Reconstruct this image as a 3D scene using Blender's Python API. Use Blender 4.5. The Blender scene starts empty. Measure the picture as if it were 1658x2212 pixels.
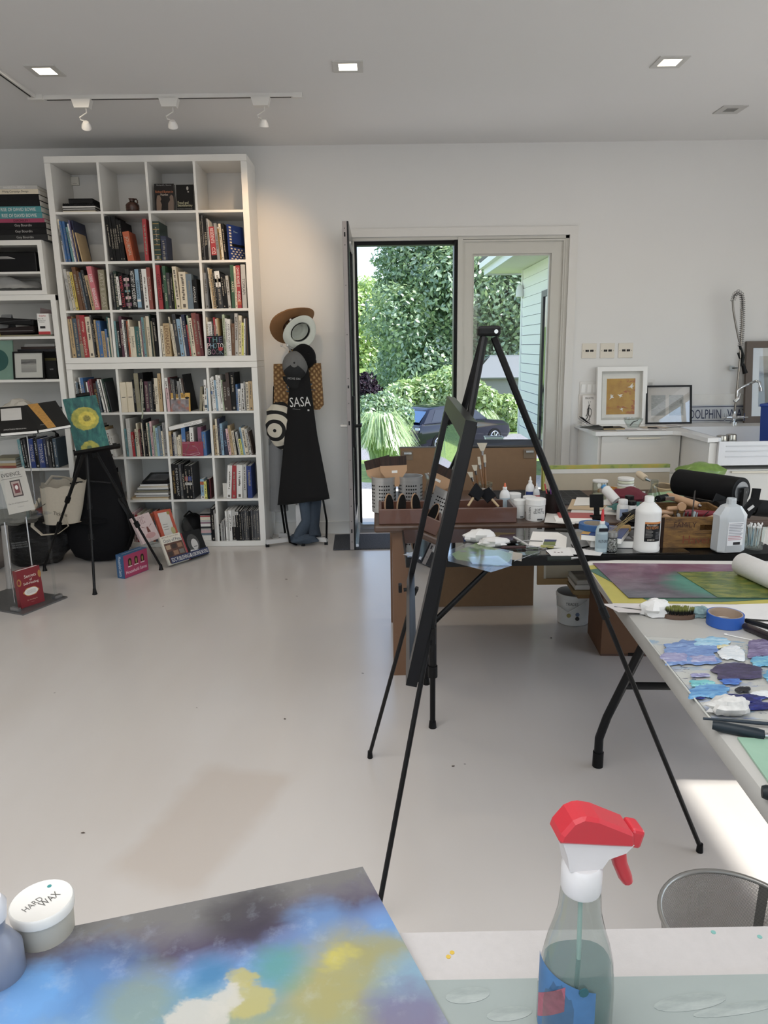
import bpy, bmesh, math, random
from mathutils import Vector, Matrix, Euler
random.seed(7)
SC = bpy.context.scene
COL = SC.collection
PI = math.pi
def rad(a): return a * PI / 180

# ---------------------------------------------------------------- camera
F_PX, PITCH, ROLL, YAW, EYE = 1571.0, rad(12.78), rad(-0.79), rad(0.30), 1.59
_fw = Vector((math.sin(YAW) * math.cos(PITCH), math.cos(YAW) * math.cos(PITCH), -math.sin(PITCH)))
_r0 = Vector((math.cos(YAW), -math.sin(YAW), 0)); _u0 = _r0.cross(_fw)
_rt = math.cos(ROLL) * _r0 + math.sin(ROLL) * _u0
_up = -math.sin(ROLL) * _r0 + math.cos(ROLL) * _u0
cam = bpy.data.cameras.new('camera'); cam_o = bpy.data.objects.new('camera', cam); COL.objects.link(cam_o)
cam.sensor_fit = 'VERTICAL'; cam.sensor_height = 36; cam.lens = F_PX / 2212 * 36
cam.clip_start = .02; cam.clip_end = 400
mw = Matrix((_rt, _up, -_fw)).transposed().to_4x4(); mw.translation = (0, 0, EYE); cam_o.matrix_world = mw
SC.camera = cam_o
def at(px, py, x=None, y=None, z=None):
    """point of the photograph's pixel on the plane x, y or z = const (1658 x 2212 frame)"""
    d = _rt * ((px - 829) / F_PX) - _up * ((py - 1106) / F_PX) + _fw
    o = Vector((0, 0, EYE))
    t = (x - o.x) / d.x if x is not None else (y - o.y) / d.y if y is not None else (z - o.z) / d.z
    return o + d * t

# ---------------------------------------------------------------- view, world, sun, daylight
SC.view_settings.view_transform = 'Standard'; SC.view_settings.look = 'None'
SC.view_settings.exposure = 0.0; SC.view_settings.gamma = 1.0; SC.view_settings.use_curve_mapping = False
SUN_EL, SUN_AZ = rad(55), rad(-15)          # azimuth from +x towards -y (behind the camera)
sun_dir = Vector((math.cos(SUN_EL) * math.cos(SUN_AZ), math.cos(SUN_EL) * math.sin(SUN_AZ), math.sin(SUN_EL)))
wd = bpy.data.worlds.new('world'); SC.world = wd; wd.use_nodes = True
nt = wd.node_tree; bg = nt.nodes['Background']
sky = nt.nodes.new('ShaderNodeTexSky'); sky.sky_type = 'NISHITA'; sky.sun_disc = False
sky.sun_elevation = SUN_EL; sky.sun_rotation = rad(105); sky.dust_density = 1.2; sky.ozone_density = 1.5
hs = nt.nodes.new('ShaderNodeHueSaturation'); hs.inputs['Saturation'].default_value = .85
nt.links.new(sky.outputs[0], hs.inputs['Color']); nt.links.new(hs.outputs[0], bg.inputs[0]); bg.inputs[1].default_value = 0.45
def lamp(name, kind, loc, energy, color=(1, 1, 1), to=None, **kw):
    l = bpy.data.lights.new(name, kind); l.energy = energy; l.color = color
    for k, v in kw.items(): setattr(l, k, v)
    o = bpy.data.objects.new(name, l); COL.objects.link(o); o.location = loc
    if to is not None: o.rotation_euler = (Vector(to) - Vector(loc)).to_track_quat('-Z', 'Y').to_euler()
    return o
lamp('sun', 'SUN', (0, 0, 30), 7.0, (1, .97, .93), to=Vector((0, 0, 30)) - sun_dir, angle=rad(1.2))
# daylight entering through the glazed right wall, the rear windows and the skylight
lamp('daylight_right', 'AREA', (4.50, 2.3, 1.45), 12, (.93, .97, 1), to=(0, 2.3, 1.35), shape='RECTANGLE', size=4.6, size_y=2.2)
lamp('daylight_rear', 'AREA', (-.6, -2.9, 1.55), 21, (.95, .975, 1), to=(-.6, 3, 1.5), shape='RECTANGLE', size=5.4, size_y=2.2)
lamp('added_roof_fill', 'AREA', (-1.2, .2, 3.125), 118, (.98, .985, 1), to=(-1.2, .2, 0), shape='RECTANGLE', size=4.2, size_y=3.2)  # unseen fill lamp added overhead to brighten the near floor, no real opening
lamp('daylight_skylight', 'AREA', (3.72, .86, 3.12), 20, (.92, .96, 1), to=(3.72, .86, 0), shape='RECTANGLE', size=.9, size_y=1.5)

# ---------------------------------------------------------------- materials
def hx(h):
    h = h.lstrip('#'); c = [int(h[i:i + 2], 16) / 255 for i in (0, 2, 4)]
    c = [v / 12.92 if v <= .04045 else ((v + .055) / 1.055) ** 2.4 for v in c]
    l = .25 * c[0] + .65 * c[1] + .1 * c[2]
    return tuple(l + (v - l) * .88 for v in c)
_mc = {}
class NG:
    """small node-graph helper"""
    def __init__(s, name):
        s.m = bpy.data.materials.new(name); s.m.use_nodes = True; s.t = s.m.node_tree; s.n = s.t.nodes
        s.b = s.n['Principled BSDF']; s.out = s.n['Material Output']
        s.tc = s.n.new('ShaderNodeTexCoord')
    def link(s, a, b): s.t.links.new(a, b)
    def new(s, k, **kw):
        n = s.n.new('ShaderNode' + k)
        for a, v in kw.items():
            if hasattr(n, a) and a not in ('inputs',): setattr(n, a, v)
        return n
    def mapping(s, src='Object', sc=(1, 1, 1), rot=(0, 0, 0), loc=(0, 0, 0)):
        n = s.new('Mapping'); s.link(s.tc.outputs[src], n.inputs[0])
        n.inputs['Scale'].default_value = sc; n.inputs['Rotation'].default_value = rot; n.inputs['Location'].default_value = loc
        return n.outputs[0]
    def noise(s, vec, sc=5, det=4, ro=.55, dist=0):
        n = s.new('TexNoise'); s.link(vec, n.inputs['Vector'])
        n.inputs['Scale'].default_value = sc; n.inputs['Detail'].default_value = det
        n.inputs['Roughness'].default_value = ro; n.inputs['Distortion'].default_value = dist
        return n.outputs['Fac']
    def ramp(s, fac, stops, interp='LINEAR'):
        n = s.new('ValToRGB'); s.link(fac, n.inputs[0]); n.color_ramp.interpolation = interp
        e = n.color_ramp.elements
        while len(e) < len(stops): e.new(.5)
        for i, (p, c) in enumerate(stops):
            e[i].position = p; c = hx(c) if isinstance(c, str) else c; e[i].color = (*c[:3], 1)
        return n.outputs[0]
    def mix(s, fac, a, b, blend='MIX'):
        n = s.new('Mix'); n.data_type = 'RGBA'; n.blend_type = blend
        ins = [i for i in n.inputs if i.enabled or True]
        f, A, B = n.inputs['Factor'], n.inputs[6], n.inputs[7]
        for v, i in ((fac, f), (a, A), (b, B)):
            if hasattr(v, 'links'): s.link(v, i)
            elif isinstance(v, str): i.default_value = (*hx(v), 1)
            elif isinstance(v, (int, float)): i.default_value = v
            else: i.default_value = (*v[:3], 1)
        return n.outputs[2]
    def math(s, op, a, b=0., c=None):
        n = s.new('Math'); n.operation = op
        for v, i in ((a, 0), (b, 1), (c, 2)):
            if v is None: continue
            if hasattr(v, 'links'): s.link(v, n.inputs[i])
            else: n.inputs[i].default_value = v
        return n.outputs[0]
    def sep(s, vec):
        n = s.new('SeparateXYZ'); s.link(vec, n.inputs[0]); return n.outputs
    def bump(s, h, st=.2, d=.01):
        n = s.new('Bump'); s.link(h, n.inputs['Height']); n.inputs['Strength'].default_value = st; n.inputs['Distance'].default_value = d
        s.link(n.outputs[0], s.b.inputs['Normal'])
    def col(s, c): s.link(c, s.b.inputs['Base Color'])
    def set(s, r=.5, m=0., **kw):
        s.b.inputs['Roughness'].default_value = r; s.b.inputs['Metallic'].default_value = m
        for k, v in kw.items(): s.b.inputs[k.replace('_', ' ')].default_value = v
        return s.m
def M(c, r=.55, m=0., var=.07, sc=14., bump=0., em=0., tr=0., alpha=1., coat=0.):
    """procedural colour with a little mottling; shared between callers"""
    k = (c, r, m, var, sc, bump, em, tr, alpha, coat)
    if k in _mc: return _mc[k]
    g = NG('mat_' + c.strip('#')); a = hx(c)
    f = g.noise(g.mapping(), sc, 3)
    g.col(g.mix(f, tuple(v * (1 - var) for v in a), tuple(min(1, v * (1 + var)) for v in a)))
    if bump: g.bump(g.noise(g.mapping(), sc * 4, 4), bump, .004)
    g.set(r, m)
    if max(a) < .03 and not coat: g.b.inputs['Specular IOR Level'].default_value = .22
    if em: g.b.inputs['Emission Color'].default_value = (*a, 1); g.b.inputs['Emission Strength'].default_value = em
    if tr: g.b.inputs['Transmission Weight'].default_value = tr
    if alpha < 1: g.b.inputs['Alpha'].default_value = alpha
    if coat: g.b.inputs['Coat Weight'].default_value = coat
    _mc[k] = g.m; return g.m
def pane_mat(name, tint=(1, 1, 1), refl=1.0, rough=.0):
    g = NG(name); tr = g.new('BsdfTransparent'); tr.inputs[0].default_value = (*tint, 1)
    gl = g.new('BsdfGlossy'); gl.inputs['Roughness'].default_value = rough
    lw = g.new('LayerWeight'); fr = g.math('ADD', g.math('MULTIPLY', g.math('POWER', lw.outputs['Facing'], 5.), .85), .045)
    mx = g.new('MixShader'); g.link(g.math('MINIMUM', g.math('MULTIPLY', fr, refl), 1.), mx.inputs[0])
    g.link(tr.outputs[0], mx.inputs[1]); g.link(gl.outputs[0], mx.inputs[2]); g.link(mx.outputs[0], g.out.inputs[0])
    return g.m
GLASS = pane_mat('window_glass', (.98, .985, .98), .9)
CLEAR = pane_mat('clear_acrylic', (.97, .98, .98), .6)
FILM = pane_mat('clear_film', (.96, .97, .97), .9, .1)
JARG = pane_mat('jar_glass', (.91, .94, .93), 1.4)
def wood(name, c1, c2, sc=1., rough=.5, axis=0, bump=.15, coat=0):
    g = NG(name); s = [22 * sc] * 3; s[axis] = 1.6 * sc
    v = g.mapping('Object', tuple(s)); n = g.noise(v, 1.6, 6, .6, .8); n2 = g.noise(g.mapping('Object', (3, 3, 3)), 2, 3)
    g.col(g.mix(n2, g.ramp(n, [(.3, c1), (.7, c2)]), g.ramp(n, [(.35, c2), (.75, c1)])))
    g.bump(n, bump, .003); m = g.set(rough); g.b.inputs['Coat Weight'].default_value = coat
    return m

# ---------------------------------------------------------------- mesh building
class MB:
    def __init__(s): s.v = []; s.f = []; s.m = Matrix.Identity(4)
    def _add(s, vs, fs):
        b = len(s.v); s.v += [tuple(s.m @ Vector(v)) for v in vs]; s.f += [tuple(b + i for i in f) for f in fs]; return s
    def box(s, c, d, r=None, bev=0.):
        x, y, z = d[0] / 2, d[1] / 2, d[2] / 2
        R = Matrix.Translation(Vector(c)) @ (Euler(r).to_matrix().to_4x4() if r else Matrix.Identity(4))
        if not bev:
            vs = [(i, j, k) for i in (-x, x) for j in (-y, y) for k in (-z, z)]
            return s._add([R @ Vector(v) for v in vs], [(0, 1, 3, 2), (4, 6, 7, 5), (0, 4, 5, 1), (2, 3, 7, 6), (0, 2, 6, 4), (1, 5, 7, 3)])
        bm = bmesh.new(); bmesh.ops.create_cube(bm, size=1)
        for v in bm.verts: v.co = Vector((v.co.x * d[0], v.co.y * d[1], v.co.z * d[2]))
        bmesh.ops.bevel(bm, geom=list(bm.edges), offset=bev, segments=2, affect='EDGES', profile=.5)
        bm.verts.index_update(); s._add([R @ v.co for v in bm.verts], [[v.index for v in f.verts] for f in bm.faces]); bm.free(); return s
    def bx(s, a, b): return s.box([(a[i] + b[i]) / 2 for i in range(3)], [abs(b[i] - a[i]) for i in range(3)])
    def cyl(s, a, b, r, r2=None, n=12, cap=True):
        a, b = Vector(a), Vector(b); r2 = r if r2 is None else r2; d = (b - a).normalized()
        u = d.orthogonal().normalized(); w = d.cross(u); vs = []
        for i in range(n):
            t = 2 * PI * i / n; e = u * math.cos(t) + w * math.sin(t); vs += [a + e * r, b + e * r2]
        fs = [(2 * i, 2 * ((i + 1) % n), 2 * ((i + 1) % n) + 1, 2 * i + 1) for i in range(n)]
        if cap: fs += [tuple(2 * i for i in reversed(range(n))), tuple(2 * i + 1 for i in range(n))]
        return s._add(vs, fs)
    def lathe(s, prof, n=20, c=(0, 0, 0), sy=1., cap=True):
        """prof: (radius, z) from bottom to top"""
        vs = []; k = len(prof)
        for i in range(n):
            t = 2 * PI * i / n
            vs += [(c[0] + r * math.cos(t), c[1] + sy * r * math.sin(t), c[2] + z) for r, z in prof]
        fs = [(i * k + j, ((i + 1) % n) * k + j, ((i + 1) % n) * k + j + 1, i * k + j + 1) for i in range(n) for j in range(k - 1)]
        if cap:
            if prof[0][0] > 1e-6: fs.append(tuple(i * k for i in reversed(range(n))))
            if prof[-1][0] > 1e-6: fs.append(tuple(i * k + k - 1 for i in range(n)))
        return s._add(vs, fs)
    def tube(s, pts, r, n=8, cap=True, flat=1.):
        pts = [Vector(p) for p in pts]; rs = r if isinstance(r, (list, tuple)) else [r] * len(pts)
        vs = []; u = None
        for i, p in enumerate(pts):
            d = (pts[min(i + 1, len(pts) - 1)] - pts[max(i - 1, 0)])
            d = d.normalized() if d.length > 1e-9 else Vector((0, 0, 1))
            u = d.orthogonal().normalized() if u is None else (u - d * u.dot(d)).normalized()
            w = d.cross(u)
            vs += [p + (u * math.cos(2 * PI * j / n) + w * flat * math.sin(2 * PI * j / n)) * rs[i] for j in range(n)]
        fs = [(i * n + j, i * n + (j + 1) % n, (i + 1) * n + (j + 1) % n, (i + 1) * n + j) for i in range(len(pts) - 1) for j in range(n)]
        if cap: fs += [tuple(reversed(range(n))), tuple((len(pts) - 1) * n + j for j in range(n))]
        return s._add(vs, fs)
    def prism(s, poly, h, base=0., M4=None):
        """poly in local xy, extruded from base to base+h along z, then M4"""
        n = len(poly); X = M4 or Matrix.Identity(4)
        vs = [X @ Vector((p[0], p[1], base)) for p in poly] + [X @ Vector((p[0], p[1], base + h)) for p in poly]
        return s._add(vs, [tuple(reversed(range(n))), tuple(range(n, 2 * n))] + [(i, (i + 1) % n, n + (i + 1) % n, n + i) for i in range(n)])
    def slab(s, pts, th):
        """flat polygon of 3-d points, thickened by th along its normal (downwards)"""
        p = [Vector(q) for q in pts]; nn = (p[1] - p[0]).cross(p[2] - p[0]).normalized(); n = len(p)
        vs = p + [q - nn * th for q in p]
        return s._add(vs, [tuple(range(n)), tuple(reversed(range(n, 2 * n)))] + [(i, n + i, n + (i + 1) % n, (i + 1) % n) for i in range(n)])
    def grid(s, fn, nu, nv, closed=False):
        vs = [fn(i / nu, j / nv) for i in range(nu + (0 if closed else 1)) for j in range(nv + 1)]; w = nv + 1; N = nu if closed else nu + 1
        return s._add(vs, [(i * w + j, ((i + 1) % N) * w + j, ((i + 1) % N) * w + j + 1, i * w + j + 1) for i in range(nu) for j in range(nv)])
    def ball(s, c, r, n=10, m=6, sc=(1, 1, 1)):
        def fn(u, v):
            a, b = 2 * PI * u, PI * (v - .5)
            return (c[0] + r * sc[0] * math.cos(b) * math.cos(a), c[1] + r * sc[1] * math.cos(b) * math.sin(a), c[2] + r * sc[2] * math.sin(b))
        return s.grid(fn, n, m, True)
    def mesh(s, name, mat, smooth=None):
        me = bpy.data.meshes.new(name); me.from_pydata(s.v, [], s.f); me.materials.append(mat)
        if smooth:
            me.shade_smooth(); me.set_sharp_from_angle(angle=rad(smooth))
        return me
    def part(s, name, mat, parent, smooth=None, label=None, kind=None):
        o = bpy.data.objects.new(name, s.mesh(name, mat, smooth)); COL.objects.link(o); o.parent = parent
        if label: o['label'] = label
        if kind: o['kind'] = kind
        return o
    def thing(s, name, mat, label, cat, loc=(0, 0, 0), rot=None, group=None, smooth=None, kind=None):
        o = bpy.data.objects.new(name, s.mesh(name, mat, smooth)); COL.objects.link(o); o.location = loc
        if rot: o.rotation_euler = rot
        if kind != 'structure': o['label'] = label; o['category'] = cat
        if group: o['group'] = group
        if kind: o['kind'] = kind
        return o
def T(name, label, cat, loc=(0, 0, 0), rot=(0, 0, 0), group=None):
    o = bpy.data.objects.new(name, None); COL.objects.link(o); o.location = loc; o.rotation_euler = rot
    o.empty_display_size = .05; o['label'] = label; o['category'] = cat
    if group: o['group'] = group
    return o
def struct(name, mb, mat, parent=None, smooth=None, label=None):
    o = bpy.data.objects.new(name, mb.mesh(name, mat, smooth)); COL.objects.link(o)
    if parent: o.parent = parent
    else: o['kind'] = 'structure'
    if label: o['label'] = label
    return o
def copy_tree(o, parent=None, **props):
    c = o.copy(); COL.objects.link(c)
    if parent: c.parent = parent
    for k, v in props.items(): c[k] = v
    for ch in o.children: copy_tree(ch, c)
    return c
_tx = {}
def text_mesh(s):
    if s in _tx: return _tx[s]
    cu = bpy.data.curves.new('t', 'FONT'); cu.body = s; cu.size = 1; cu.align_x = 'CENTER'; cu.align_y = 'CENTER'; cu.resolution_u = 2
    ob = bpy.data.objects.new('t', cu); me = bpy.data.meshes.new_from_object(ob)
    vs = [v.co.copy() for v in me.vertices]; fs = [tuple(p.vertices) for p in me.polygons]
    bpy.data.objects.remove(ob); bpy.data.meshes.remove(me)
    if not vs: _tx[s] = ([], [], 1, 1); return _tx[s]
    x0, x1 = min(v.x for v in vs), max(v.x for v in vs); y0, y1 = min(v.y for v in vs), max(v.y for v in vs)
    vs = [Vector((v.x - (x0 + x1) / 2, v.y - (y0 + y1) / 2, 0)) for v in vs]
    _tx[s] = (vs, fs, x1 - x0, y1 - y0); return _tx[s]
def text(s, L, H, mat, parent, X, name='lettering'):
    """flat lettering fitted into L x H, X: 4x4 placing text x / y / normal"""
    vs, fs, w, h = text_mesh(s)
    if not vs: return None
    k = min(H / h, 99); kx = min(k, L / w); kx = max(kx, k * .45) if kx < k else k
    if kx * w > L: k = k * L / (kx * w); kx = L / w
    me = bpy.data.meshes.new(name); me.from_pydata([tuple(X @ Vector((v.x * kx, v.y * k, 0))) for v in vs], [], fs); me.materials.append(mat)
    o = bpy.data.objects.new(name, me); COL.objects.link(o); o.parent = parent
    return o
def frame(o, ex, ey):
    """matrix with origin o, text-x along ex and text-y along ey"""
    ex = Vector(ex).normalized(); ey = Vector(ey); ey = (ey - ex * ey.dot(ex)).normalized(); ez = ex.cross(ey)
    m = Matrix((ex, ey, ez)).transposed().to_4x4(); m.translation = Vector(o); return m

WHITE = M('#e9e8e4', .5, var=.02)
LACQ = M('#e6e4de', .32, var=.015)
BLACK = M('#0b0b0c', .45, var=.2)
BLKMET = M('#101011', .38, var=.15)
STEEL = M('#b9bbbd', .25, 1., var=.06)
CHROME = M('#cfd2d5', .1, 1., var=.03)
PAPER = M('#ece9e2', .8, var=.04, sc=30)
KRAFT = M('#8a6a48', .85, var=.10, sc=40)
# ================================================================ room shell
YW = 6.20; HC = 3.14; XL, XR, YR = -5.0, 4.6, -3.0
g = NG('painted_concrete_floor')
v = g.mapping(); n1 = g.noise(v, .9, 2, .4); n2 = g.noise(g.mapping('Object', (1, .3, 1)), 2.4, 3, .5); n3 = g.noise(v, 60, 3)
c = g.mix(n1, '#c6bfb8', '#cfc9c3')
c = g.mix(g.math('MULTIPLY', g.ramp(n2, [(.4, (0, 0, 0)), (.85, (1, 1, 1))]), .3), c, '#b3a494')
# a worn patch of undercoat and a few scuffs, both part of the paint
sx, sy, sz = g.sep(g.mapping('Object', (1, 1, 1), (0, 0, rad(18)), (0, 0, 0)))
dx = g.math('ABSOLUTE', g.math('SUBTRACT', sx, -1.28)); dy = g.math('ABSOLUTE', g.math('SUBTRACT', sy, 1.92))
wob = g.math('MULTIPLY', g.math('SUBTRACT', g.noise(v, 3, 3), .5), .2)
inx = g.ramp(g.math('ADD', dx, wob), [(.13, (1, 1, 1)), (.2, (0, 0, 0))]); iny = g.ramp(g.math('ADD', dy, wob), [(.28, (1, 1, 1)), (.36, (0, 0, 0))])
c = g.mix(g.math('MULTIPLY', g.math('MULTIPLY', inx, iny), .3), c, '#b09a84')
dots = g.ramp(g.noise(g.mapping('Object', (1, 1, 1), (0, 0, 0), (3, 1, 0)), 17, 1), [(.80, (0, 0, 0)), (.81, (1, 1, 1))])
c = g.mix(g.math('MULTIPLY', dots, .6), c, '#5d564f')
g.col(c); g.bump(n3, .015, .002)
g.set(.21)
FLOORM = g.m
struct('floor', MB().bx((XL, YR, -.1), (XR, YW + .16, 0)), FLOORM)
WALLM = M('#dad9d6', .85, var=.015, sc=3)
CEILM = M('#dcdbd9', .9, var=.012, sc=2)
TRIMM = M('#d6d4cf', .42, var=.015)
FRAMEM = M('#c4c2b9', .5, var=.02)
# ceiling with a skylight shaft over the right-hand tables (outside the picture)
SKX0, SKX1, SKY0, SKY1 = 3.22, 4.2, .1, 1.84
struct('ceiling', MB().bx((XL, YR, HC), (SKX0, YW, HC + .3)).bx((SKX1, YR, HC), (XR, YW, HC + .3)).bx((SKX0, YR, HC), (SKX1, SKY0, HC + .3)).bx((SKX0, SKY1, HC), (SKX1, YW, HC + .3)), CEILM)
OX0, OX1, OZ = -.20, 1.56, 2.45
struct('wall_back', MB().bx((XL, YW, 0), (OX0, YW + .16, HC)).bx((OX1, YW, 0), (XR, YW + .16, HC)).bx((OX0, YW, OZ), (OX1, YW + .16, HC)), WALLM)
struct('wall_left', MB().bx((XL - .15, YR, 0), (XL, YW + .16, HC)), WALLM)
WY0, WY1, WZ0, WZ1 = .0, 4.6, .3, 2.5
struct('wall_right', MB().bx((XR, YR, 0), (XR + .15, WY0, HC)).bx((XR, WY1, 0), (XR + .15, YW + .16, HC)).bx((XR, WY0, 0), (XR + .15, WY1, WZ0)).bx((XR, WY0, WZ1), (XR + .15, WY1, HC)), WALLM)
struct('wall_rear', MB().bx((XL, YR - .15, 0), (-3.3, YR, HC)).bx((2.1, YR - .15, 0), (XR, YR, HC)).bx((-3.3, YR - .15, 0), (2.1, YR, .4)).bx((-3.3, YR - .15, 2.7), (2.1, YR, HC)), WALLM)
def glazed(name, a, b, n, axis):
    w = MB(); lo, hi = Vector(a), Vector(b); t = .06
    for k in range(n + 1):
        u = lo[axis] + (hi[axis] - lo[axis]) * k / n; c1, c2 = Vector(a), Vector(b); c1[axis], c2[axis] = u - t / 2, u + t / 2
        w.bx(c1, c2)
    for z in (lo.z, hi.z - t):
        c1, c2 = Vector(a), Vector(b); c1.z, c2.z = z, z + t; w.bx(c1, c2)
    o = struct(name, w, FRAMEM)
    for k in range(n):
        c1, c2 = Vector(a), Vector(b); o2 = 1 - axis
        c1[axis] = lo[axis] + (hi[axis] - lo[axis]) * k / n + t / 2; c2[axis] = lo[axis] + (hi[axis] - lo[axis]) * (k + 1) / n - t / 2
        m = (lo[o2] + hi[o2]) / 2; c1[o2], c2[o2] = m - .004, m + .004; c1.z += t; c2.z -= t
        struct('pane', MB().bx(c1, c2), GLASS, o)
glazed('window_2', (XR + .05, WY0, WZ0), (XR + .1, WY1, WZ1), 4, 1)
glazed('window_3', (-3.3, YR - .1, .4), (2.1, YR - .05, 2.7), 4, 0)
o = struct('window_4', MB().bx((SKX0 - .05, SKY0 - .05, HC + .3), (SKX1 + .05, SKY0, HC + .38)).bx((SKX0 - .05, SKY1, HC + .3), (SKX1 + .05, SKY1 + .05, HC + .38)).bx((SKX0 - .05, SKY0, HC + .3), (SKX0, SKY1, HC + .38)).bx((SKX1, SKY0, HC + .3), (SKX1 + .05, SKY1, HC + .38)), FRAMEM)
struct('pane', MB().bx((SKX0, SKY0, HC + .34), (SKX1, SKY1, HC + .35)), GLASS, o)
struct('added_ceiling_panel', MB().bx((-3.3, -1.4, HC - .008), (.9, 1.8, HC - .001)), M('#e9e8e4', .6, var=.01))  # opaque ceiling panel added above the overhead fill lamp, not a window
# baseboards, door and sidelight casing
struct('baseboard_back', MB().bx((-.92, YW - .014, 0), (-.262, YW, .105)).bx((-.92, YW - .017, .098), (-.262, YW, .107)), TRIMM)
struct('baseboard_left', MB().bx((XL, YR, 0), (XL + .014, YW, .105)), TRIMM)
struct('trim_1', MB().bx((1.558, YW - .02, 0), (1.625, YW, 2.517)), TRIMM)
struct('trim_2', MB().bx((-.265, YW - .02, 2.452), (1.558, YW, 2.517)), TRIMM)
struct('trim_3', MB().bx((-.265, YW - .02, 0), (-.2, YW, 2.452)), TRIMM)
w = MB().bx((.66, YW - .005, .06), (.70, YW + .15, OZ)).bx((OX0, YW, OZ - .022), (OX1, YW + .15, OZ)).bx((OX0, YW + .02, .02), (OX0 + .02, YW + .15, OZ)).bx((1.53, YW, .02), (OX1, YW + .15, OZ))
struct('door_frame', w, FRAMEM)
struct('door_stop', MB().bx((.632, YW + .02, .07), (.66, YW + .14, OZ - .022)).bx((OX0 + .02, YW + .05, OZ - .052), (.66, YW + .14, OZ - .022)).bx((OX0 + .02, YW + .07, .07), (OX0 + .04, YW + .14, OZ - .05)), BLACK).name = 'trim_4'
o = struct('threshold', MB().bx((OX0, YW + .0, 0), (.66, YW + .15, .035)).bx((OX0, YW + .05, .035), (.66, YW + .15, .062)), M('#8d8d8e', .35, .8)); o.name = 'trim_5'
# fixed sidelight
wo = struct('window_1', MB().bx((.70, YW + .02, .03), (.782, YW + .08, 2.425)).bx((1.425, YW + .02, .03), (1.53, YW + .08, 2.425)).bx((.782, YW + .02, 2.318), (1.425, YW + .08, 2.425)).bx((.782, YW + .02, .03), (1.425, YW + .08, .27)), FRAMEM)
b = MB()
for (x0, x1, z0, z1) in ((.782, .796, .27, 2.318), (1.411, 1.425, .27, 2.318), (.796, 1.411, 2.304, 2.318), (.796, 1.411, .27, .284)): b.bx((x0, YW + .035, z0), (x1, YW + .07, z1))
struct('glazing_bead', b, M('#bdbbb2', .5), wo)
b = MB()
for (x0, x1, z0, z1) in ((.70, .71, .03, 2.425), (1.515, 1.53, .03, 2.425), (.71, 1.515, 2.41, 2.425)): b.bx((x0, YW + .005, z0), (x1, YW + .02, z1))
struct('frame_moulding', b, FRAMEM, wo)
struct('pane', MB().bx((.79, YW + .05, .28), (1.418, YW + .056, 2.31)), GLASS, wo)
# open door leaf, swung into the room
DX0, DX1, DY0, DY1, DZ0, DZ1 = -.235, -.192, 5.375, 6.185, .078, 2.448
dr = bpy.data.objects.new('door_1', None); COL.objects.link(dr); dr['kind'] = 'structure'
DARK = M('#17171a', .35, var=.15)
MB().bx((DX0, DY0 + .004, DZ0), (DX1, DY0 + .11, DZ1)).part('stile', DARK, dr)
MB().bx((DX0, DY1 - .09, DZ0), (DX1, DY1, DZ1)).part('stile', DARK, dr)
MB().bx((DX0, DY0 + .11, DZ1 - .12), (DX1, DY1 - .09, DZ1)).part('rail', M('#8e8b87', .3, .3), dr)
MB().bx((DX0, DY0 + .11, DZ0), (DX1, DY1 - .09, DZ0 + .2)).part('rail', DARK, dr)
MB().bx((DX0 + .016, DY0 + .11, DZ0 + .2), (DX0 + .027, DY1 - .09, DZ1 - .12)).part('pane', GLASS, dr)
ed = MB().bx((DX0 + .001, DY0, DZ0), (DX1 - .012, DY0 + .004, DZ1)).part('edge_plate', M('#8d8684', .4, .35), dr, label='grey metal latch edge plate')
for z in (2.40, 2.29, 2.02, 1.68, 1.37, 1.19, .77, .55, .42, .30, .14): MB().cyl((DX0 + .016, DY0, z), (DX0 + .016, DY0 - .002, z), .004, n=8).part('screw', M('#4c4947', .4, .6), ed)
for z, h in ((2.345, .03), (1.30, .02), (1.03, .03), (.21, .03)): MB().bx((DX0 + .011, DY0 - .0015, z), (DX0 + .021, DY0, z + h)).part('latch_slot', BLACK, ed)
h = MB().bx((DX1, DY0 + .03, .86), (DX1 + .014, DY0 + .075, 1.24)).part('escutcheon', BLACK, dr)
MB().cyl((DX1 + .014, DY0 + .05, 1.02), (DX1 + .06, DY0 + .05, 1.02), .012).cyl((DX1 + .055, DY0 + .045, 1.02), (DX1 + .055, DY0 + .17, 1.02), .010).part('lever_handle', BLACK, h, 40)
MB().bx((DX1, DY0 + .04, DZ0 + .012), (DX1 + .022, DY1 - .05, DZ0 + .034)).part('drip_bar', M('#c9ccd2', .2, .9), dr)
MB().bx((DX1 - .004, DY0 + .1, DZ1 - .135), (DX1 + .012, DY1 - .1, DZ1 - .12)).part('glazing_bead', M('#c9c8c6', .4), dr)
MB().cyl((DX0, DY0 + .05, 1.02), (DX0 - .05, DY0 + .05, 1.02), .011).cyl((DX0 - .045, DY0 + .05, 1.02), (DX0 - .045, DY0 + .16, 1.02), .009).part('inner_lever', TRIMM, dr, 40)
# doormat
g = NG('mat_weave'); v = g.mapping('Object', (1, 3, 1)); n = g.noise(v, 90, 3, .7)
g.col(g.ramp(n, [(.3, '#26272b'), (.75, '#5a5c63')])); g.bump(n, .6, .006); g.set(.95)
MB().box((0, 0, .006), (1.05, .47, .012), bev=.004).thing('door_mat', g.m, 'dark grey rectangular doormat lying inside the open door', 'doormat', (.135, 5.885, .001), (0, 0, rad(1.5)))
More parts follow.
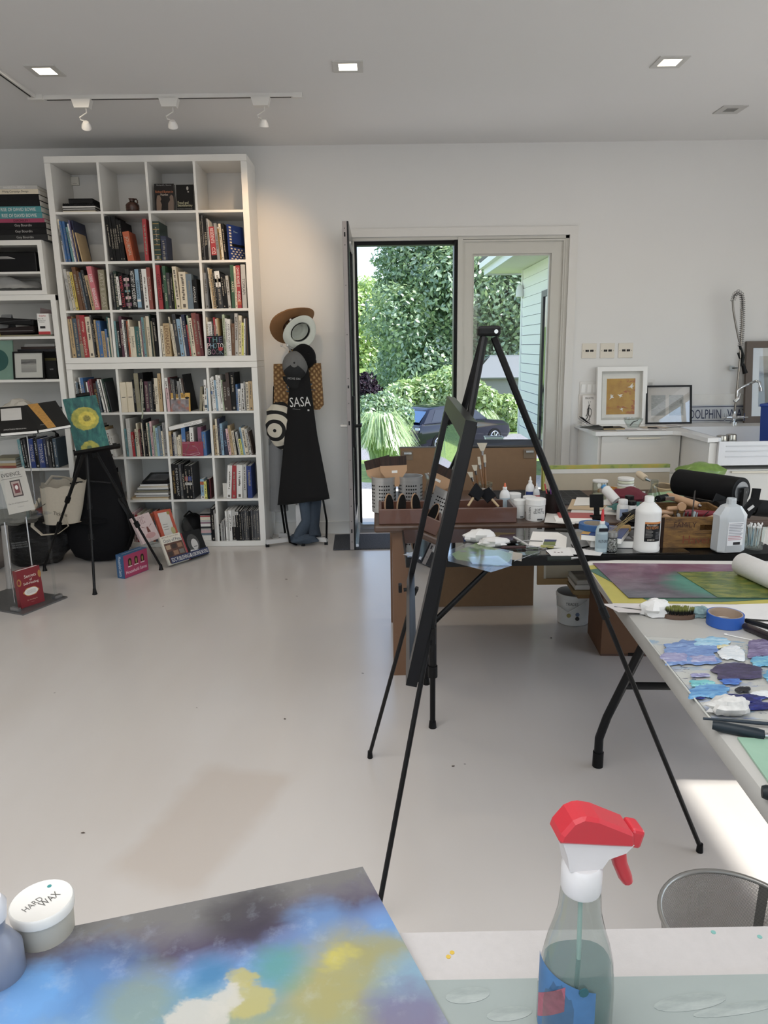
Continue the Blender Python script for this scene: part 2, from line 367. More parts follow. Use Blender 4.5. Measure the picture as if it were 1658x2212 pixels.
# wall plates
for i, p in enumerate(((1257, 742), (1296.5, 741.5), (1336, 741))):
    a = at(p[0], p[1], y=YW - .004); d = .121
    t = T('outlet_plate', ['leftmost', 'middle', 'rightmost'][i] + ' of the three square beige outlet plates on the wall above the counter', 'outlet', (a.x, YW, a.z), group='square outlet plates above the counter')
    MB().box((d / 2, -.003, -d / 2), (d, .006, d), bev=.002).part('plate', M('#d8d0c0', .45, var=.02), t)
    for u in (.30, .42, .62, .74):
        MB().box((d * u, -.007, -d / 2), (.013, .003, .017)).part('socket', M('#2d2b29', .5), t)
    for u in (.1, .9): MB().cyl((d * u, -.006, -d / 2), (d * u, -.0075, -d / 2), .003, n=8).part('screw', M('#7c766c', .4, .5), t)
a = at(1252, 825, y=YW - .004); t = T('switch_plate', 'white three-gang rocker switch plate behind the white frame', 'switch', (a.x, YW, a.z))
MB().box((.085, -.003, -.055), (.17, .006, .115), bev=.002).part('plate', TRIMM, t)
for k in range(3): MB().box((.03 + .05 * k, -.007, -.055), (.034, .005, .068), (rad(4), 0, 0)).part('rocker', WHITE, t)
a = at(1396, 819, y=YW - .004); t = T('wall_outlet', 'white outlet plate half hidden behind the black-framed pair of photos', 'outlet', (a.x, YW, a.z))
MB().box((.034, -.003, -.06), (.072, .006, .12), bev=.002).part('plate', TRIMM, t)
for z in (-.04, -.085): MB().box((.034, -.007, z), (.034, .003, .026)).part('socket', M('#b9b7b2', .5), t)
a = at(1251, 852, y=YW - .004); t = T('wall_plate', 'pale blank wall plate behind the mantis card above the counter', 'wall plate', (a.x, YW, a.z))
MB().box((.06, -.004, -.1), (.13, .006, .2), bev=.002).part('plate', M('#d5cfc6', .5), t)
MB().box((.11, -.008, -.09), (.02, .004, .07)).part('rocker', WHITE, t)
a = at(153, 382, y=YW); t = T('wall_sensor', 'small white square sensor box on the wall in the top left cubby', 'sensor', (a.x, YW, a.z - .035))
MB().box((.035, -.012, 0), (.062, .024, .062), bev=.005).part('body', M('#dad6cc', .5), t); MB().box((.035, -.025, -.018), (.03, .002, .004)).part('slot', M('#a9a59c', .5), t)
# ================================================================ ceiling fixtures
for i, p in enumerate(((97, 152), (751, 143), (1446, 133))):
    a = at(p[0], p[1], z=HC); t = T('recessed_downlight', 'lit square recessed ceiling light ' + ('on the left above the track', 'in the middle of the ceiling', 'on the right side')[i], 'ceiling light', (a.x, a.y, HC), group='square recessed downlights')
    s = .085
    MB().bx((-s, -s, -.006), (s, -s + .033, 0)).bx((-s, s - .033, -.006), (s, s, 0)).bx((-s, -s + .033, -.006), (-s + .033, s - .033, 0)).bx((s - .033, -s + .033, -.006), (s, s - .033, 0)).part('trim', M('#c4c2bd', .5), t)
    MB().box((0, 0, -.0035), (.104, .104, .003)).part('lens', M('#fff1d6', .4, em=5.0), t)
    lamp('downlight_lamp', 'AREA', (a.x, a.y, HC - .012), 5, (1, .86, .68), to=(a.x, a.y, 0), shape='SQUARE', size=.1).parent = None
a = at(1577, 236, z=HC); t = T('ceiling_speaker', 'unlit square grille fitting in the ceiling near the sink wall', 'ceiling grille', (a.x, a.y, HC)); s = .085
MB().bx((-s, -s, -.006), (s, -s + .045, 0)).bx((-s, s - .045, -.006), (s, s, 0)).bx((-s, -s + .045, -.006), (-s + .045, s - .045, 0)).bx((s - .045, -s + .045, -.006), (s, s - .045, 0)).part('trim', M('#b8b6b2', .6), t)
MB().box((0, 0, -.002), (.08, .08, .003)).part('grille', M('#7d7b78', .7), t)
# track with three gimbal heads and the branch running towards the camera
p0, p1 = at(80, 212, z=HC - .01), at(650, 208, z=HC - .01); L = p1.x - p0.x
t = T('lighting_track', 'white ceiling lighting track with a bend above the bookcase', 'track', (p0.x, p0.y, HC))
MB().box((L / 2, 0, -.011), (L, .034, .022)).part('rail', TRIMM, t)
MB().box((L / 2, 0, -.0225), (L - .12, .010, .002)).part('slot', BLACK, t)
MB().box((L - .02, 0, -.014), (.06, .04, .028)).part('end_cap', TRIMM, t); MB().box((.0, -.01, -.014), (.09, .05, .028)).part('corner_joint', TRIMM, t)
MB().box((-.01, -.75, -.011), (.034, 1.5, .022)).part('rail', TRIMM, t); MB().box((-.01, -.75, -.0225), (.010, 1.36, .002)).part('slot', BLACK, t)
for i, (pxx, aim) in enumerate(((177, (.3, .35)), (365, (.2, .15)), (563, (-.1, .1)))):
    q = at(pxx, 216, y=p0.y)
    t = T('track_spotlight', 'white gimbal spotlight ' + ('on the left', 'in the middle', 'near the right end')[i] + ' of the ceiling track', 'spotlight', (q.x, p0.y, HC - .022), group='gimbal heads on the track')
    MB().prism([(-.06, 0), (.06, 0), (.045, -.05), (-.045, -.05)], .05, -.025, frame((0, 0, -.001), (1, 0, 0), (0, 0, 1))).part('transformer', TRIMM, t)
    MB().tube([(.02, 0, -.05), (.02, 0, -.075), (-.025, 0, -.10), (-.02, 0, -.115), (.0, 0, -.12)], .004, 6).part('arm', M('#d5d3ce', .3, .2), t, 40)
    hd = MB(); hd.m = Matrix.Translation((.012, 0, -.135)) @ Euler((aim[0] + .5, aim[1], 0)).to_matrix().to_4x4()
    hd.lathe([(.006, .012), (.016, .010), (.028, -.012), (.031, -.03), (.026, -.03), (.02, -.014), (0, -.012)], 16); hp = hd.part('lamp_head', M('#dedcd8', .3), t, 40)
    hb = MB(); hb.m = hd.m; hb.lathe([(.0, -.024), (.025, -.026), (.026, -.02), (0, -.018)], 16); hb.part('reflector', M('#aaa8a4', .2, .6), hp, 40)
    if i == 2: lamp('spot_lamp', 'SPOT', (q.x, p0.y, HC - .2), 38, (1, .68, .40), to=(-1.0, 6.2, 2.15), spot_size=rad(62), spot_blend=.9, shadow_soft_size=.03)
# ================================================================ outdoors
def ground_z(x, y):
    t = min(1, max(0, (y - 9) / 16)); t = t * t * (3 - 2 * t)
    return -.13 - 2.08 * t + (0 if y < 45 else min(6, (y - 45) * .12))
g = NG('garden_ground'); v = g.mapping(); sx, sy, sz = g.sep(v)
wob = g.math('MULTIPLY', g.math('SUBTRACT', g.noise(v, .8, 4), .5), 2.4)
yy = g.math('ADD', sy, wob)
grass = g.ramp(g.noise(v, 9, 5, .7), [(.3, '#3f5a24'), (.55, '#7d9a45'), (.8, '#a9bd6a')])
grav = g.ramp(g.noise(v, 30, 4, .7), [(.3, '#9c968c'), (.7, '#d8d3ca')])
asph = g.ramp(g.noise(v, 20, 3), [(.3, '#77767a'), (.7, '#95949a')])
c = g.mix(g.math('GREATER_THAN', yy, 9.6), grav, grass)
c = g.mix(g.math('MULTIPLY', g.math('GREATER_THAN', yy, 25.), g.math('LESS_THAN', yy, 31.5)), c, asph)
g.col(c); g.set(.95); g.bump(g.noise(v, 25, 4), .5, .03)
gm = MB().grid(lambda u, w: (-60 + 120 * u, -30 + 150 * w, ground_z(0, -30 + 150 * w) - (.0 if -30 + 150 * w > 6.4 else .02)), 8, 150)
o = gm.thing('garden_ground', g.m, 'sloping gravel and grass ground outside the door', 'ground', kind='structure', smooth=30)
# ---- leaves
def leaf_mat(name, dark, mid, light, trans=.35, rough=.45, gloss=.12):
    g = NG(name); ge = g.new('NewGeometry')
    c = g.ramp(ge.outputs['Random Per Island'], [(0, dark), (.5, mid), (1, light)])
    d = g.new('BsdfDiffuse'); g.link(c, d.inputs[0]); t = g.new('BsdfTranslucent'); g.link(g.mix(.5, c, light), t.inputs[0])
    gl = g.new('BsdfGlossy'); gl.inputs['Roughness'].default_value = rough; gl.inputs[0].default_value = (.9, .95, 1, 1)
    m1 = g.new('MixShader'); m1.inputs[0].default_value = trans; g.link(d.outputs[0], m1.inputs[1]); g.link(t.outputs[0], m1.inputs[2])
    m2 = g.new('MixShader'); m2.inputs[0].default_value = gloss; g.link(m1.outputs[0], m2.inputs[1]); g.link(gl.outputs[0], m2.inputs[2])
    g.link(m2.outputs[0], g.out.inputs[0]); return g.m
OAK = leaf_mat('oak_leaves', '#3c5f3a', '#6d9460', '#b4cc8c')
PALE = leaf_mat('pale_leaves', '#6d8f3a', '#9fc050', '#c5dc7c', .45)
RHODO = leaf_mat('shrub_leaves', '#5d8338', '#94b850', '#cadc90', .4)
PURP = leaf_mat('purple_leaves', '#120b12', '#21151f', '#3a2733', .2, .45, .02)
GRASSL = leaf_mat('grass_blades', '#6f9548', '#a5c673', '#dfe9bd', .45)
BARK = wood('bark', '#2a2520', '#4a4238', .4, .9, 2, .5)
def leaves(blobs, n, size, rnd, inner=.55):
    """leaf quads scattered through the outer shell of ellipsoid clumps"""
    mb = MB(); tot = sum(r * r for _, r in blobs); vs = mb.v; fs = mb.f
    for c, r in blobs:
        for _ in range(int(n * r * r / tot)):
            d = Vector((rnd.gauss(0, 1), rnd.gauss(0, 1), rnd.gauss(0, 1))).normalized()
            q = Vector(c) + d * r * (inner + (1 - inner) * rnd.random() ** .5) * Vector((1, 1, .82)).length / 1.633
            nn = (d + Vector((rnd.gauss(0, .6), rnd.gauss(0, .6), rnd.gauss(.35, .6)))).normalized()
            u = nn.orthogonal().normalized(); w = nn.cross(u); a = rnd.random() * 6.28; u, w = u * math.cos(a) + w * math.sin(a), w * math.cos(a) - u * math.sin(a)
            s = size * (.6 + .8 * rnd.random()); b = len(vs)
            vs += [tuple(q - u * s), tuple(q + w * s * .45), tuple(q + u * s), tuple(q - w * s * .45)]; fs.append((b, b + 1, b + 2, b + 3))
    return mb
def tree(name, label, base, blobs, n, size, mat, seed, trunk=.25, group='trees beyond the door'):
    rnd = random.Random(seed); t = T(name, label, 'tree', base, group=group); B = Vector(base)
    loc = [(Vector(c) - B, r) for c, r in blobs]
    cen = sum((c for c, r in loc), Vector()) / len(loc)
    top = Vector((cen.x * .6, cen.y * .6, max(c.z for c, r in loc) * .8))
    MB().tube([(0, 0, -.3), top * .25 + Vector((.1, 0, 0)), top * .55, top], [trunk, trunk * .8, trunk * .55, trunk * .2], 9).part('trunk', BARK, t, 50)
    br = MB()
    for c, r in loc:
        k = min(.85, max(.15, c.z / max(top.z, .1) - .25)); s = top * k; br.tube([s, s.lerp(c, .55) + Vector((0, 0, -.2 * r)), c], [trunk * .3, trunk * .18, trunk * .06], 5)
    br.part('branches', BARK, t, 50)
    lv = leaves(loc, n, size, rnd); lv.part('foliage', mat, t, kind='stuff')
    return t
R = random.Random(11)
# the large oak-like tree filling door and sidelight
bl = []
for (x, y, r) in ((880, 560, 1.05), (905, 560, 1.7), (960, 560, 1.7), (1020, 560, 1.8), (1080, 560, 1.8), (1140, 540, 1.8), (1200, 580, 1.7), (848, 640, .65), (880, 625, 1.3), (930, 640, 1.5), (985, 630, 1.6), (1050, 640, 1.7), (1110, 640, 1.7), (1170, 650, 1.6), (838, 700, .7), (855, 690, 1.2), (900, 710, 1.4), (950, 720, 1.5), (1010, 710, 1.6), (1070, 710, 1.5), (1130, 720, 1.5), (1185, 730, 1.4), (870, 770, 1.0), (915, 785, 1.3), (965, 790, 1.4), (1020, 775, 1.2), (1085, 770, 1.1), (1150, 775, 1.2), (905, 470, 1.3), (930, 470, 1.8), (1000, 480, 1.8), (1080, 470, 1.9), (1160, 460, 1.9), (1240, 520, 1.9), (1250, 640, 1.8), (870, 830, 1.0), (920, 840, 1.1), (970, 840, 1.1)):
    bl.append((at(x, y, y=42 + R.uniform(-2.5, 4)), r * 1.6))
b = at(1108, 900, y=44); tree('broadleaf_tree', 'huge dark green broadleaf tree filling the doorway and sidelight view', (b.x, 44, ground_z(0, 44)), bl, 90000, .15, OAK, 3, .35)
bl = [(at(x, y, y=66 + R.uniform(-2, 2)), r * 1.27) for x, y, r in ((780, 670, 2.4), (800, 720, 2.4), (770, 760, 2.6), (790, 790, 2.2), (815, 770, 2.0), (745, 700, 2.6), (755, 800, 2.4), (800, 640, 1.3))]
b = at(785, 900, y=67); tree('sunlit_tree', 'pale yellow-green sunlit tree at far left of the doorway view', (b.x, 67, ground_z(0, 67)), bl, 22000, .2, PALE, 5, .4)
bl = [(at(x, y, y=56 + R.uniform(-2, 2)), r * 1.4) for x, y, r in ((1060, 760, 2.0), (1120, 740, 2.4), (1010, 800, 1.5), (1180, 760, 2.3), (900, 800, 2.2), (960, 800, 2.0), (845, 830, 1.8), (1240, 700, 2.6), (1000, 700, 2.5))]
b = at(1180, 900, y=58); tree('background_tree', 'shaded tree standing behind the pale roofed shed', (b.x, 58, ground_z(0, 58)), bl, 22000, .2, OAK, 6, .4)
bl = [(at(x, y, y=24 + R.uniform(-.5, .5)), r) for x, y, r in ((790, 832, .42), (797, 858, .45), (786, 868, .45), (808, 852, .35), (775, 845, .5))]
b = at(800, 900, y=24.2); tree('purple_shrub', 'dark purple leaved shrub at the left of the doorway view', (b.x, 24.2, ground_z(0, 24.2)), bl, 3500, .08, PURP, 7, .06, 'shrubs beyond the door')
bl = [(at(x, y, y=22.5 + R.uniform(-.6, .6)), r) for x, y, r in ((800, 890, .55), (830, 880, .5), (855, 900, .6), (795, 920, .5))]
b = at(815, 930, y=22.6); tree('conifer_shrub', 'dark feathery evergreen shrub behind the tall grass', (b.x, 22.6, ground_z(0, 22.6)), bl, 5000, .07, OAK, 9, .06, 'shrubs beyond the door')
bl = [(at(x, y, y=32.5 + R.uniform(-.8, .8)), r) for x, y, r in ((870, 865, .9), (905, 858, .9), (940, 855, 1.0), (975, 845, 1.1), (1010, 860, 1.0), (885, 900, .8), (925, 895, .9), (965, 890, .9), (1050, 870, .7), (1030, 895, .8), (860, 890, .7))]
b = at(930, 930, y=32.6); tree('leafy_hedge', 'bright light green leafy hedge above the black car', (b.x, 32.6, ground_z(0, 32.6)), bl, 16000, .13, RHODO, 12, .1, 'shrubs beyond the door')
bl = [(at(x, y, y=33 + R.uniform(-.8, .8)), r) for x, y, r in ((1065, 885, .7), (1090, 880, .6), (1110, 905, .5), (1075, 905, .6))]
b = at(1080, 930, y=33); tree('flowering_bush', 'yellow-green bush seen through the sidelight below the shed', (b.x, 33, ground_z(0, 33)), bl, 5000, .12, RHODO, 13, .08, 'shrubs beyond the door')
# fountain grasses
def grass_clump(label, base, rad_, h, n, seed):
    rnd = random.Random(seed); mb = MB()
    for _ in range(n):
        a = rnd.random() * 6.283; ro = rad_ * (.35 + .65 * rnd.random()); hh = h * (.55 + .45 * rnd.random()); wdt = .022 + .016 * rnd.random(); b0 = rnd.random() * .3 * rad_
        ex = Vector((math.cos(a), math.sin(a), 0)); sd = Vector((-ex.y, ex.x, 0)); k0 = len(mb.v)
        for i in range(6):
            s = i / 5; p = ex * (b0 + ro * s ** 1.4) + Vector((0, 0, hh * (math.sin(min(1, s * 1.25) * PI / 2) - .75 * max(0, s - .55) ** 1.3 * 1.6)))
            w = wdt * (1 - s * .85); mb.v += [tuple(p - sd * w), tuple(p + sd * w)]
        mb.f += [(k0 + 2 * i, k0 + 2 * i + 1, k0 + 2 * i + 3, k0 + 2 * i + 2) for i in range(5)]
    t = T('fountain_grass', label, 'grass clump', base, group='clumps of ornamental grass'); mb.part('blades', GRASSL, t, kind='stuff')
    MB().lathe([(rad_ * .3, 0), (rad_ * .26, .12), (0, .2)], 10).part('crown', M('#5c6a35', .9), t, 50)
for lab, x, y, Y, r, h, n in (('large arching ornamental grass clump left of the black car', 820, 993, 17.5, .72, 1.5, 1500), ('second arching grass clump behind the large one', 842, 985, 20.5, .72, 1.45, 900), ('grass clump to the right of the picture frame behind the cars', 1035, 930, 31, .9, 1.3, 500)):
    q = at(x, y, y=Y); grass_clump(lab, (q.x, Y, ground_z(0, Y)), r, h, n, int(x))
# ---- cars
def car(name, label, loc, rz, paint, suv=True):
    t = T(name, label, 'car', loc, (0, 0, rz), group=None); P = M(paint, .12, .3, var=.05, coat=.6)
    if suv:
        low = [(-2.33, .42), (-2.36, .75), (-2.30, 1.02), (-2.16, 1.10), (.95, 1.08), (1.9, .98), (2.3, .80), (2.36, .5), (2.2, .3), (-2.2, .3)]
        up = [(-2.16, 1.09), (-1.72, 1.56), (-1.2, 1.67), (.05, 1.68), (.45, 1.58), (1.15, 1.07)]
    else:
        low = [(-2.3, .4), (-2.34, .7), (-2.25, .93), (-1.6, .98), (.9, .95), (1.9, .84), (2.25, .66), (2.3, .42), (2.1, .25), (-2.1, .25)]
        up = [(-1.75, .97), (-1.05, 1.36), (-.6, 1.42), (.1, 1.42), (.45, 1.36), (1.15, .95)]
    def hull(poly, wf, name_, mat, pr, sm=35):
        """side profile lofted over the car's width; wf(z, s) half width"""
        mb = MB(); n = len(poly); ss = (-1, -.93, -.5, .5, .93, 1)
        cx = sum(p[0] for p in poly) / n; cz = sum(p[1] for p in poly) / n
        for s in ss:
            k = .955 if abs(s) == 1 else 1
            mb.v += [(cx + (p[0] - cx) * k, wf(p[1]) * s, cz + (p[1] - cz) * k) for p in poly]
        mb.f = [tuple(reversed(range(n))), tuple(range((len(ss) - 1) * n, len(ss) * n))] + [(a * n + i, a * n + (i + 1) % n, (a + 1) * n + (i + 1) % n, (a + 1) * n + i) for a in range(len(ss) - 1) for i in range(n)]
        return mb.part(name_, mat, pr, sm)
    zt = up[2][1]; z0 = up[0][1]
    hull(low, lambda z: .92 - .05 * abs(z - .65), 'body', P, t)
    cab = hull(up, lambda z: .84 - .20 * max(0, (z - z0) / (zt - z0)), 'cabin', P, t)
    gm_ = M('#1b2230', .06, .2, var=.1, coat=.5)
    for s in (-1, 1):
        def wp(x, z, o=.012): return (x, s * ((.84 - .20 * max(0, (z - z0) / (zt - z0))) + o), z)
        zb, zu = z0 + .05, zt - .12
        for xs in (((-1.72, -.95, -1.02, -1.42) if suv else (-1.35, -.7, -.72, -1.0)), (-.9, -.05, -.05, -.96), (.02, .98, .42, .02)):
            MB().slab([wp(xs[0], zb), wp(xs[1], zb), wp(xs[2], zu), wp(xs[3], zu)][::-s], .01).part('side_window', gm_, t)
        MB().box((-.55, s * .925, z0 - .12), (.2, .03, .03)).part('door_handle', M('#c7ccd4', .2, .8), t)
        MB().box((-2.2, s * .74, z0 - .2), (.26, .24, .17), bev=.03).part('tail_lamp', M('#c9d3dd' if suv else '#a03030', .1, .2), t)
        MB().box((-2.31, s * .7, .5), (.05, .2, .06)).part('reflector', M('#a3171c', .2), t)
        for xx in (-1.42, 1.42):
            w = MB().cyl((xx, s * .93, .35), (xx, s * .70, .35), .35, n=24).part('tyre', M('#111214', .8), t, 40)
            MB().cyl((xx, s * .935, .35), (xx, s * .93, .35), .25, n=24).part('rim_shadow', BLACK, w)
            r_ = MB().cyl((xx, s * .942, .35), (xx, s * .938, .35), .05, n=12).tube([(xx + .235 * math.cos(a * PI / 10), s * .94, .35 + .235 * math.sin(a * PI / 10)) for a in range(21)], .022, 6)
            for k in range(7):
                a = 2 * PI * k / 7; r_.tube([(xx, s * .945, .35), (xx + .23 * math.cos(a), s * .94, .35 + .23 * math.sin(a))], [.035, .022], 6)
            r_.part('rim', M('#c3c8cf', .2, .8), w, 40)
    x1, za = up[0]; x2, zb2 = up[1]
    MB().slab([(x1 - .01, .66, za + .06), (x1 - .01, -.66, za + .06), (x2 + .02, -.58, zb2 + .01), (x2 + .02, .58, zb2 + .01)], .01).part('rear_window', M('#5a7ea8', .05, .3), t)
    MB().box((-2.37, 0, .80), (.02, .55, .16)).part('number_plate', M('#c9c3bd', .4), t)
    MB().box((-2.34, 0, .45), (.1, 1.7, .14), bev=.03).part('bumper', P, t)
    MB().slab([(up[-1][0] - .04, .7, up[-1][1] + .02), (up[-2][0], .6, up[-2][1] + .01), (up[-2][0], -.6, up[-2][1] + .01), (up[-1][0] - .04, -.7, up[-1][1] + .02)], .01).part('windscreen', gm_, t)
    return t
car('black_suv', 'shiny black suv parked beyond the open door, rear to the left', (2.76, 27.85, ground_z(0, 27.85)), rad(37), '#0a1024', True)
# ---- white planter tub, shed, neighbouring wing
q = at(1066, 955, y=13.5); t = T('planter_tub', 'white oblong planter tub standing outside the sidelight', 'planter', (q.x, 13.5, at(1066, 962, y=13.5).z))
MB().grid(lambda u, v: ((.16 if .25 <= u < .75 else -.16) * (0.85 + .15 * v) * -1, (.09 if u < .5 else -.09) * (.85 + .15 * v), .15 * v) if False else (math.copysign(.165 * (.86 + .14 * v), math.cos(2 * PI * u + .6)), math.copysign(.1 * (.86 + .14 * v), math.sin(2 * PI * u + .6)), .16 * v), 4, 2, True).part('tub', M('#eeece6', .5), t)
MB().box((0, 0, .15), (.31, .18, .01)).part('soil', M('#3d3226', .95), t)
MB().box((0, .11, .16), (.35, .012, .014)).box((0, -.11, .16), (.35, .012, .014)).part('rim', M('#eeece6', .5), t)
pz = at(1066, 962, y=13.5).z; pe = T('planter_stand', 'dark low stand under the white planter tub', 'stand', (q.x, 13.5, pz))
MB().box((0, 0, -.01), (.5, .3, .02)).part('top', M('#3b3a38', .7), pe)
for sx_ in (-.22, .22):
    for sy_ in (-.12, .12): MB().bx((sx_ - .015, sy_ - .015, ground_z(0, 13.5) - pz), (sx_ + .015, sy_ + .015, -.02)).part('leg', M('#3b3a38', .7), pe)
a, b_ = at(1030, 850, y=35.5), at(1125, 850, y=35.5); zg = ground_z(0, 35.5)
t = T('garden_shed', 'grey garden shed with a pale hipped roof seen through the sidelight', 'shed', (a.x, 35.5, zg)); L = b_.x - a.x + 1.2; hz = at(1080, 815, y=35.5).z - zg
MB().bx((0, 0, 0), (L, 3, hz)).part('wall', M('#8b8a88', .8), t)
rz_ = at(1080, 785, y=35.5).z - zg
MB().slab([(-.3, -.3, hz), (L + .3, -.3, hz), (L - 1, 1.5, rz_ + .3), (.8, 1.5, rz_ + .3)], .08).part('roof', M('#767b7e', .8), t)
MB().slab([(-.3, 3.3, hz), (.8, 1.5, rz_ + .3), (L - 1, 1.5, rz_ + .3), (L + .3, 3.3, hz)][::-1], .08).part('roof', M('#767b7e', .8), t)
MB().box((L * .7, -.02, hz * .45), (.8, .05, hz * .7)).part('door', M('#6b6a69', .7), t)
# wing of the house: lap siding, eave, sliding window
HX, HY0, HY1, HZ1 = 2.78, 8.6, 14.55, 2.98
t = T('house_wing', 'white clapboard wing of the house with eave and dark sliding window', 'house', (HX, HY0, -.13)); SID = M('#ecebea', .55, var=.02)
LEN = HY1 - HY0; wy1 = 12.7 - HY0; wzt = 2.47 + .13
MB().bx((.03, 0, 0), (3.5, LEN, HZ1 + .13)).part('wall_core', M('#77787a', .8), t)
n = 18; e = (HZ1 + .13) / n
full = MB().box((0, LEN / 2, e / 2), (.016, LEN, e - .010), (0, rad(-6), 0)).mesh('siding_board', SID)
short = MB().box((0, (LEN + wy1) / 2, e / 2), (.016, LEN - wy1, e - .010), (0, rad(-6), 0)).mesh('siding_board', SID)
for k in range(n):
    o = bpy.data.objects.new('siding_board', full if k * e > wzt - .02 else short); COL.objects.link(o); o.parent = t; o.location = (.012, 0, k * e)
MB().bx((-.012, LEN - .09, 0), (.03, LEN + .012, HZ1 + .13)).part('corner_board', SID, t)
wn = MB().bx((-.02, .0, wzt - .10), (.03, wy1, wzt)).bx((-.02, wy1 - .14, .05), (.03, wy1, wzt - .10)).bx((-.02, .0, .05), (.03, wy1 - .14, .12)).bx((-.015, 1.3, .12), (.03, 1.4, wzt - .1)).part('sliding_window', M('#2a2a2d', .4), t)
MB().bx((.0, .02, .12), (.008, wy1 - .14, wzt - .10)).part('pane', M('#27313a', .04, .5), wn)
MB().bx((-.62, -.3, HZ1 + .13), (.1, LEN + .55, HZ1 + .16)).part('soffit', M('#e4e1da', .7), t)
MB().bx((-.65, -.3, HZ1 + .10), (-.62, LEN + .58, HZ1 + .33)).bx((-.65, LEN + .55, HZ1 + .10), (3.4, LEN + .58, HZ1 + .33)).part('fascia', M('#dfe3ea', .5), t)
MB().bx((-.74, -.3, HZ1 + .22), (-.65, LEN + .62, HZ1 + .33)).part('gutter', M('#e3e2de', .4), t)
MB().slab([(-.74, -.3, HZ1 + .34), (3.6, -.3, HZ1 + 1.6), (3.6, LEN + .62, HZ1 + 1.6), (-.74, LEN + .62, HZ1 + .34)][::-1], .06).part('roof', M('#6a6a6c', .8), t)
MB().lathe([(.0, 0), (.075, .0), (.07, .12), (.045, .21), (0, .24)], 14, (-.06, LEN - .12, wzt + .02)).part('wall_lamp', M('#ecebea', .4), t, 40)
# threshold slab outside the door
MB().box((0, 0, 0), (2.4, 1.3, .1)).thing('door_step', M('#cfcac2', .8, var=.1, sc=40), 'pale stone step just outside the open door', 'step', (.5, 7.05, -.09))
# ================================================================ bookcases and books
BX, BY, BW, BH, BD, FRT, DVT = -2.437, 5.812, 1.49, 1.495, .385, .045, .018
CW = (BW - 2 * FRT - 3 * DVT) / 4; CH = (BH - 2 * FRT - 3 * DVT) / 4
def bookcase(label, z):
    t = T('cube_bookcase', label, 'bookcase', (BX, BY, z), group='white cube bookcases')
    MB().bx((0, 0, BH - FRT), (BW, BD, BH)).part('top_board', LACQ, t); MB().bx((0, 0, .002), (BW, BD, FRT)).part('bottom_board', LACQ, t)
    for x in (0, BW - FRT): MB().bx((x, 0, FRT), (x + FRT, BD, BH - FRT - .0015)).part('side_panel', LACQ, t)
    for k in range(3):
        z0 = FRT + CH + k * (CH + DVT); MB().bx((FRT, .003, z0), (BW - FRT, BD, z0 + DVT)).part('shelf', LACQ, t)
    me = MB().bx((0, .004, 0), (DVT, BD, CH)).mesh('divider', LACQ)
    for r in range(4):
        for c_ in range(3):
            o = bpy.data.objects.new('divider', me); COL.objects.link(o); o.parent = t; o.location = (FRT + CW + c_ * (CW + DVT), 0, FRT + r * (CH + DVT))
bookcase('lower white sixteen-cube bookcase full of books, standing on the floor', 0)
bookcase('upper white sixteen-cube bookcase stacked on the lower one', BH)
def cubby(row, c_):
    u, r = (BH, row) if row < 4 else (0, row - 4)
    return BX + FRT + c_ * (CW + DVT), BY, u + FRT + (3 - r) * (CH + DVT)
CLR = dict(cream='#d9cdb4', white='#e3e1dc', black='#131315', char='#2e2f33', gray='#8c8c8c', lgray='#b9b7b2', dgray='#4c4d50', red='#a8232b', dred='#5e1a20', maroon='#54283a', brick='#8d4338', orange='#b95527', tan='#b79b6e', olive='#8a8368', brown='#6a4526', dbrown='#3d2a22', yellow='#cdb446', lemon='#d6d25a', green='#2f5a3c', dgreen='#16332b', pgreen='#a9b89a', lime='#98a83c', teal='#27605f', lteal='#5f9096', blue='#3d6da6', lblue='#86a9c2', navy='#1b2342', slate='#3f5160', bluegray='#647684', pink='#cf6f78', lpink='#d6aeb2', mauve='#84536c', magenta='#a53467', purple='#5b5680', gold='#b08c3a', dblue='#17357c')
WORD = dict(lgray='light grey', dgray='dark grey', gray='grey', dred='dark red', dbrown='dark brown', dgreen='dark green', pgreen='pale green', lteal='light teal', lblue='light blue', lpink='pale pink', bluegray='blue-grey', char='charcoal', lemon='lemon yellow', dblue='deep blue', brick='brick red')
ORD = 'first second third fourth fifth sixth seventh eighth ninth tenth eleventh twelfth thirteenth fourteenth fifteenth sixteenth seventeenth eighteenth nineteenth twentieth'.split() + ['twenty-' + s for s in 'first second third fourth fifth'.split()]
ROWN = ('top row', 'second row', 'third row', 'fourth row', 'fifth row', 'sixth row', 'seventh row', 'bottom row')
def book_parts(t, w, h, d, col, hard=True, rough=.5):
    e = .0028 if hard else .0012; cm = M(CLR.get(col, col), rough, var=.12, sc=25)
    MB().bx((0, 0, 0), (w, e, h)).bx((0, e, 0), (e, d, h)).bx((w - e, e, 0), (w, d, h)).part('cover', cm, t)
    o = .003 if hard else .0005
    MB().bx((e, e, o), (w - e, d - o, h - o)).part('pages', PAPER, t)
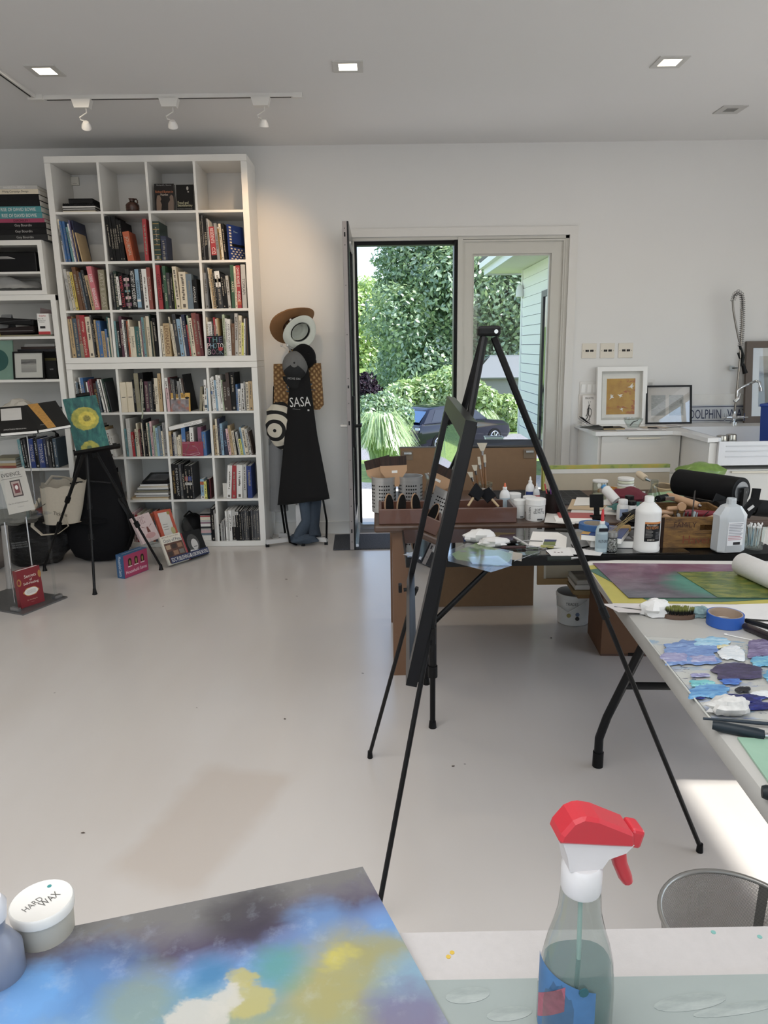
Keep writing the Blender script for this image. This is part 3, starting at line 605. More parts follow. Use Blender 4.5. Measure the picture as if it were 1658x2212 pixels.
def book(label, pos, w, h, d, col, lean=0, title=None, tcol=None, band=None, rnd=random, group=None, hard=True):
    th = rad(lean); x, y, z = pos
    if lean < 0: x, z = x + w * (1 - math.cos(th)), z + w * math.sin(-th)
    t = T('book', label, 'book', (x, y, z + .0008), (0, -th, 0), group)
    book_parts(t, w, h, d, col, hard)
    lum = sum(hx(CLR.get(col, col))) / 3; tc = M(CLR.get(tcol, tcol) if tcol else ('#b5ab98' if lum < .22 else '#3a3530') if title else ('#8f8778' if lum < .22 else '#5b5348'), .6)
    X = frame((w / 2, -.0006, h / 2), (0, 0, -1), (1, 0, 0))
    if title:
        parts = title.split('|')
        for k, s in enumerate(parts):
            n = len(parts); L = h * (.86 if n == 1 else .44); zc = h / 2 if n == 1 else h * (.95 - .9 * (k + .5) / n)
            text(s.replace('_', ' '), L, w * .62, tc, t, frame((w / 2, -.0006, zc), (0, 0, -1), (1, 0, 0)), 'spine_title')
    elif w > .009:
        mb = MB(); zz = h * rnd.uniform(.06, .2); end = h * rnd.uniform(.5, .9); hh = w * rnd.uniform(.10, .22)
        while zz < end:
            l = rnd.uniform(.004, .012); cx = w / 2 + rnd.uniform(-.06, .06) * w
            mb._add([(cx - hh, -.0006, h - zz), (cx + hh, -.0006, h - zz), (cx + hh, -.0006, h - zz - l), (cx - hh, -.0006, h - zz - l)][::-1], [(0, 1, 2, 3)]); zz += l + rnd.choice((.002, .002, .003, .008))
        if rnd.random() < .6: mb._add([(w * .3, -.0006, h * .04), (w * .7, -.0006, h * .04), (w * .7, -.0006, h * .04 + w * .5), (w * .3, -.0006, h * .04 + w * .5)], [(0, 1, 2, 3)])
        mb.part('spine_lettering', tc, t, kind='stuff')
    if band:
        for (f0, f1, bc) in band: MB().bx((-.0003, -.0005, h * f0), (w + .0003, .001, h * f1)).part('spine_band', M(CLR.get(bc, bc), .5), t)
    return t
SHELVES = {
 (1, 0): 'L4 13:305:lgray:::.78-1-cream,.5-.62-bluegray 13:292:blue 17:292:blue g6 L6 14:250:lteal 11:275:white 10:300:purple g5 8:230:tan 9:300:navy L9 9:212:tan:::' ,
 (1, 1): 'L3 24:322:black 17:322:black:MAN_MYTH_&_MAGIC 17:322:black:MAN_MYTH_&_MAGIC 17:322:black:MAN_MYTH_&_MAGIC 17:300:black 18:292:black L7 48:212:orange:JOURNAL L0 g84 29:300:red',
 (1, 2): 'L0 47:283:dgreen:::.03-.045-gold,.15-.165-gold,.27-.285-gold,.40-.415-gold,.53-.545-gold,.66-.675-gold,.79-.805-gold,.93-.945-gold g4 42:178:navy:::.1-.12-slate,.28-.3-slate,.85-.87-slate',
 (1, 3): 'L1 11:328:black 10:322:dgray 24:305:black:PARIS_RIEL 12:298:gray 3:290:white L3 40:238:red:RESIDENTS|CI2:white:.0-.14-black 20:262:gray:TWO_ROSEN:black 12:238:gold:::.95-1-white 15:258:cream 20:262:black',
 (2, 0): 'L5 22:305:lgray:ART_OF_DRAWING 14:288:cream 11:288:lgray 20:282:yellow L6 28:318:brown 17:290:brown 13:280:slate 20:298:char L8 28:258:tan L7 36:322:pink:1000|RENAISSANCE:white L1 g8 47:297:olive:ARTS_&_IDEAS',
 (2, 1): 'L1 10:262:black 13:275:char 20:286:dgreen:THE_20TH_CENTURY_ART_BOOK:cream L2 19:245:white:::.03-.14-black 34:268:black:WOMEN_ARTISTS:#c43a48 40:258:black:::.1-.2-mauve,.3-.38-lpink,.5-.56-lteal,.66-.74-mauve,.82-.9-lpink L1 43:305:black:HISTORY_OF_MODERN_ART:white 28:297:lblue:DRAWINGS:black:.2-.25-white,.0-.05-dgray 24:296:char 35:297:white 27:308:brick:Dance_in_Pictures',
 (2, 2): 'L1 30:323:red:COVERT_OVERT:black 17:308:black:KLAFFAR 22:318:green:SELY|CLARK:cream 25:268:char 19:266:black 6:252:lime L3 30:312:cream L1 52:274:cream 43:258:bluegray 28:214:black:ARMSVILLE:white 9:222:black',
 (2, 3): 'L1 26:266:gray 9:294:char L4 10:302:cream 22:290:tan 14:284:black 37:275:char:::.58-1-white,.70-.80-brick L3 20:256:black 15:250:black 20:242:lgray g6 L0 27:318:green:KAREN:cream 16:310:cream 30:314:red:DAVID_BOWIE_IS|INSIDE:white:.08-.2-orange 5:300:dred 33:320:lgray:TOPKAPI',
 (3, 0): 'L2 31:312:tan:::.94-1-dred 34:296:slate 32:322:brick:::.0-.3-olive,.3-.32-tan 36:320:red:drawings|watercolors:cream 40:308:cream 13:320:dgray 13:300:black 13:284:tan 32:278:blue L1 26:198:tan:LEONARDO_DA_VINCI 19:214:blue 7:150:cream 11:306:teal 9:298:cream 6:296:lgray',
 (3, 1): 'L1 14:272:lteal 21:268:black:Renaissance_ART:white 24:308:maroon:VIVA_PICASSO:cream 13:282:white 13:272:char 16:272:orange 12:282:cream 30:228:cream:bauhaus:black 38:230:teal 12:270:cream 11:276:mauve 18:298:lteal 13:296:olive 26:306:cream:Jean_Michel_Basquiat 6:322:dgreen 11:268:olive L3 26:292:black',
 (3, 2): 'L1 20:232:cream 47:250:tan:LEONARDO:brown L5 11:300:cream 14:246:cream L4 27:318:char 27:282:lblue 14:298:white 24:314:navy 11:238:red 11:308:pgreen 24:288:cream 36:326:brick 24:318:dred',
 (3, 3): 'L1 11:292:cream 30:258:white:EDWARD_WESTON L2 12:262:char 14:290:red 13:278:cream:::.0-.6-teal 9:284:tan g20 L0 18:312:pgreen 14:282:white 26:276:white:AVEDON_PORTRAIT:dgray L-2 23:242:brown 24:318:lgray L-3 24:302:cream 16:248:lemon 12:278:white L-1 5:282:dgray 5:284:brown 5:280:char 6:282:black',
 (4, 0): 'L2 11:246:white 13:238:bluegray 12:220:black L4 11:276:white 22:272:blue:::.0-.5-navy 17:246:char:Essentials:white 8:240:white 15:250:magenta 20:262:dred 26:230:dbrown:EL_MAESTRO:gold 14:246:slate L8 14:262:white 9:256:black 8:258:white 14:264:dgreen L9 9:240:char',
 (4, 1): 'L0 46:234:cream:1 48:234:cream:1 L1 18:252:black:PARIS_PHOENIX:gray 33:302:olive 36:304:black L0 28:238:maroon 30:238:char 18:262:black 27:262:cream:Atlas_Obscura:black 25:298:tan',
 (4, 2): 'L2 22:264:white:::.0-.7-lpink 15:266:dred 16:258:char 20:250:dgray 19:244:black 18:238:gray L6 12:256:white 16:258:dbrown L8 8:290:black g70 L-6 20:192:olive L-1 16:130:cream 20:246:white:::.1-.2-slate 6:180:lblue',
 (4, 3): 'L2 12:258:white:::.5-.6-blue 18:268:white 15:240:lblue 18:280:white 19:276:white 12:240:pgreen 32:226:dbrown 27:296:dbrown:COOK:lgray L1 40:298:black L0 14:206:blue 22:168:white 28:212:white 13:226:gray 22:222:cream 32:228:tan',
 (5, 0): 'L6 g130 16:258:lgray 12:240:black 18:190:cream 22:236:tan L7 26:216:white 12:170:white',
 (5, 1): 'L2 15:222:lteal L1 33:304:lgray:PAWANSKY:white 22:196:red 9:140:teal 19:220:cream 10:266:cream 14:216:dred 13:216:black 8:268:cream 10:292:char 18:218:black 11:268:cream 15:262:teal 17:278:lpink 9:190:gray 19:244:pgreen 18:228:lblue 24:242:bluegray 14:200:cream 24:268:gray',
 (5, 2): 'L0 18:198:tan 17:172:navy 19:192:lgray 14:152:cream 15:168:cream 9:168:tan 31:228:blue:IPII:white 34:192:dbrown:::.5-.52-brown 30:228:white g34 28:228:mauve:JERRY:black 32:192:blue',
 (5, 3): 'L1 20:242:tan 14:292:cream 18:294:navy 19:254:lblue L3 25:186:navy:SAUL:lblue L5 18:212:lpink 20:238:tan 20:194:cream 8:190:black L7 17:186:lgray 18:130:lemon 15:222:lblue 27:218:cream L9 18:210:lgray 12:190:dbrown',
 (6, 0): 'L3 g170 20:250:char:::.5-.8-orange 16:240:black L6 26:210:lgray 9:130:orange',
 (6, 2): 'L1 24:290:black:THE_LAST_DRAGON:gold 26:286:black:THE_ROSE_OF_BALZAC:lgray 21:284:dgray L2 18:288:black:THE_LATE_GREATS:cream L1 27:274:black:::.55-.68-brick,.42-.5-lgray 27:274:black:::.55-.68-dblue,.42-.5-lgray 10:280:char L0 g52 29:162:lblue:::.72-.88-orange,.0-.16-white 21:144:lemon 9:162:black 9:164:black 9:166:dred',
 (6, 3): 'g76 L-5 37:272:white L-4 34:272:red L-3 47:274:white L-2 28:276:lgray L0 37:264:dblue',
 (7, 1): 'L2 26:250:lpink 16:230:red 16:240:cream 18:220:char 22:236:cream 20:214:black 20:226:lblue 24:238:orange 12:220:slate 26:236:lgray 12:240:cream 20:226:cream 22:222:lpink 30:236:char',
 (7, 2): 'L0 g288 38:272:black 9:260:lgray 8:230:white',
 (7, 3): 'L0 10:140:black 9:142:lgray 11:166:gray 9:168:lgray 9:170:black 14:252:white 12:250:lgray 23:256:white 30:256:lgray:::.02-.45-black 26:250:black:::.86-.98-lgray 22:248:black 13:246:char 14:248:char 14:250:dgray 13:244:char 18:248:black 13:250:dgray 13:252:char 14:250:dgray 26:252:dgray',
}
for (row, c_), spec in SHELVES.items():
    rnd = random.Random(row * 10 + c_); items = []; lean = 0; x = .002
    for tok in spec.split():
        if tok[0] == 'L': lean = float(tok[1:]); continue
        if tok[0] == 'g': items.append(('g', float(tok[1:]) / 1000)); continue
        f = tok.split(':'); items.append((lean, float(f[0]) / 1000, float(f[1]) / 1000, f[2], f[3] if len(f) > 3 else '', f[4] if len(f) > 4 else '', f[5] if len(f) > 5 else ''))
    bk = [i for i in items if i[0] != 'g']; gp = sum(i[1] for i in items if i[0] == 'g')
    lmax = max([abs(i[0]) for i in bk]); hl = max([i[2] * math.sin(rad(i[0])) for i in bk[:1]] + [0])
    need = sum(i[1] / math.cos(rad(i[0])) + .0012 for i in bk); avail = CW - .006 - gp - (hl if bk[0][0] > 0 else 0)
    for a_, b_ in zip(bk, bk[1:]): avail -= max(0, .9 * min(a_[2], b_[2]) * (math.sin(rad(b_[0])) - math.sin(rad(a_[0]))))
    k = min(1, avail / need); x += max(0, hl); X0, Y0, Z0 = cubby(row, c_); n = 0; prev = None
    for it in items:
        if it[0] == 'g': x += it[1]; continue
        ln, w, h, col, title, tcol, bands = it; w *= k; h = min(h, CH - .006)
        if prev is not None and ln > prev: x += .9 * min(h, ph) * (math.sin(rad(ln)) - math.sin(rad(prev)))
        prev, ph = ln, h
        if x + w > CW: x = CW - w - .001
        bd = [(float(b.split('-')[0]), float(b.split('-')[1]), b.split('-')[2]) for b in bands.split(',')] if bands else None
        adj = ('slim' if w < .013 else 'thick' if w > .03 else ('tall' if h > .27 else 'small' if h < .2 else 'mid-sized'))
        kind = 'ring binder' if (row, c_) == (6, 3) else 'book'
        lab = f"{adj} {WORD.get(col, col)} {kind}, {ORD[n]} from left in {ROWN[row]}, {ORD[c_]} cubby of bookcase"
        d = min(.30, h * rnd.uniform(.74, .9)); sb = .004 + .02 * rnd.random() if d < .3 else .004
        book(lab, (X0 + x, Y0 + sb, Z0), w, h, d, col, ln, title or None, tcol or None, bd, rnd, 'books on the cube bookcase', hard=w > .012)
        x += w / math.cos(rad(ln)) + .0012; n += 1
# covers facing out
def flat_book(label, o, ex, ez, w, h, th, col, cat='book', group=None, name='book', rough=.5):
    """book with its front cover facing the viewer: o lower left corner of the cover, ex along the width, ez up the cover; thickness goes backwards"""
    m = frame(o, ex, ez); t = T(name, label, cat, m.translation, m.to_euler(), group); e = .0025
    cm = M(CLR.get(col, col), rough, var=.06, sc=20)
    MB().bx((0, 0, -e), (w, h, 0)).bx((0, 0, -th), (w, h, -th + e)).bx((0, 0, -th + e), (e, h, -e)).part('cover', cm, t)
    MB().bx((e, .003, -th + e), (w - .003, h - .003, -e)).part('pages', PAPER, t)
    return t
def onface(t, u, v, s, L, H, col, name='lettering', ang=0):
    a = rad(ang); return text(s, L, H, M(CLR.get(col, col), .6), t, frame((u, v, .0006), (math.cos(a), math.sin(a), 0), (-math.sin(a), math.cos(a), 0)), name)
def patch(t, poly, col, z=.0005, name='printed_panel', th=.0004, mat=None):
    return MB().prism(poly, th, z).part(name, mat or M(CLR.get(col, col), .5), t)
def rect(x0, y0, x1, y1): return [(x0, y0), (x1, y0), (x1, y1), (x0, y1)]
def oval(cx, cy, rx, ry, n=16): return [(cx + rx * math.cos(2 * PI * i / n), cy + ry * math.sin(2 * PI * i / n)) for i in range(n)]
X0, Y0, Z0 = cubby(0, 2)
t = flat_book('black hardback with two brown facing figures, top row third cubby', (X0 + .022, Y0 + .05, Z0 + .001), (1, 0, 0), (0, .10, 1), .148, .2, .03, '#1d1a1b')
onface(t, .074, .19, 'Richard L. Sterne', .11, .012, 'gray'); onface(t, .074, .143, 'Richard Burton in', .132, .017, '#c8703c'); onface(t, .074, .122, 'Hamlet', .056, .016, '#c9b8a8')
patch(t, [(.012, .004), (.045, .004), (.052, .05), (.042, .075), (.05, .09), (.04, .118), (.02, .115), (.014, .085), (.012, .06)], '#7d6350', name='printed_figure')
patch(t, [(.098, .004), (.14, .004), (.143, .07), (.14, .11), (.125, .122), (.112, .105), (.116, .082), (.1, .06)], '#6f5a4c', name='printed_figure')
t = flat_book('black hardback titled in cream letters beside it, top row third cubby', (X0 + .186, Y0 + .05, Z0 + .001), (1, 0, 0), (0, .10, 1), .13, .192, .03, '#0e0e0f')
onface(t, .048, .062, 'Freud and', .08, .022, '#cfc9a0'); onface(t, .062, .04, 'Stanislavsky', .115, .022, '#cfc9a0'); onface(t, .06, .017, 'New Directions in the Performing Arts', .11, .007, 'lgray')
patch(t, oval(.085, .165, .008, .014), '#b9b4a8', name='printed_figure'); patch(t, oval(.09, .14, .006, .005), '#b9b4a8', name='printed_figure')
X0, Y0, Z0 = cubby(0, 0); z = Z0 + .0005
for i, (nm, lab, w, th, col, dx) in enumerate((('notebook', 'lowest cream notebook lying in the top left cubby', .245, .014, 'cream', .0), ('notebook', 'second cream notebook in the top left cubby pile', .238, .014, 'lgray', .004), ('notebook', 'white notebook third up in the top left cubby pile', .245, .016, 'white', .0), ('spiral_notebook', 'black spiral bound notebook in the top left cubby pile', .235, .016, 'black', .003), ('storage_box', 'flat black box on top of the top left cubby pile', .18, .034, 'black', .05))):
    t = T(nm, lab, 'notebook' if i < 4 else 'box', (X0 + .045 + dx, Y0 + .03, z))
    if i < 3:
        MB().bx((0, 0, .003), (w, .28, th - .003)).part('pages', M(CLR[col], .7), t)
        MB().bx((0, -.001, 0), (w, .281, .003)).part('cover', BLACK, t); MB().bx((0, -.001, th - .003), (w, .281, th)).part('cover', M('#26241f', .6), t)
    elif i == 3:
        MB().bx((0, 0, .0), (w, .28, th)).part('cover', BLACK, t)
        for k in range(16): MB().tube([(.008 + k * .0145, .004 + .007 * math.cos(a), th * .5 + .011 * math.sin(a)) for a in [j * PI / 4 for j in range(8)]], .0012, 4).part('wire_loop', M('#1d1d1f', .3, .6), t)
    else:
        MB().box((w / 2, .12, th / 2), (w, .24, th), bev=.002).part('body', M('#171718', .6), t); MB().bx((-.001, -.001, th * .62), (w + .001, .241, th * .64)).part('lid_line', M('#2c2b2b', .6), t)
    z += th + .0006
X0, Y0, Z0 = cubby(0, 1); t = T('vase', 'small dark brown ribbed pottery jug in the top row second cubby', 'vase', (X0 + .196, Y0 + .09, Z0 + .0005))
g = NG('brown_glaze'); n = g.noise(g.mapping('Object', (2, 2, 9)), 9, 3); g.col(g.ramp(n, [(.3, '#2c1611'), (.7, '#5b382a')])); g.set(.25); GLZ = g.m
MB().lathe([(.034, 0), (.044, .004), (.0495, .02), (.048, .026), (.0505, .034), (.049, .042), (.0505, .05), (.046, .062), (.03, .074), (.019, .081), (.02, .09), (.027, .101), (.022, .1), (.0145, .088), (.0, .084)], 28).part('body', GLZ, t, 50)
MB().tube([(.018, -.008, .092), (.036, -.016, .096), (.046, -.02, .084), (.046, -.02, .064)], .005, 8).part('handle', GLZ, t, 60)
X0, Y0, Z0 = cubby(3, 3); t = flat_book('square colourful book with huge letters leaning in front, fourth row last cubby', (X0 + .004, Y0 - .012, Z0 + .001), (1, 0, 0), (0, .06, 1), .126, .152, .012, '#15141b')
for yy, s, cs in ((.122, 'THE', ('magenta', 'lteal', 'purple')), (.076, 'PHOTO', ('lpink', 'lblue', 'lteal', 'lpink', 'white')), (.03, 'BOOK', ('lgray', 'mauve', 'dgray', 'bluegray'))):
    for k, ch in enumerate(s): onface(t, .126 * (k + .5) / len(s), yy, ch, .126 / len(s) * .95, .04, cs[k])
patch(t, oval(.104, .052, .018, .016), 'red', .0012, 'sticker')
X0, Y0, Z0 = cubby(1, 3)
t = flat_book('blue book with white checker blocks at the right of the second row last cubby', (X0 + .222, Y0 + .012, Z0 + .001), (.42, .9, 0), (-.02, .02, 1), .19, .255, .016, 'dblue')
for k in range(7): patch(t, rect(.004, .10 + k * .0215, .03, .112 + k * .0215), 'cream', name='printed_block')
for k in range(5):
    for j in range(4): patch(t, rect(.01 + j * .045 + (k % 2) * .02, .006 + k * .018, .033 + j * .045 + (k % 2) * .02, .016 + k * .018), 'cream', name='printed_block')
patch(t, rect(.03, .1, .19, .12), 'black', name='printed_block'); onface(t, .09, .21, 'Poems', .07, .014, 'lblue')
X0, Y0, Z0 = cubby(4, 2)
t = flat_book('yellow SHOW book with a blurred photo leaning in the fifth row third cubby', (X0 + .042, Y0 - .006, Z0 + .001), (1, 0, 0), (0, .14, 1), .15, .146, .012, '#c99a2e')
onface(t, .066, .122, 'SHOW', .095, .03, 'black'); patch(t, oval(.128, .106, .018, .009), 'black', name='printed_block'); patch(t, rect(.004, .098, .142, .102), 'white', name='printed_block')
g = NG('blurred_print'); v = g.mapping(); n = g.noise(v, 22, 2); g.col(g.mix(g.ramp(g.noise(g.mapping('Object', (1, 1, 1), (0, 0, 0), (-.055, .03, 0)), 14, 1), [(.5, (0, 0, 0)), (.66, (1, 1, 1))]), g.ramp(n, [(.3, '#5d5358'), (.7, '#9a9294')]), '#a3593c')); g.set(.4)
patch(t, rect(-.004, .0, .14, .096), 'white', .0006, 'printed_photo', mat=g.m)
X0, Y0, Z0 = cubby(5, 2)
t = flat_book('crimson picture book with squiggles leaning in the sixth row third cubby', (X0 + .105, Y0 - .008, Z0 + .001), (1, 0, 0), (0, .1, 1), .166, .115, .01, '#8e2340')
for pts, c_, r in (([(.0, .106), (.03, .104), (.062, .105)], 'lpink', .004), ([(.056, .1), (.046, .07), (.03, .045), (.02, .0)], 'olive', .0035), ([(.08, .08), (.1, .078), (.12, .06), (.13, .03)], 'lpink', .003), ([(.004, .02), (.05, .012), (.1, .022), (.14, .026)], 'lpink', .003), ([(.06, .012), (.1, .005), (.13, .012), (.14, .02)], 'white', .002), ([(.05, .05), (.08, .042), (.11, .05)], 'orange', .003), ([(.07, .095), (.09, .09), (.1, .105)], 'orange', .003), ([(.14, .085), (.145, .1), (.152, .11)], 'orange', .003)):
    MB().tube([(x, y, .0005) for x, y in pts], r, 6, flat=.2).part('printed_squiggle', M(CLR[c_], .5), t)
m = frame((X0 + .012, Y0 + .004, Z0 + .205), (1, 0, .22), (-.22, 0, 1)); t = T('book', 'white book lying aslant on top of the others, sixth row third cubby', 'book', m.translation, m.to_euler())
MB().bx((0, 0, -.2), (.27, .003, 0)).bx((0, .027, -.2), (.27, .03, 0)).bx((0, .003, -.003), (.27, .027, 0)).part('cover', M(CLR['white'], .5), t); MB().bx((.003, .003, -.197), (.267, .027, -.003)).part('pages', PAPER, t)
text('FRANCESCO', .12, .018, M('#9b9a98', .6), t, frame((.19, .015, .0006), (1, 0, 0), (0, 1, 0)))
# thin pale ribbon hanging from the fifth row into the sixth
X0, Y0, Z0 = cubby(4, 1)
MB().tube([(X0 + .17, Y0 - .006, Z0 + .235), (X0 + .172, Y0 - .012, Z0 + .1), (X0 + .166, Y0 - .012, Z0 - .02), (X0 + .158, Y0 - .010, Z0 - .05)], .003, 5, flat=.4).tube([(X0 + .186, Y0 - .004, Z0 + .235), (X0 + .183, Y0 - .014, Z0 + .1), (X0 + .172, Y0 - .013, Z0 - .02), (X0 + .164, Y0 - .012, Z0 - .05)], .003, 5, flat=.4).thing('bookmark_ribbon', M('#a7ad98', .7), 'pale green ribbon bookmark hanging over the shelf edge in the second column', 'ribbon', smooth=60)
# ---- pile of papers and magazines, seventh row second cubby
X0, Y0, Z0 = cubby(6, 1); z = Z0 + .0006; rnd = random.Random(4)
pile = [('cream', .3, .012), ('tan', .31, .007), ('white', .28, .011), ('lgray', .27, .009), ('white', .28, .014), ('lgray', .26, .010), ('olive', .27, .012), ('lgray', .26, .009), ('white', .255, .013), ('cream', .24, .011), ('white', .23, .016)]
for i, (c_, w, th) in enumerate(pile):
    t = T('magazine', f'{ORD[i]} magazine from the bottom of the paper pile in the seventh row', 'magazine', (X0 + .325 - w + rnd.uniform(-.006, 0), Y0 + .01 + rnd.uniform(0, .02), z), (0, 0, rad(rnd.uniform(-1.5, 1.5))), 'magazines in the paper pile')
    MB().bx((0, 0, .001), (w - .008, .22, th - .001)).part('pages', M(CLR[c_], .8, var=.12, sc=120), t); MB().bx((0, 0, 0), (w - .006, .221, .001)).bx((0, 0, th - .001), (w - .006, .221, th)).part('cover', M(CLR[('lgray', 'tan', 'char', 'bluegray')[i % 4]], .4), t); z += th + .0004
t = T('folder', 'dark folder with a clear window on top of the paper pile', 'folder', (X0 + .10, Y0 + .04, z), (rad(8), 0, 0)); MB().bx((0, 0, 0), (.22, .25, .016)).part('cover', M('#1c1c1e', .4), t); MB().bx((.03, .03, .016), (.19, .2, .017)).part('window', M('#55565a', .15), t)
# small white card, binder labels
X0, Y0, Z0 = cubby(6, 3); t = T('greeting_card', 'small white folded card standing left of the binders', 'card', (X0 + .065, Y0 + .05, Z0 + .0005), (0, 0, rad(-8)))
MB().slab([(-.022, .0, 0), (0, .03, 0), (0, .03, .115), (-.022, 0, .12)], .001).part('front', PAPER, t); MB().slab([(0, .03, 0), (.024, .005, 0), (.024, .005, .12), (0, .03, .115)], .001).part('back', PAPER, t)
# black folder lump, magazine stack bottom row third cubby
X0, Y0, Z0 = cubby(7, 2); t = T('document_bag', 'slumped black bag in the bottom row third cubby', 'bag', (X0 + .1, Y0 + .12, Z0 + .001))
MB().ball((0, .06, .10), .1, 14, 8, (.95, 1.2, 1.0)).part('body', M('#121214', .8, var=.3, sc=30), t, 60); MB().tube([(-.05, -.02, .19), (0, -.04, .24), (.05, -.02, .19)], .008, 6).part('handle', BLACK, t, 60)
z = Z0 + .0006
for i in range(11):
    th = (.045 if i == 0 else .012 + .006 * (i % 3)); c_ = ['white', 'bluegray', 'lpink', 'lgray', 'char', 'white', 'mauve', 'lgray', 'cream', 'red', 'black'][i]
    t = T('magazine', f'{ORD[i]} from the bottom of the small magazine stack, bottom row third cubby', 'magazine', (X0 + .2, Y0 + .03, z), (0, 0, rad((i * 37) % 5 - 2)), 'small magazine stack in the bottom row')
    MB().bx((0, 0, .001), (.082, .2, th - .001)).part('pages', M(CLR[c_], .7, var=.2, sc=90), t); MB().bx((0, 0, 0), (.083, .2, .001)).bx((0, 0, th - .001), (.083, .2, th)).part('cover', M(CLR['lgray'], .5), t); z += th + .0005
# ================================================================ left side: second shelf unit, bags, small easel, display stand
SX, SY = -2.455, 5.80
t = T('shelf_unit', 'tall white open shelf unit at the left edge', 'shelf unit', (SX - 1.15, SY, 0)); UW = 1.15
SHZ = [.03] + [at(60, p, y=SY).z - .012 for p in (1014, 917, 822, 729)] + [1.99]
MB().bx((UW - .04, 0, 0), (UW, .38, 2.012)).part('side_panel', LACQ, t); MB().bx((0, 0, 0), (.04, .38, 2.012)).part('side_panel', LACQ, t)
MB().bx((0, -.002, 1.975), (UW, .38, 2.016)).part('top_board', LACQ, t); MB().bx((.04, .0, .0), (UW - .04, .38, .04)).part('bottom_board', LACQ, t)
for z in SHZ[1:5]: MB().bx((.04, .002, z), (UW - .04, .38, z + .02)).part('shelf', LACQ, t)
MB().bx((UW - .44, .004, .04), (UW - .42, .38, SHZ[1])).part('divider', LACQ, t)
t = T('cube_unit', 'small white two-tier open box unit on top of the left shelf unit', 'shelf unit', (SX - 1.18, SY - .01, 2.0165)); cw = 1.125
zt = at(60, 519, y=SY).z - 2.016; zm = at(60, 587, y=SY).z - 2.016
MB().bx((cw - .035, 0, 0), (cw, .38, zt - .035)).part('side_panel', LACQ, t); MB().bx((0, 0, 0), (.035, .38, zt - .035)).part('side_panel', LACQ, t)
MB().bx((0, 0, zt - .035), (cw, .38, zt)).part('top_board', LACQ, t); MB().bx((.035, 0, 0), (cw - .035, .38, .03)).part('bottom_board', LACQ, t); MB().bx((.035, .002, zm - .016), (cw - .035, .38, zm)).part('shelf', LACQ, t)
CZ = 2.0165
def hbook(label, x1, y, z, w, d, th, col, title=None, tcol=None, rz=0, tl=.5, cat='book', tx=None, name='book'):
    """book lying flat, spine towards the camera, right end at x1"""
    t = T(name, label, cat, (x1, y, z), (0, 0, rad(rz))); e = .003; cm = M(CLR.get(col, col), .5, var=.1, sc=20)
    MB().bx((-w, 0, 0), (0, d, e)).bx((-w, 0, th - e), (0, d, th)).bx((-w, 0, e), (0, e, th - e)).part('cover', cm, t); MB().bx((-w + .003, e, e), (-.003, d - .003, th - e)).part('pages', PAPER, t)
    if title: text(title, tl, th * .55, M(CLR.get(tcol, tcol), .6), t, frame((tx if tx is not None else -w * .45, -.0006, th / 2), (1, 0, 0), (0, 0, 1)), 'spine_title')
    return t
z = CZ + zt + .0006; x1 = at(100, 512, y=SY).x
for i, (lab, th, col, ti, tc, dx, d) in enumerate((('lowest black book of the pile on the box unit', .042, '#2c2c2d', 'Guy Bourdin', 'lgray', -.018, .34), ('second lowest black book of the pile on the box unit', .042, 'black', 'Guy Bourdin', 'lgray', -.022, .34), ('third black book up in the pile on the box unit', .042, 'black', 'Guy Bourdin', 'lgray', -.022, .34), ('crimson book in the pile on the box unit', .028, '#a03358', 'DIAGHILEV !', 'black', -.03, .34), ('lower teal book of the pile on the box unit', .042, '#3c8d92', 'RISE OF DAVID BOWIE', 'white', -.042, .33), ('upper teal book of the pile on the box unit', .042, '#3c8d92', 'RISE OF DAVID BOWIE', 'white', -.045, .33), ('lower black box file in the pile on the box unit', .042, 'black', None, None, -.05, .32), ('upper black box file in the pile on the box unit', .042, 'black', None, None, -.052, .32), ('cream paperback near the top of the pile on the box unit', .034, 'cream', 'Wang Campaign Design', 'black', -.052, .3), ('grey book topmost of the pile on the box unit', .024, 'lgray', 'ANGELS IN AFRICA', 'white', -.056, .26))):
    hbook(lab, x1 + dx + .02, SY + .02, z, .40, d, th, col, ti, tc, tl=.26, tx=-.17); z += th + .0006
# inside the box unit
t = T('printer', 'black electronic device inside the upper tier of the left box unit', 'device', (SX - .55, SY + .04, CZ + zm + .0005)); hz = zt - .035 - zm
MB().box((0, .15, .075), (.84, .3, .15), bev=.01).part('body', M('#0e0e10', .35), t); MB().bx((-.36, -.004, .095), (.2, .0, .115)).part('slot', M('#2b2b2e', .3), t); MB().slab([(-.02, -.03, .112), (.22, -.03, .112), (.26, .0, .1), (-.02, 0, .1)], .004).part('paper_tray', M('#b9b8b6', .5), t)
rnd = random.Random(3); b = MB(); b.grid(lambda u, v: (-.42 + .8 * u, .02 + .25 * v, (.02 + .09 * math.sin(PI * v) * (math.sin(PI * min(1, u * 1.05)) ** .4) * (1 + .25 * math.sin(17 * u + 9 * v)) + .006 * rnd.random())), 40, 10)
b.thing('plastic_bag', M('#c9c9c7', .25, alpha=.75), 'crumpled clear plastic wrap in the lower tier of the left box unit', 'plastic wrap', (SX - .5, SY + .03, CZ + .03), smooth=50)
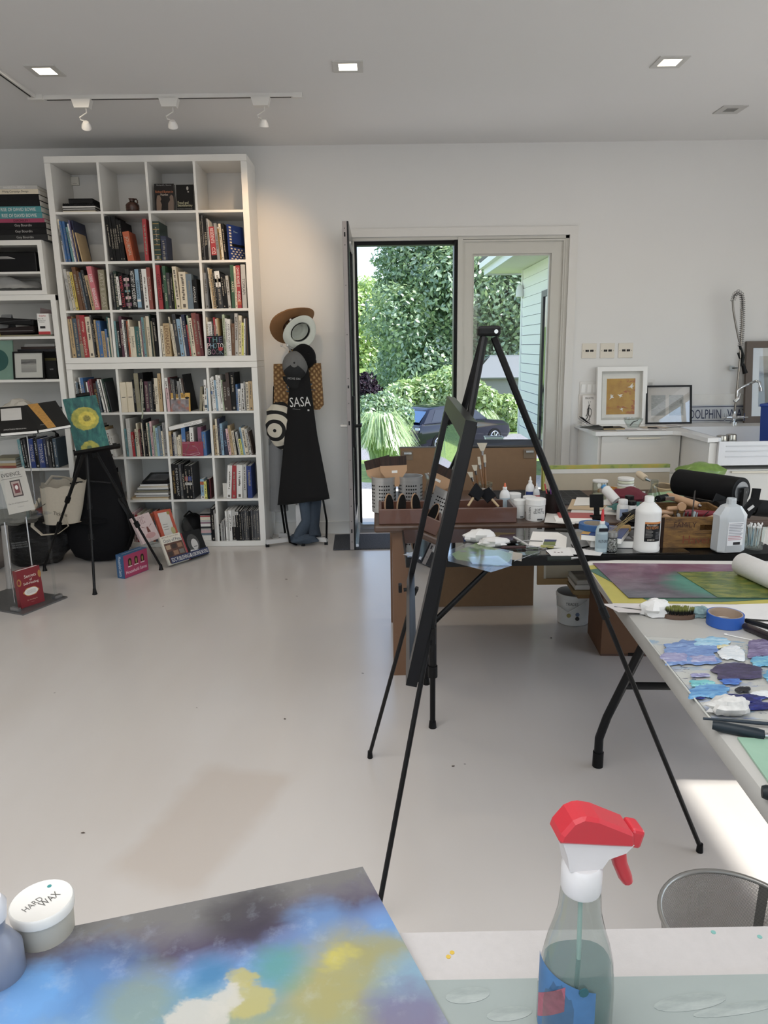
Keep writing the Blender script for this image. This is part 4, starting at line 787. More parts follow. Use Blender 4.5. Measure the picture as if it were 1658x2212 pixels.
# shelf under the box unit: laptop, cases and box of envelopes
z = SHZ[4] + .0206; xr = SX - .05
hbook('tan folder at the bottom of the pile on the shelf with the envelope box', xr - .02, SY + .02, z, .5, .3, .012, 'olive', cat='folder', name='folder')
t = T('envelope_box', 'white and red box of envelopes standing on the left shelf unit', 'box', (xr - .105, SY - .005, z + .0125))
MB().bx((0, 0, 0), (.09, .06, .155)).part('carton', M('#e4e2de', .5), t); MB().bx((-.0005, -.001, 0), (.0905, 0, .022)).part('red_band', M('#b8282b', .5), t); MB().slab([(0, .06, .155), (.09, .06, .155), (.09, .05, .185), (.01, .05, .2)], .001).part('flap', M('#6a5a5a', .6), t)
text('Staples', .075, .017, M('#b8282b', .6), t, frame((.042, -.0008, .138), (1, 0, 0), (0, 0, 1))); text('No. 10', .04, .010, M('#2b2b2b', .6), t, frame((.027, -.0008, .118), (1, 0, 0), (0, 0, 1))); text('Double Tint', .06, .008, M('#3b3b3b', .6), t, frame((.035, -.0008, .104), (1, 0, 0), (0, 0, 1))); text('Envelopes', .056, .009, M('#3b3b3b', .6), t, frame((.034, -.0008, .092), (1, 0, 0), (0, 0, 1)))
MB().bx((.015, -.001, .045), (.055, 0, .062)).part('barcode', M('#2f2e2e', .6), t)
t = T('laptop_sleeve', 'brown-black sleeve lying beside the envelope box', 'sleeve', (xr - .14, SY + .02, z + .0125), (0, 0, 0)); MB().box((-.17, .13, .03), (.32, .26, .055), (0, rad(-4), 0), .012).part('body', M('#231b1b', .7), t); MB().bx((-.33, -.001, .028), (-.02, .001, .031)).part('zip', M('#8d8a88', .4, .6), t)
t = T('camera_case', 'black zipped case on top of the brown sleeve', 'case', (xr - .15, SY + .04, z + .088)); MB().box((-.15, .11, .025), (.29, .22, .05), (0, rad(4), 0), .012).part('body', M('#1a1a1b', .6), t); MB().tube([(-.27, -.002, .02), (-.15, -.004, .03), (-.03, -.002, .034)], .003, 5).part('zip', M('#3d3d3e', .4), t)
t = T('tape_box', 'small white and yellow box with handwriting on the left shelf', 'box', (xr - .49, SY - .01, z + .0005)); MB().bx((0, 0, 0), (.065, .05, .05)).part('body', M('#ddd8c8', .6), t); MB().bx((.0655, 0, 0), (.075, .05, .045)).part('side', M('#a79a33', .6), t); text('4/50', .05, .022, BLACK, t, frame((.033, -.0006, .025), (1, 0, 0), (0, 0, 1)))
t = T('tablet_stand', 'grey angled stand at the far left of the shelf', 'stand', (xr - .5, SY + .07, z + .0005)); MB().slab([(0, 0, 0), (.09, 0, 0), (.13, .08, .17), (.05, .08, .17)], .012).part('plate', M('#8a8a8a', .4), t); MB().slab([(.05, .08, .17), (.13, .08, .17), (.13, .15, 0), (.05, .15, 0)][::-1], .006).part('back', M('#77777a', .4), t)
# framed photo, teal disc painting, magazines on the next shelf
z = SHZ[3] + .0206
t = T('framed_photo', 'small black framed misty landscape photo on the left shelf unit', 'framed photo', (xr - .345, SY + .0, z + .0005), (rad(-8), 0, rad(-2))); fw, fh = .245, .215
for q in ((0, 0, fw, .012), (0, fh - .012, fw, fh), (0, .012, .012, fh - .012), (fw - .012, .012, fw, fh - .012)): MB().bx((q[0], 0, q[1]), (q[2], .016, q[3])).part('frame_bar', BLACK, t)
MB().bx((.012, .008, .012), (fw - .012, .015, fh - .012)).part('mat_board', M('#c9c7c1', .8), t)
g = NG('misty_photo'); sx, sy, sz = g.sep(g.mapping()); n = g.noise(g.mapping('Object', (9, 9, 30)), 3, 4); k = g.math('ADD', sz, g.math('MULTIPLY', g.math('SUBTRACT', n, .5), .03))
g.col(g.ramp(g.math('MULTIPLY', k, 4.6), [(.3, '#8f8d89'), (.52, '#a5a29d'), (.60, '#3e3d3d'), (.66, '#6d6b69'), (.85, '#4b4a49')])); g.set(.5)
MB().bx((.062, .0065, .055), (.182, .008, .155)).part('photo', g.m, t)
MB().bx((.012, .003, .012), (fw - .012, .0045, fh - .012)).part('pane', GLASS, t)
t = T('disc_painting', 'teal disc painting on pale green leaning at the left shelf', 'painting', (xr - .56, SY + .02, z + .0005), (rad(-6), 0, 0)); MB().bx((0, 0, 0), (.215, .015, .3)).part('panel', M('#6e9080', .6, var=.2, sc=9), t); MB().cyl((.09, 0, .15), (.09, -.003, .15), .085, n=24).part('disc', M('#14504a', .6, var=.25, sc=12), t); MB().bx((0, -.001, .27), (.12, 0, .3)).part('red_patch', M('#9c4a3c', .7, var=.3), t)
t = T('slipcase_book', 'black slipcased book standing right of the framed photo', 'book', (xr - .098, SY + .03, z + .0005)); MB().bx((0, 0, 0), (.085, .2, .14)).part('case', BLACK, t); text('SLIDE', .045, .008, M('#b5b5b5', .6), t, frame((.045, -.001, .075), (1, 0, 0), (0, 0, 1)))
for i in range(3): hbook(f'{["lower", "middle", "upper"][i]} dark magazine in the pile behind the framed photo', xr - .07, SY + .17, z + .21 + i * .0206, .3 - i * .03, .2, .02, ('char', 'dbrown', 'lgray')[i], cat='magazine', name='magazine')
t = T('magazine_file', 'low black file box under the magazines behind the framed photo', 'file box', (xr - .38, SY + .17, z + .0005)); MB().bx((0, 0, 0), (.32, .2, .208)).part('body', M('#171513', .7), t); MB().bx((.22, -.002, .04), (.31, 0, .16)).part('label_panel', M('#6d6430', .6), t)
# papers and red box file on the shelf above the stand
z = SHZ[2] + .0206
hbook('dark red box file lying on the left shelf unit', xr - .04, SY + .01, z, .30, .3, .075, '#4e1620', cat='box file', name='box_file'); MB().bx((xr - .2, SY + .007, z + .02), (xr - .13, SY + .0095, z + .05)).thing('file_label', M('#cfc9bf', .6), 'white label on the dark red box file', 'label')
hbook('black book with small icons lying on the red box file', xr - .06, SY + .02, z + .0756, .29, .26, .032, '#15151c')
for i in range(7):
    t = T('loose_paper', f'{ORD[i]} loose paper from the bottom in the pile left of the red box file', 'paper', (xr - .4, SY + .02, z + .001 + .012 * i), (0, 0, rad(-8 + 5 * i)), 'loose papers on the left shelf'); MB().grid(lambda u, v: (-.3 + .32 * u, -.02 + .26 * v, .008 * math.sin(3 * u + i) * math.sin(2 * v + i) + .008), 6, 4).part('sheet', M(('#c9c2b4', '#b79a6a', '#d8d5cd', '#9c9a96')[i % 4], .8), t)
b = MB(); rnd = random.Random(9); b.grid(lambda u, v: (-.12 + .24 * u, -.04 + .2 * v, .03 + .075 * math.sin(PI * u) * math.sin(PI * v) + .02 * rnd.random()), 8, 6); b.thing('crumpled_paper', M('#c8c2b6', .8), 'crumpled beige paper lying on the loose papers', 'paper', (xr - .36, SY + .0, z + .085))
# blue and other books lower down
z = SHZ[1] + .0206; x = xr - .37
for i, (w, h, col, ti) in enumerate(((22, 230, 'lteal', None), (16, 240, 'black', None), (18, 236, 'char', None), (36, 235, 'dblue', 'PASTIANE'), (27, 238, 'black', None), (44, 232, 'dblue', 'TOFIANE'), (22, 232, 'navy', None), (24, 236, 'char', None), (22, 230, 'black', None), (26, 234, 'slate', None))):
    book(f"{WORD.get(col, col)} book, {ORD[i]} from left in the row below the acrylic stand's top", (x, SY + .012, z), w / 1000, h / 1000, .2, col, 4 if i < 3 else 1, ti, 'lgray', None, random.Random(i), 'books on the left shelf unit'); x += w / 1000 + .003 + (.012 if i == 2 else 0)
t = T('headphones', 'black headphone band resting on the blue books', 'headphones', (xr - .19, SY + .1, z + .243)); MB().tube([(-.09, 0, .0), (-.08, 0, .035), (-.03, 0, .055), (.03, 0, .055), (.08, 0, .035), (.09, 0, 0)], .007, 6).part('band', BLACK, t, 60); MB().ball((-.09, 0, .012), .016, 8, 5).part('ear_cup', BLACK, t, 60); MB().ball((.09, 0, .012), .016, 8, 5).part('ear_cup', BLACK, t, 60)
for i in range(4): hbook(f'{ORD[i]} flat item in the pile at the left of the blue books', xr - .42, SY + .02, z + .021 * i, .24 - .02 * i, .22, .02, ('brick', 'tan', 'lgray', 'olive')[i], cat='folder', name='folder', rz=3 * i - 4)
x = xr - .34; z = .041
for i in range(14): hbook(f'{ORD[i]} magazine from the bottom in the low pile behind the tote bag', xr - .06 - .006 * (i % 3), SY + .015, z + .0206 * i, .26, .22, .02, ('lgray', 'cream', 'tan', 'brick', 'white')[i % 5], cat='magazine', name='magazine')
# ---- bags
def lump(c, r, sc, n=22, m=14, amp=.12, seed=1, freq=3., flatb=True):
    rnd = random.Random(seed); ph = [rnd.random() * 6 for _ in range(9)]; b = MB()
    def fn(u, v):
        a, e = 2 * PI * u, PI * (v - .5); d = Vector((math.cos(e) * math.cos(a), math.cos(e) * math.sin(a), math.sin(e)))
        k = 1 + amp * (math.sin(freq * d.x * 2 + ph[0] + 3 * d.z) * math.sin(freq * d.y * 2 + ph[1]) + .6 * math.sin(freq * 2.3 * d.z * 2 + ph[2] + 4 * d.x) + .4 * math.sin(freq * 4 * a / 6.28 * 2 + ph[3]) * math.cos(e))
        z = d.z * r * sc[2] * k; z = max(z, -r * sc[2] * .82) if flatb else z
        return (c[0] + d.x * r * sc[0] * k, c[1] + d.y * r * sc[1] * k, c[2] + z)
    return b.grid(fn, n, m, True)
q = at(98, 1212, z=0); g = NG('bin_liner'); n = g.noise(g.mapping('Object', (1, 1, 2)), 16, 6, .7, 1.5); g.col(g.ramp(n, [(.3, '#060607'), (.8, '#141416')])); g.bump(n, .8, .02); g.set(.3)
t = T('bin_bag', 'full black plastic bag slumped on the floor under the tote', 'bag', (q.x - .05, 5.42, .0)); lump((0, 0, .175), .22, (1.25, .9, .97), 40, 20, .05, 4).part('bag', g.m, t, 70)
for k in range(3): text('MEN WOMEN HOME', .12, .012, M('#8a8a8a', .6), t, frame((-.0 + .0 * k, -.222 + .004 * k, .22 - .018 * k), (1, 0, .12), (0, .4, 1)))
CANV = M('#bdb29f', .9, var=.08, sc=60, bump=.15)
q = at(136, 1095, y=5.3); t = T('tote_bag', 'cream canvas tote bag with dark print slouched on the black bag', 'bag', (q.x - .03, 5.33, .335))
def tote(u, v):
    a = 2 * PI * u; k = 1 + .06 * math.sin(3 * a + 2) + .05 * math.sin(5 * a) * v; w = .15 + .045 * v - .03 * max(0, .3 - v)
    return (w * .86 * k * math.cos(a) + .03 * v, .10 * k * math.sin(a), .005 + .30 * v + .02 * math.sin(a + .5) * v + .008 * math.sin(9 * a) * v)
MB().grid(tote, 40, 10, True).part('body', CANV, t, 60)
MB().grid(lambda u, v: ((.145 * v) * math.cos(2 * PI * u), .095 * v * math.sin(2 * PI * u), .008), 20, 2, True).part('base', CANV, t)
lump((.05, .0, .2), .1, (1.2, .7, .5), 16, 8, .1, 8, flatb=False).part('contents', M('#1b1d2a', .9, var=.4, sc=20), t, 60)
MB().tube([(-.12, -.05, .2), (-.17, -.08, .12), (-.18, -.10, .0), (-.1, -.13, -.06), (.02, -.13, -.05), (.09, -.11, .0), (.06, -.105, .09)], .014, 8, flat=.25).part('strap', CANV, t, 60)
MB().tube([(-.1, .02, .29), (-.05, .03, .35), (.05, .03, .34), (.12, .02, .29)], .013, 8, flat=.25).part('strap', CANV, t, 60)
text('TickSuit', .1, .026, M('#3b3833', .8), t, frame((.04, -.108, .09), (1, .1, -.22), (.2, 0, 1)))
patch_ = MB().tube([(-.12, -.1, .2), (-.11, -.108, .14), (-.06, -.112, .17)], .003, 5).part('printed_mark', M('#3b3833', .8), t, 60)
q = at(48, 1128, y=5.25); lump((0, 0, .055), .16, (1.25, .7, .36), 30, 12, .16, 12).thing('grey_cloth', M('#73716a', .95, var=.12, sc=30), 'crumpled grey cloth lying on the black bag by the stand', 'cloth', (q.x - .06, 5.22, .355), smooth=60)
q = at(20, 1230, z=0); lump((0, 0, .16), .2, (1.1, .8, .95), 30, 16, .06, 15).thing('taupe_bag', M('#6f645b', .85, var=.1), 'taupe soft bag at the left edge behind the display stand', 'bag', (q.x - .2, q.y + .02, .0), smooth=60)
q = at(14, 1150, y=4.95); MB().cyl((0, 0, 0), (.07, -.16, -.42), .022, n=14).cyl((0, 0, 0), (-.0015, .004, .011), .0235, n=14).thing('poster_tube', M('#8d8883', .6), 'pale poster tube leaning on the taupe bag', 'tube', (q.x, 4.93, q.z + .04), smooth=40)
# ---- guitar gig bag
q = at(222, 1203, z=0); t = T('guitar_bag', 'large black padded guitar bag leaning against the bookcase', 'guitar bag', (q.x + .02, 5.60, 0), (rad(-5), 0, rad(3)))
prof = [(0, .12, .07), (.03, .19, .10), (.12, .235, .12), (.25, .245, .125), (.36, .232, .12), (.47, .205, .115), (.58, .178, .11), (.68, .155, .10), (.76, .135, .09), (.84, .115, .08), (.92, .095, .07), (1.06, .075, .055), (1.14, .065, .05), (1.18, .03, .03)]
GB = M('#0e0e11', .85, var=.35, sc=40, bump=.2)
MB().grid(lambda u, v: (lambda P_: (P_[1] * math.cos(2 * PI * u), P_[2] * math.copysign(abs(math.sin(2 * PI * u)) ** .6, math.sin(2 * PI * u)) - .14, P_[0]))(prof[min(13, round(v * 13))]), 32, 13, True).part('body', GB, t, 50)
MB().lathe([(0, 0), (.10, .0), (.10, .03), (0, .04)], 4, (0, -.27, .3)).part('pocket', GB, t)
MB().tube([(-.16, -.24, .60), (-.02, -.27, .62), (.14, -.25, .6)], .006, 6).part('zip', M('#2a2a2d', .4), t, 50); MB().tube([(.17, -.2, .5), (.25, -.22, .36), (.27, -.2, .2), (.23, -.2, .1)], .018, 6, flat=.3).part('strap', BLACK, t, 50)
# ---- small tripod easel with teal painting
ap = at(192, 972, y=4.96); t = T('tripod_easel', 'small black tripod easel holding the teal painting', 'easel', (ap.x, ap.y, 0))
def leg3(t, a, b, r, foot=.014, collars=(.4, .62)):
    a, b = Vector(a), Vector(b); d = b - a
    L = MB().tube([a, a + d * .4], r, 8).part('leg', BLKMET, t, 40)
    MB().tube([a + d * .38, b], r * .75, 8).part('lower_section', BLKMET, L, 40)
    for k in collars: MB().tube([a + d * (k - .02), a + d * (k + .02)], r * 1.5, 8).part('collar', BLACK, L, 40)
    MB().lathe([(foot * 1.25, 0), (foot, .012), (foot * .7, .04), (0, .042)], 12, b + Vector((0, 0, .001)) - Vector((0, 0, b.z))).part('rubber_foot', BLACK, L, 40)
for (x, y, dx) in ((205, 1284, -.012), (97, 1233, -.035), (348, 1231, .035)):
    f = at(x, y, z=0); leg3(t, (dx, -.01 if x == 205 else .01, ap.z - .01), (f.x - ap.x, f.y - ap.y, .03), .0125)
BLc, BRc, TLc = at(165, 975, y=4.85), at(237, 963, y=4.95), at(133, 863, y=5.0); ex, ez = BRc - BLc, TLc - BLc; pw, ph = ex.length, ez.length
m = frame(BLc, ex, ez); mi = Matrix.Translation(-Vector((ap.x, ap.y, 0))) @ m
b = MB(); b.m = mi; b.bx((-.02, -.022, -.02), (pw + .065, -.004, .022)).part('tray', BLACK, t)
b = MB(); b.m = mi; b.bx((pw + .02, -.004, .0), (pw + .045, .008, .016)).bx((-.02, -.004, .004), (-.008, .006, .018)).part('tray_clip', BLACK, t)
b = MB(); b.m = mi; b.bx((pw * .5 - .012, -.05, -.045), (pw * .5 + .012, ph + .03, -.024)).part('mast', BLACK, t)
b = MB(); b.m = mi; b.box((pw * .62, ph + .012, -.012), (.09, .024, .05), bev=.006).part('top_clamp', BLACK, t)
g = NG('teal_painting'); v = g.mapping(); n = g.noise(g.mapping('Object', (14, 5, 1)), 2.2, 6, .65, .6); base = g.ramp(n, [(.28, '#0d3f45'), (.5, '#1d5f5e'), (.75, '#3f8a78')])
def spot(cx, cy, r0, r1, col, under, amt=1.):
    d = g.new('VectorMath'); d.operation = 'DISTANCE'; g.link(v, d.inputs[0]); d.inputs[1].default_value = (cx, cy, 0)
    k = g.math('ADD', d.outputs['Value'], g.math('MULTIPLY', g.math('SUBTRACT', g.noise(v, 40, 3), .5), .025))
    f = g.math('MULTIPLY', g.ramp(k, [(r0, (1, 1, 1)), (r1, (0, 0, 0))]), amt); return g.mix(f, under, col)
yel = g.ramp(g.noise(v, 30, 4), [(.3, '#8c8f22'), (.7, '#c7b931')]); yel2 = g.ramp(g.noise(v, 44, 4), [(.3, '#b7a51d'), (.7, '#d9c945')])
c = spot(pw * .5, ph * .58, .084, .09, yel, base, .85); c = spot(pw * .55, ph * .57, .052, .057, yel2, c); c = spot(pw * .55, ph * .58, .02, .028, g.ramp(g.noise(v, 260, 2), [(.45, '#3e4a24'), (.6, '#b5a640')]), c)
c = spot(pw * .42, ph * .0, .056, .062, yel, c, .85); c = spot(pw * .4, ph * .03, .012, .02, '#2b5a4a', c, .7); g.col(c); g.set(.35); g.bump(n, .3, .004)
pt = T('teal_painting', 'teal canvas painted with yellow circular blooms on the small easel', 'painting', m.translation, m.to_euler()); MB().bx((0, 0, -.018), (pw, ph, -.0005)).part('canvas', M('#1d5654', .6), pt); MB().bx((0, 0, -.0005), (pw, ph, 0)).part('painted_face', g.m, pt)
# ---- acrylic display stand
O = Vector((-2.216, 4.262, 0)); ang = math.atan2(.404, -.915); t = T('display_stand', 'clear acrylic display stand on a grey base plate at the left edge', 'display stand', O, (0, 0, ang))
W_, D_ = .52, -.35     # local x runs to the left, local -y runs backwards
MB().bx((0, D_, 0), (W_, 0, .010)).part('base_plate', M('#6d6c6b', .4, .5), t)
for x, y in ((.09, -.05), (.06, D_ + .04), (.46, -.05), (.46, D_ + .04)): MB().bx((x - .007, y - .007, .01), (x + .007, y + .007, 1.085)).part('post', CLEAR, t)
for x, y, z0, z1 in ((.17, -.09, .03, .56), (.12, D_ + .06, .64, 1.08), (.17, -.25, .1, .56)): MB().cyl((x, y, z0), (x, y, z1), .004, n=8).part('rod', M('#d7d9db', .12, .9), t, 40)
MB().bx((.03, D_ + .02, .575), (.5, -.02, .585)).part('middle_shelf', CLEAR, t); MB().bx((.0, D_ - .02, 1.085), (W_, .02, 1.095)).part('top_shelf', CLEAR, t)
MB().box((.09, -.025, .022), (.07, .02, .022)).part('bracket', M('#9a9a9b', .25, .8), t); MB().box((.035, D_ + .05, .022), (.03, .06, .022)).part('bracket', M('#9a9a9b', .25, .8), t)
def px_book(label, bl, br, tl, th, col, zb=None, yb=None, back=.06, name='book', cat='book'):
    if zb is not None: p, q_ = at(*bl, z=zb), at(*br, z=zb)
    else: p, q_ = at(*bl, y=yb[0]), at(*br, y=yb[1])
    r_ = at(*tl, y=p.y + back); return flat_book(label, p, q_ - p, r_ - p, (q_ - p).length, (r_ - p).length, th, col, cat=cat, name=name), (q_ - p).length, (r_ - p).length
t, w, h = px_book('red hardback with white lettering standing on the stand base', (47, 1315), (97, 1298), (38, 1234), .035, '#7f1420', zb=.0115, back=.02)
onface(t, w * .55, h * .80, 'Secrets', w * .5, h * .085, '#e6dccf'); onface(t, w * .56, h * .70, 'of', w * .1, h * .06, '#e6dccf'); onface(t, w * .55, h * .60, 'Self-Healing', w * .74, h * .085, '#e6dccf')
patch(t, [(w * .5 + w * .32 * math.cos(a) * (1 + .08 * math.cos(6 * a)), h * .38 + h * .115 * math.sin(a) * (1 + .08 * math.cos(6 * a))) for a in [i * PI / 16 for i in range(32)]], '#c0843a', name='printed_cloud'); patch(t, oval(w * .5, h * .38, w * .29, h * .1, 24), '#dcd7cf', .0009, 'printed_cloud')
for k in range(4): patch(t, rect(w * .3, h * (.34 + .025 * k), w * .7, h * (.345 + .025 * k)), '#8a7f78', .0014, 'printed_line')
patch(t, oval(w * .06, h * .68, w * .09, h * .1), '#a8752c', name='ornament'); patch(t, oval(w * .95, h * .78, w * .07, h * .1), '#a8752c', name='ornament'); patch(t, oval(w * .05, h * .68, w * .055, h * .06), '#7f1420', .0009, 'ornament')
onface(t, w * .5, h * .16, 'Dr. Maoshing Ni', w * .5, h * .04, '#c9a98f'); onface(t, w * .5, h * .1, 'Author', w * .3, h * .02, '#b98f80')
t, w, h = px_book('cream catalogue with a small framed picture on the middle shelf of the stand', (19.6, 1112), (76, 1100), (5.8, 1017), .012, '#b3ada2', yb=(4.42, 4.5), back=.05)
onface(t, w * .45, h * .88, 'EVIDENCE.', w * .72, h * .085, '#1d1c1b'); patch(t, rect(w * .05, h * .79, w * .85, h * .797), '#1d1c1b', name='printed_line')
patch(t, rect(w * .33, h * .36, w * .72, h * .74), '#3b2a27', name='printed_picture'); patch(t, rect(w * .37, h * .39, w * .68, h * .71), '#a08a80', .0009, 'printed_picture'); patch(t, rect(w * .43, h * .44, w * .63, h * .66), '#6e2d2f', .0013, 'printed_picture'); patch(t, oval(w * .53, h * .57, w * .06, h * .05), '#d8cfc8', .0017, 'printed_picture')
onface(t, w * .45, h * .22, 'The Art of Cassin Johansson', w * .75, h * .04, '#4b4743'); onface(t, w * .5, h * .13, 'Foreword', w * .5, h * .022, '#77726c')
t, w, h = px_book('black book with a yellow illustrated band lying on top of the stand', (82, 929), (153, 917), (49, 876), .022, '#191a1a', yb=(4.36, 4.46), back=.30)
patch(t, [(w * .3, h * .0), (w * .55, h * .0), (w * .42, h * 1.), (w * .1, h * 1.)], '#b98a2a', name='printed_band', mat=M('#b3812b', .5, var=.5, sc=60)); onface(t, w * .2, h * .16, 'SPRING', w * .12, h * .04, 'lgray')
t, w, h = px_book('black book with a white panel lying at the left on top of the stand', (0, 936), (81, 929.5), (-40, 884), .022, '#131414', yb=(4.27, 4.355), back=.28)
patch(t, rect(w * .05, h * .45, w * .62, h * .92), '#c5c4c1', name='printed_panel'); onface(t, w * .33, h * .6, 'ART', w * .4, h * .16, '#3b3b3b'); onface(t, w * .4, h * .1, 'JONATHAN FERGUSON', w * .6, h * .07, '#c5c4c1')
t = T('book_support', 'clear acrylic lectern under the top books of the stand', 'book rest', (O.x, O.y, 1.0955), (0, 0, ang)); MB().slab([(.0, -.02, .004), (.5, -.02, .004), (.5, -.34, .02), (0, -.34, .02)][::-1], .004).part('rest', CLEAR, t)
# ---- boxed card deck on the floor
p, q_ = at(270, 1251, z=.0), at(321, 1231, z=.0); w = (q_ - p).length; h = .173; m = frame(p, q_ - p, (0, 0, 1)); t = T('card_deck_box', 'pink and blue boxed card deck standing on the floor', 'box', m.translation, m.to_euler())
MB().bx((0, .001, -.07), (w, h, -.001)).part('carton', M('#2c5a85', .5), t); patch(t, rect(.002, .003, w - .002, h - .004), '#a52f59', 0, 'front_panel')
for k in range(3):
    cx = w * (.25 + .26 * k); patch(t, [(cx - .016, h * .5), (cx + .016, h * .5), (cx + .016, h * .72)] + [(cx + .016 * math.cos(a), h * .72 + .016 * math.sin(a)) for a in (.5, 1, 1.57, 2.1, 2.6)] + [(cx - .016, h * .72)], '#2b2417', .0006, 'printed_window'); patch(t, oval(cx, h * .62, .007, .02), '#8d7b3c', .001, 'printed_figure'); patch(t, rect(cx - .02, h * .44, cx + .02, h * .475), '#d9d1cc', .0006, 'printed_scroll')
onface(t, w * .5, h * .24, 'Household Saints', w * .86, h * .14, '#e6d4d8')
text('Household Saints', h * .85, .028, M('#cfdbe6', .5), t, frame((-.0006, h * .5, -.035), (0, -1, 0), (0, 0, 1))); text('Household Saints', w * .8, .02, M('#cfdbe6', .5), t, frame((w * .5, h + .0006, -.035), (1, 0, 0), (0, 0, -1)))
# ---- acrylic leaflet holder with four books
p, q_ = at(360, 1226, z=.004), at(450, 1199, z=.004); ex = (q_ - p).normalized(); w = (q_ - p).length; ez = Vector((-ex.y * .42, ex.x * .42, .9)).normalized(); m = frame(p, ex, ez)
t = T('leaflet_holder', 'clear acrylic two-tier leaflet holder on the floor', 'leaflet holder', m.translation, m.to_euler()); bk_ = -.13
MB().bx((0, .0, .03), (w, .05, .033)).part('front_lip', CLEAR, t); MB().bx((0, 0, bk_), (w, .44, bk_ + .004)).part('back_panel', CLEAR, t); MB().bx((0, 0, bk_), (w, .004, .033)).part('base', CLEAR, t)
MB().bx((0, .21, bk_ + .05), (w, .214, bk_ + .055)).bx((0, .21, bk_), (w, .214, bk_ + .05)).part('upper_ledge', CLEAR, t)
for x in (0, w - .004): MB().prism([(0, 0), (0, .033 - bk_), (.2, .033 - bk_ - .09), (.44, .004), (.44, 0)], .004, 0, frame((x, 0, bk_), (0, 1, 0), (0, 0, 1))).part('side_panel', CLEAR, t)
def hold(label, x, y, zc, w_, h_, th, col, rot=0):
    o = m @ Vector((x, y, zc)); R_ = m.to_3x3(); a = rad(rot); return flat_book(label, o, R_ @ Vector((math.cos(a), math.sin(a), 0)), R_ @ Vector((-math.sin(a), math.cos(a), 0)), w_, h_, th, col)
t = hold('paperback with letters over a desk photo, front left of the leaflet holder', .012, .006, .024, .185, .225, .016, '#cfc8b8')
onface(t, .1, .185, 'Oasis of Peac', .16, .026, 'navy'); onface(t, .09, .213, 'NEVE SHALOM - WAHAT AL SALAM', .15, .009, 'brown'); patch(t, rect(.015, .01, .183, .165), '#4a2d22', name='printed_photo', mat=M('#5a3729', .5, var=.9, sc=26))
for k in range(9): patch(t, rect(.022 + .053 * (k % 3), .016 + .05 * (k // 3), .064 + .053 * (k % 3), .05 + .05 * (k // 3)), ('#8f6a4c', '#3a2a24', '#a58a6c', '#6d6a62')[(k * 7) % 4], .001, 'printed_drawer')
t = hold('book with a black and white portrait, front right of the leaflet holder', .2, .006, .022, w - .21, .215, .016, '#1b1b1c')
patch(t, oval((w - .21) * .45, .115, .055, .075, 20), '#4b4a49', name='printed_hair', mat=M('#3f3e3d', .6, var=.6, sc=60)); patch(t, oval((w - .21) * .5, .105, .03, .045, 18), '#b9b6b2', .001, 'printed_face'); patch(t, [(.02, .01), ((w - .21) * .8, .01), ((w - .21) * .6, .06), (.04, .07)], '#c9c7c3', .001, 'printed_shirt'); patch(t, rect((w - .21) * .42, .085, (w - .21) * .6, .09), '#4a4441', .0014, 'printed_moustache'); patch(t, rect(0, 0, .012, .215), '#9e2b30', .0006, 'spine_strip')
o = m @ Vector((.03, .012, .034)); st = T('title_strip', 'navy title strip along the front of the leaflet holder', 'label', o, m.to_euler()); MB().bx((0, 0, 0), (w - .04, .05, .002)).part('strip', M('#182650', .5), st); text('EDC PUBLISHING', (w - .05) * .46, .032, M('#d9d6d0', .5), st, frame(((w - .04) * .25, .025, .0025), (1, 0, 0), (0, 1, 0))); text('&', .03, .03, M('#d9d6d0', .5), st, frame(((w - .04) * .52, .025, .0025), (1, 0, 0), (0, 1, 0))); text('USBORNE BOOKS', (w - .05) * .43, .032, M('#d9d6d0', .5), st, frame(((w - .04) * .77, .025, .0025), (1, 0, 0), (0, 1, 0)))
t = hold('pale pink yoga paperback on the upper ledge of the leaflet holder', -.065, .225, bk_ + .045, .165, .215, .026, '#c9b2b0', 6)
for k, s in enumerate(('LONG', 'LIFE', 'YOGA')): onface(t, .068, .195 - .02 * k, s, .08, .018, '#8a6a68')
patch(t, oval(.095, .045, .045, .022), '#b98b88', name='printed_seat'); patch(t, [(.08, .07), (.11, .07), (.1, .115), (.09, .115)], '#6d3328', .001, 'printed_dancer')
for s_ in (-1, 1): patch(t, [(.095, .1), (.095 + s_ * .045, .128), (.095 + s_ * .046, .124)], '#6d3328', .001, 'printed_arm')
t = hold('orange paperback with a white panel on the upper ledge of the leaflet holder', .115, .218, bk_ + .04, .155, .235, .02, '#b5492d', -2)
patch(t, rect(.028, .03, .128, .215), '#c9c5bd', name='white_panel')
for k, s in enumerate(('SECRETS', 'of', 'LONGEVITY')): onface(t, .066 if k else .058, .19 - .025 * k, s, .075 if k != 1 else .015, .014, '#4a4540')
patch(t, oval(.122, .205, .014, .014), '#8d7b35', .001, 'seal'); patch(t, oval(.118, .06, .02, .03), '#b1a86f', .001, 'printed_leaves')
for k in range(3): patch(t, rect(.04, .115 - .02 * k, .085, .12 - .02 * k), '#8a857d', .001, 'printed_line')
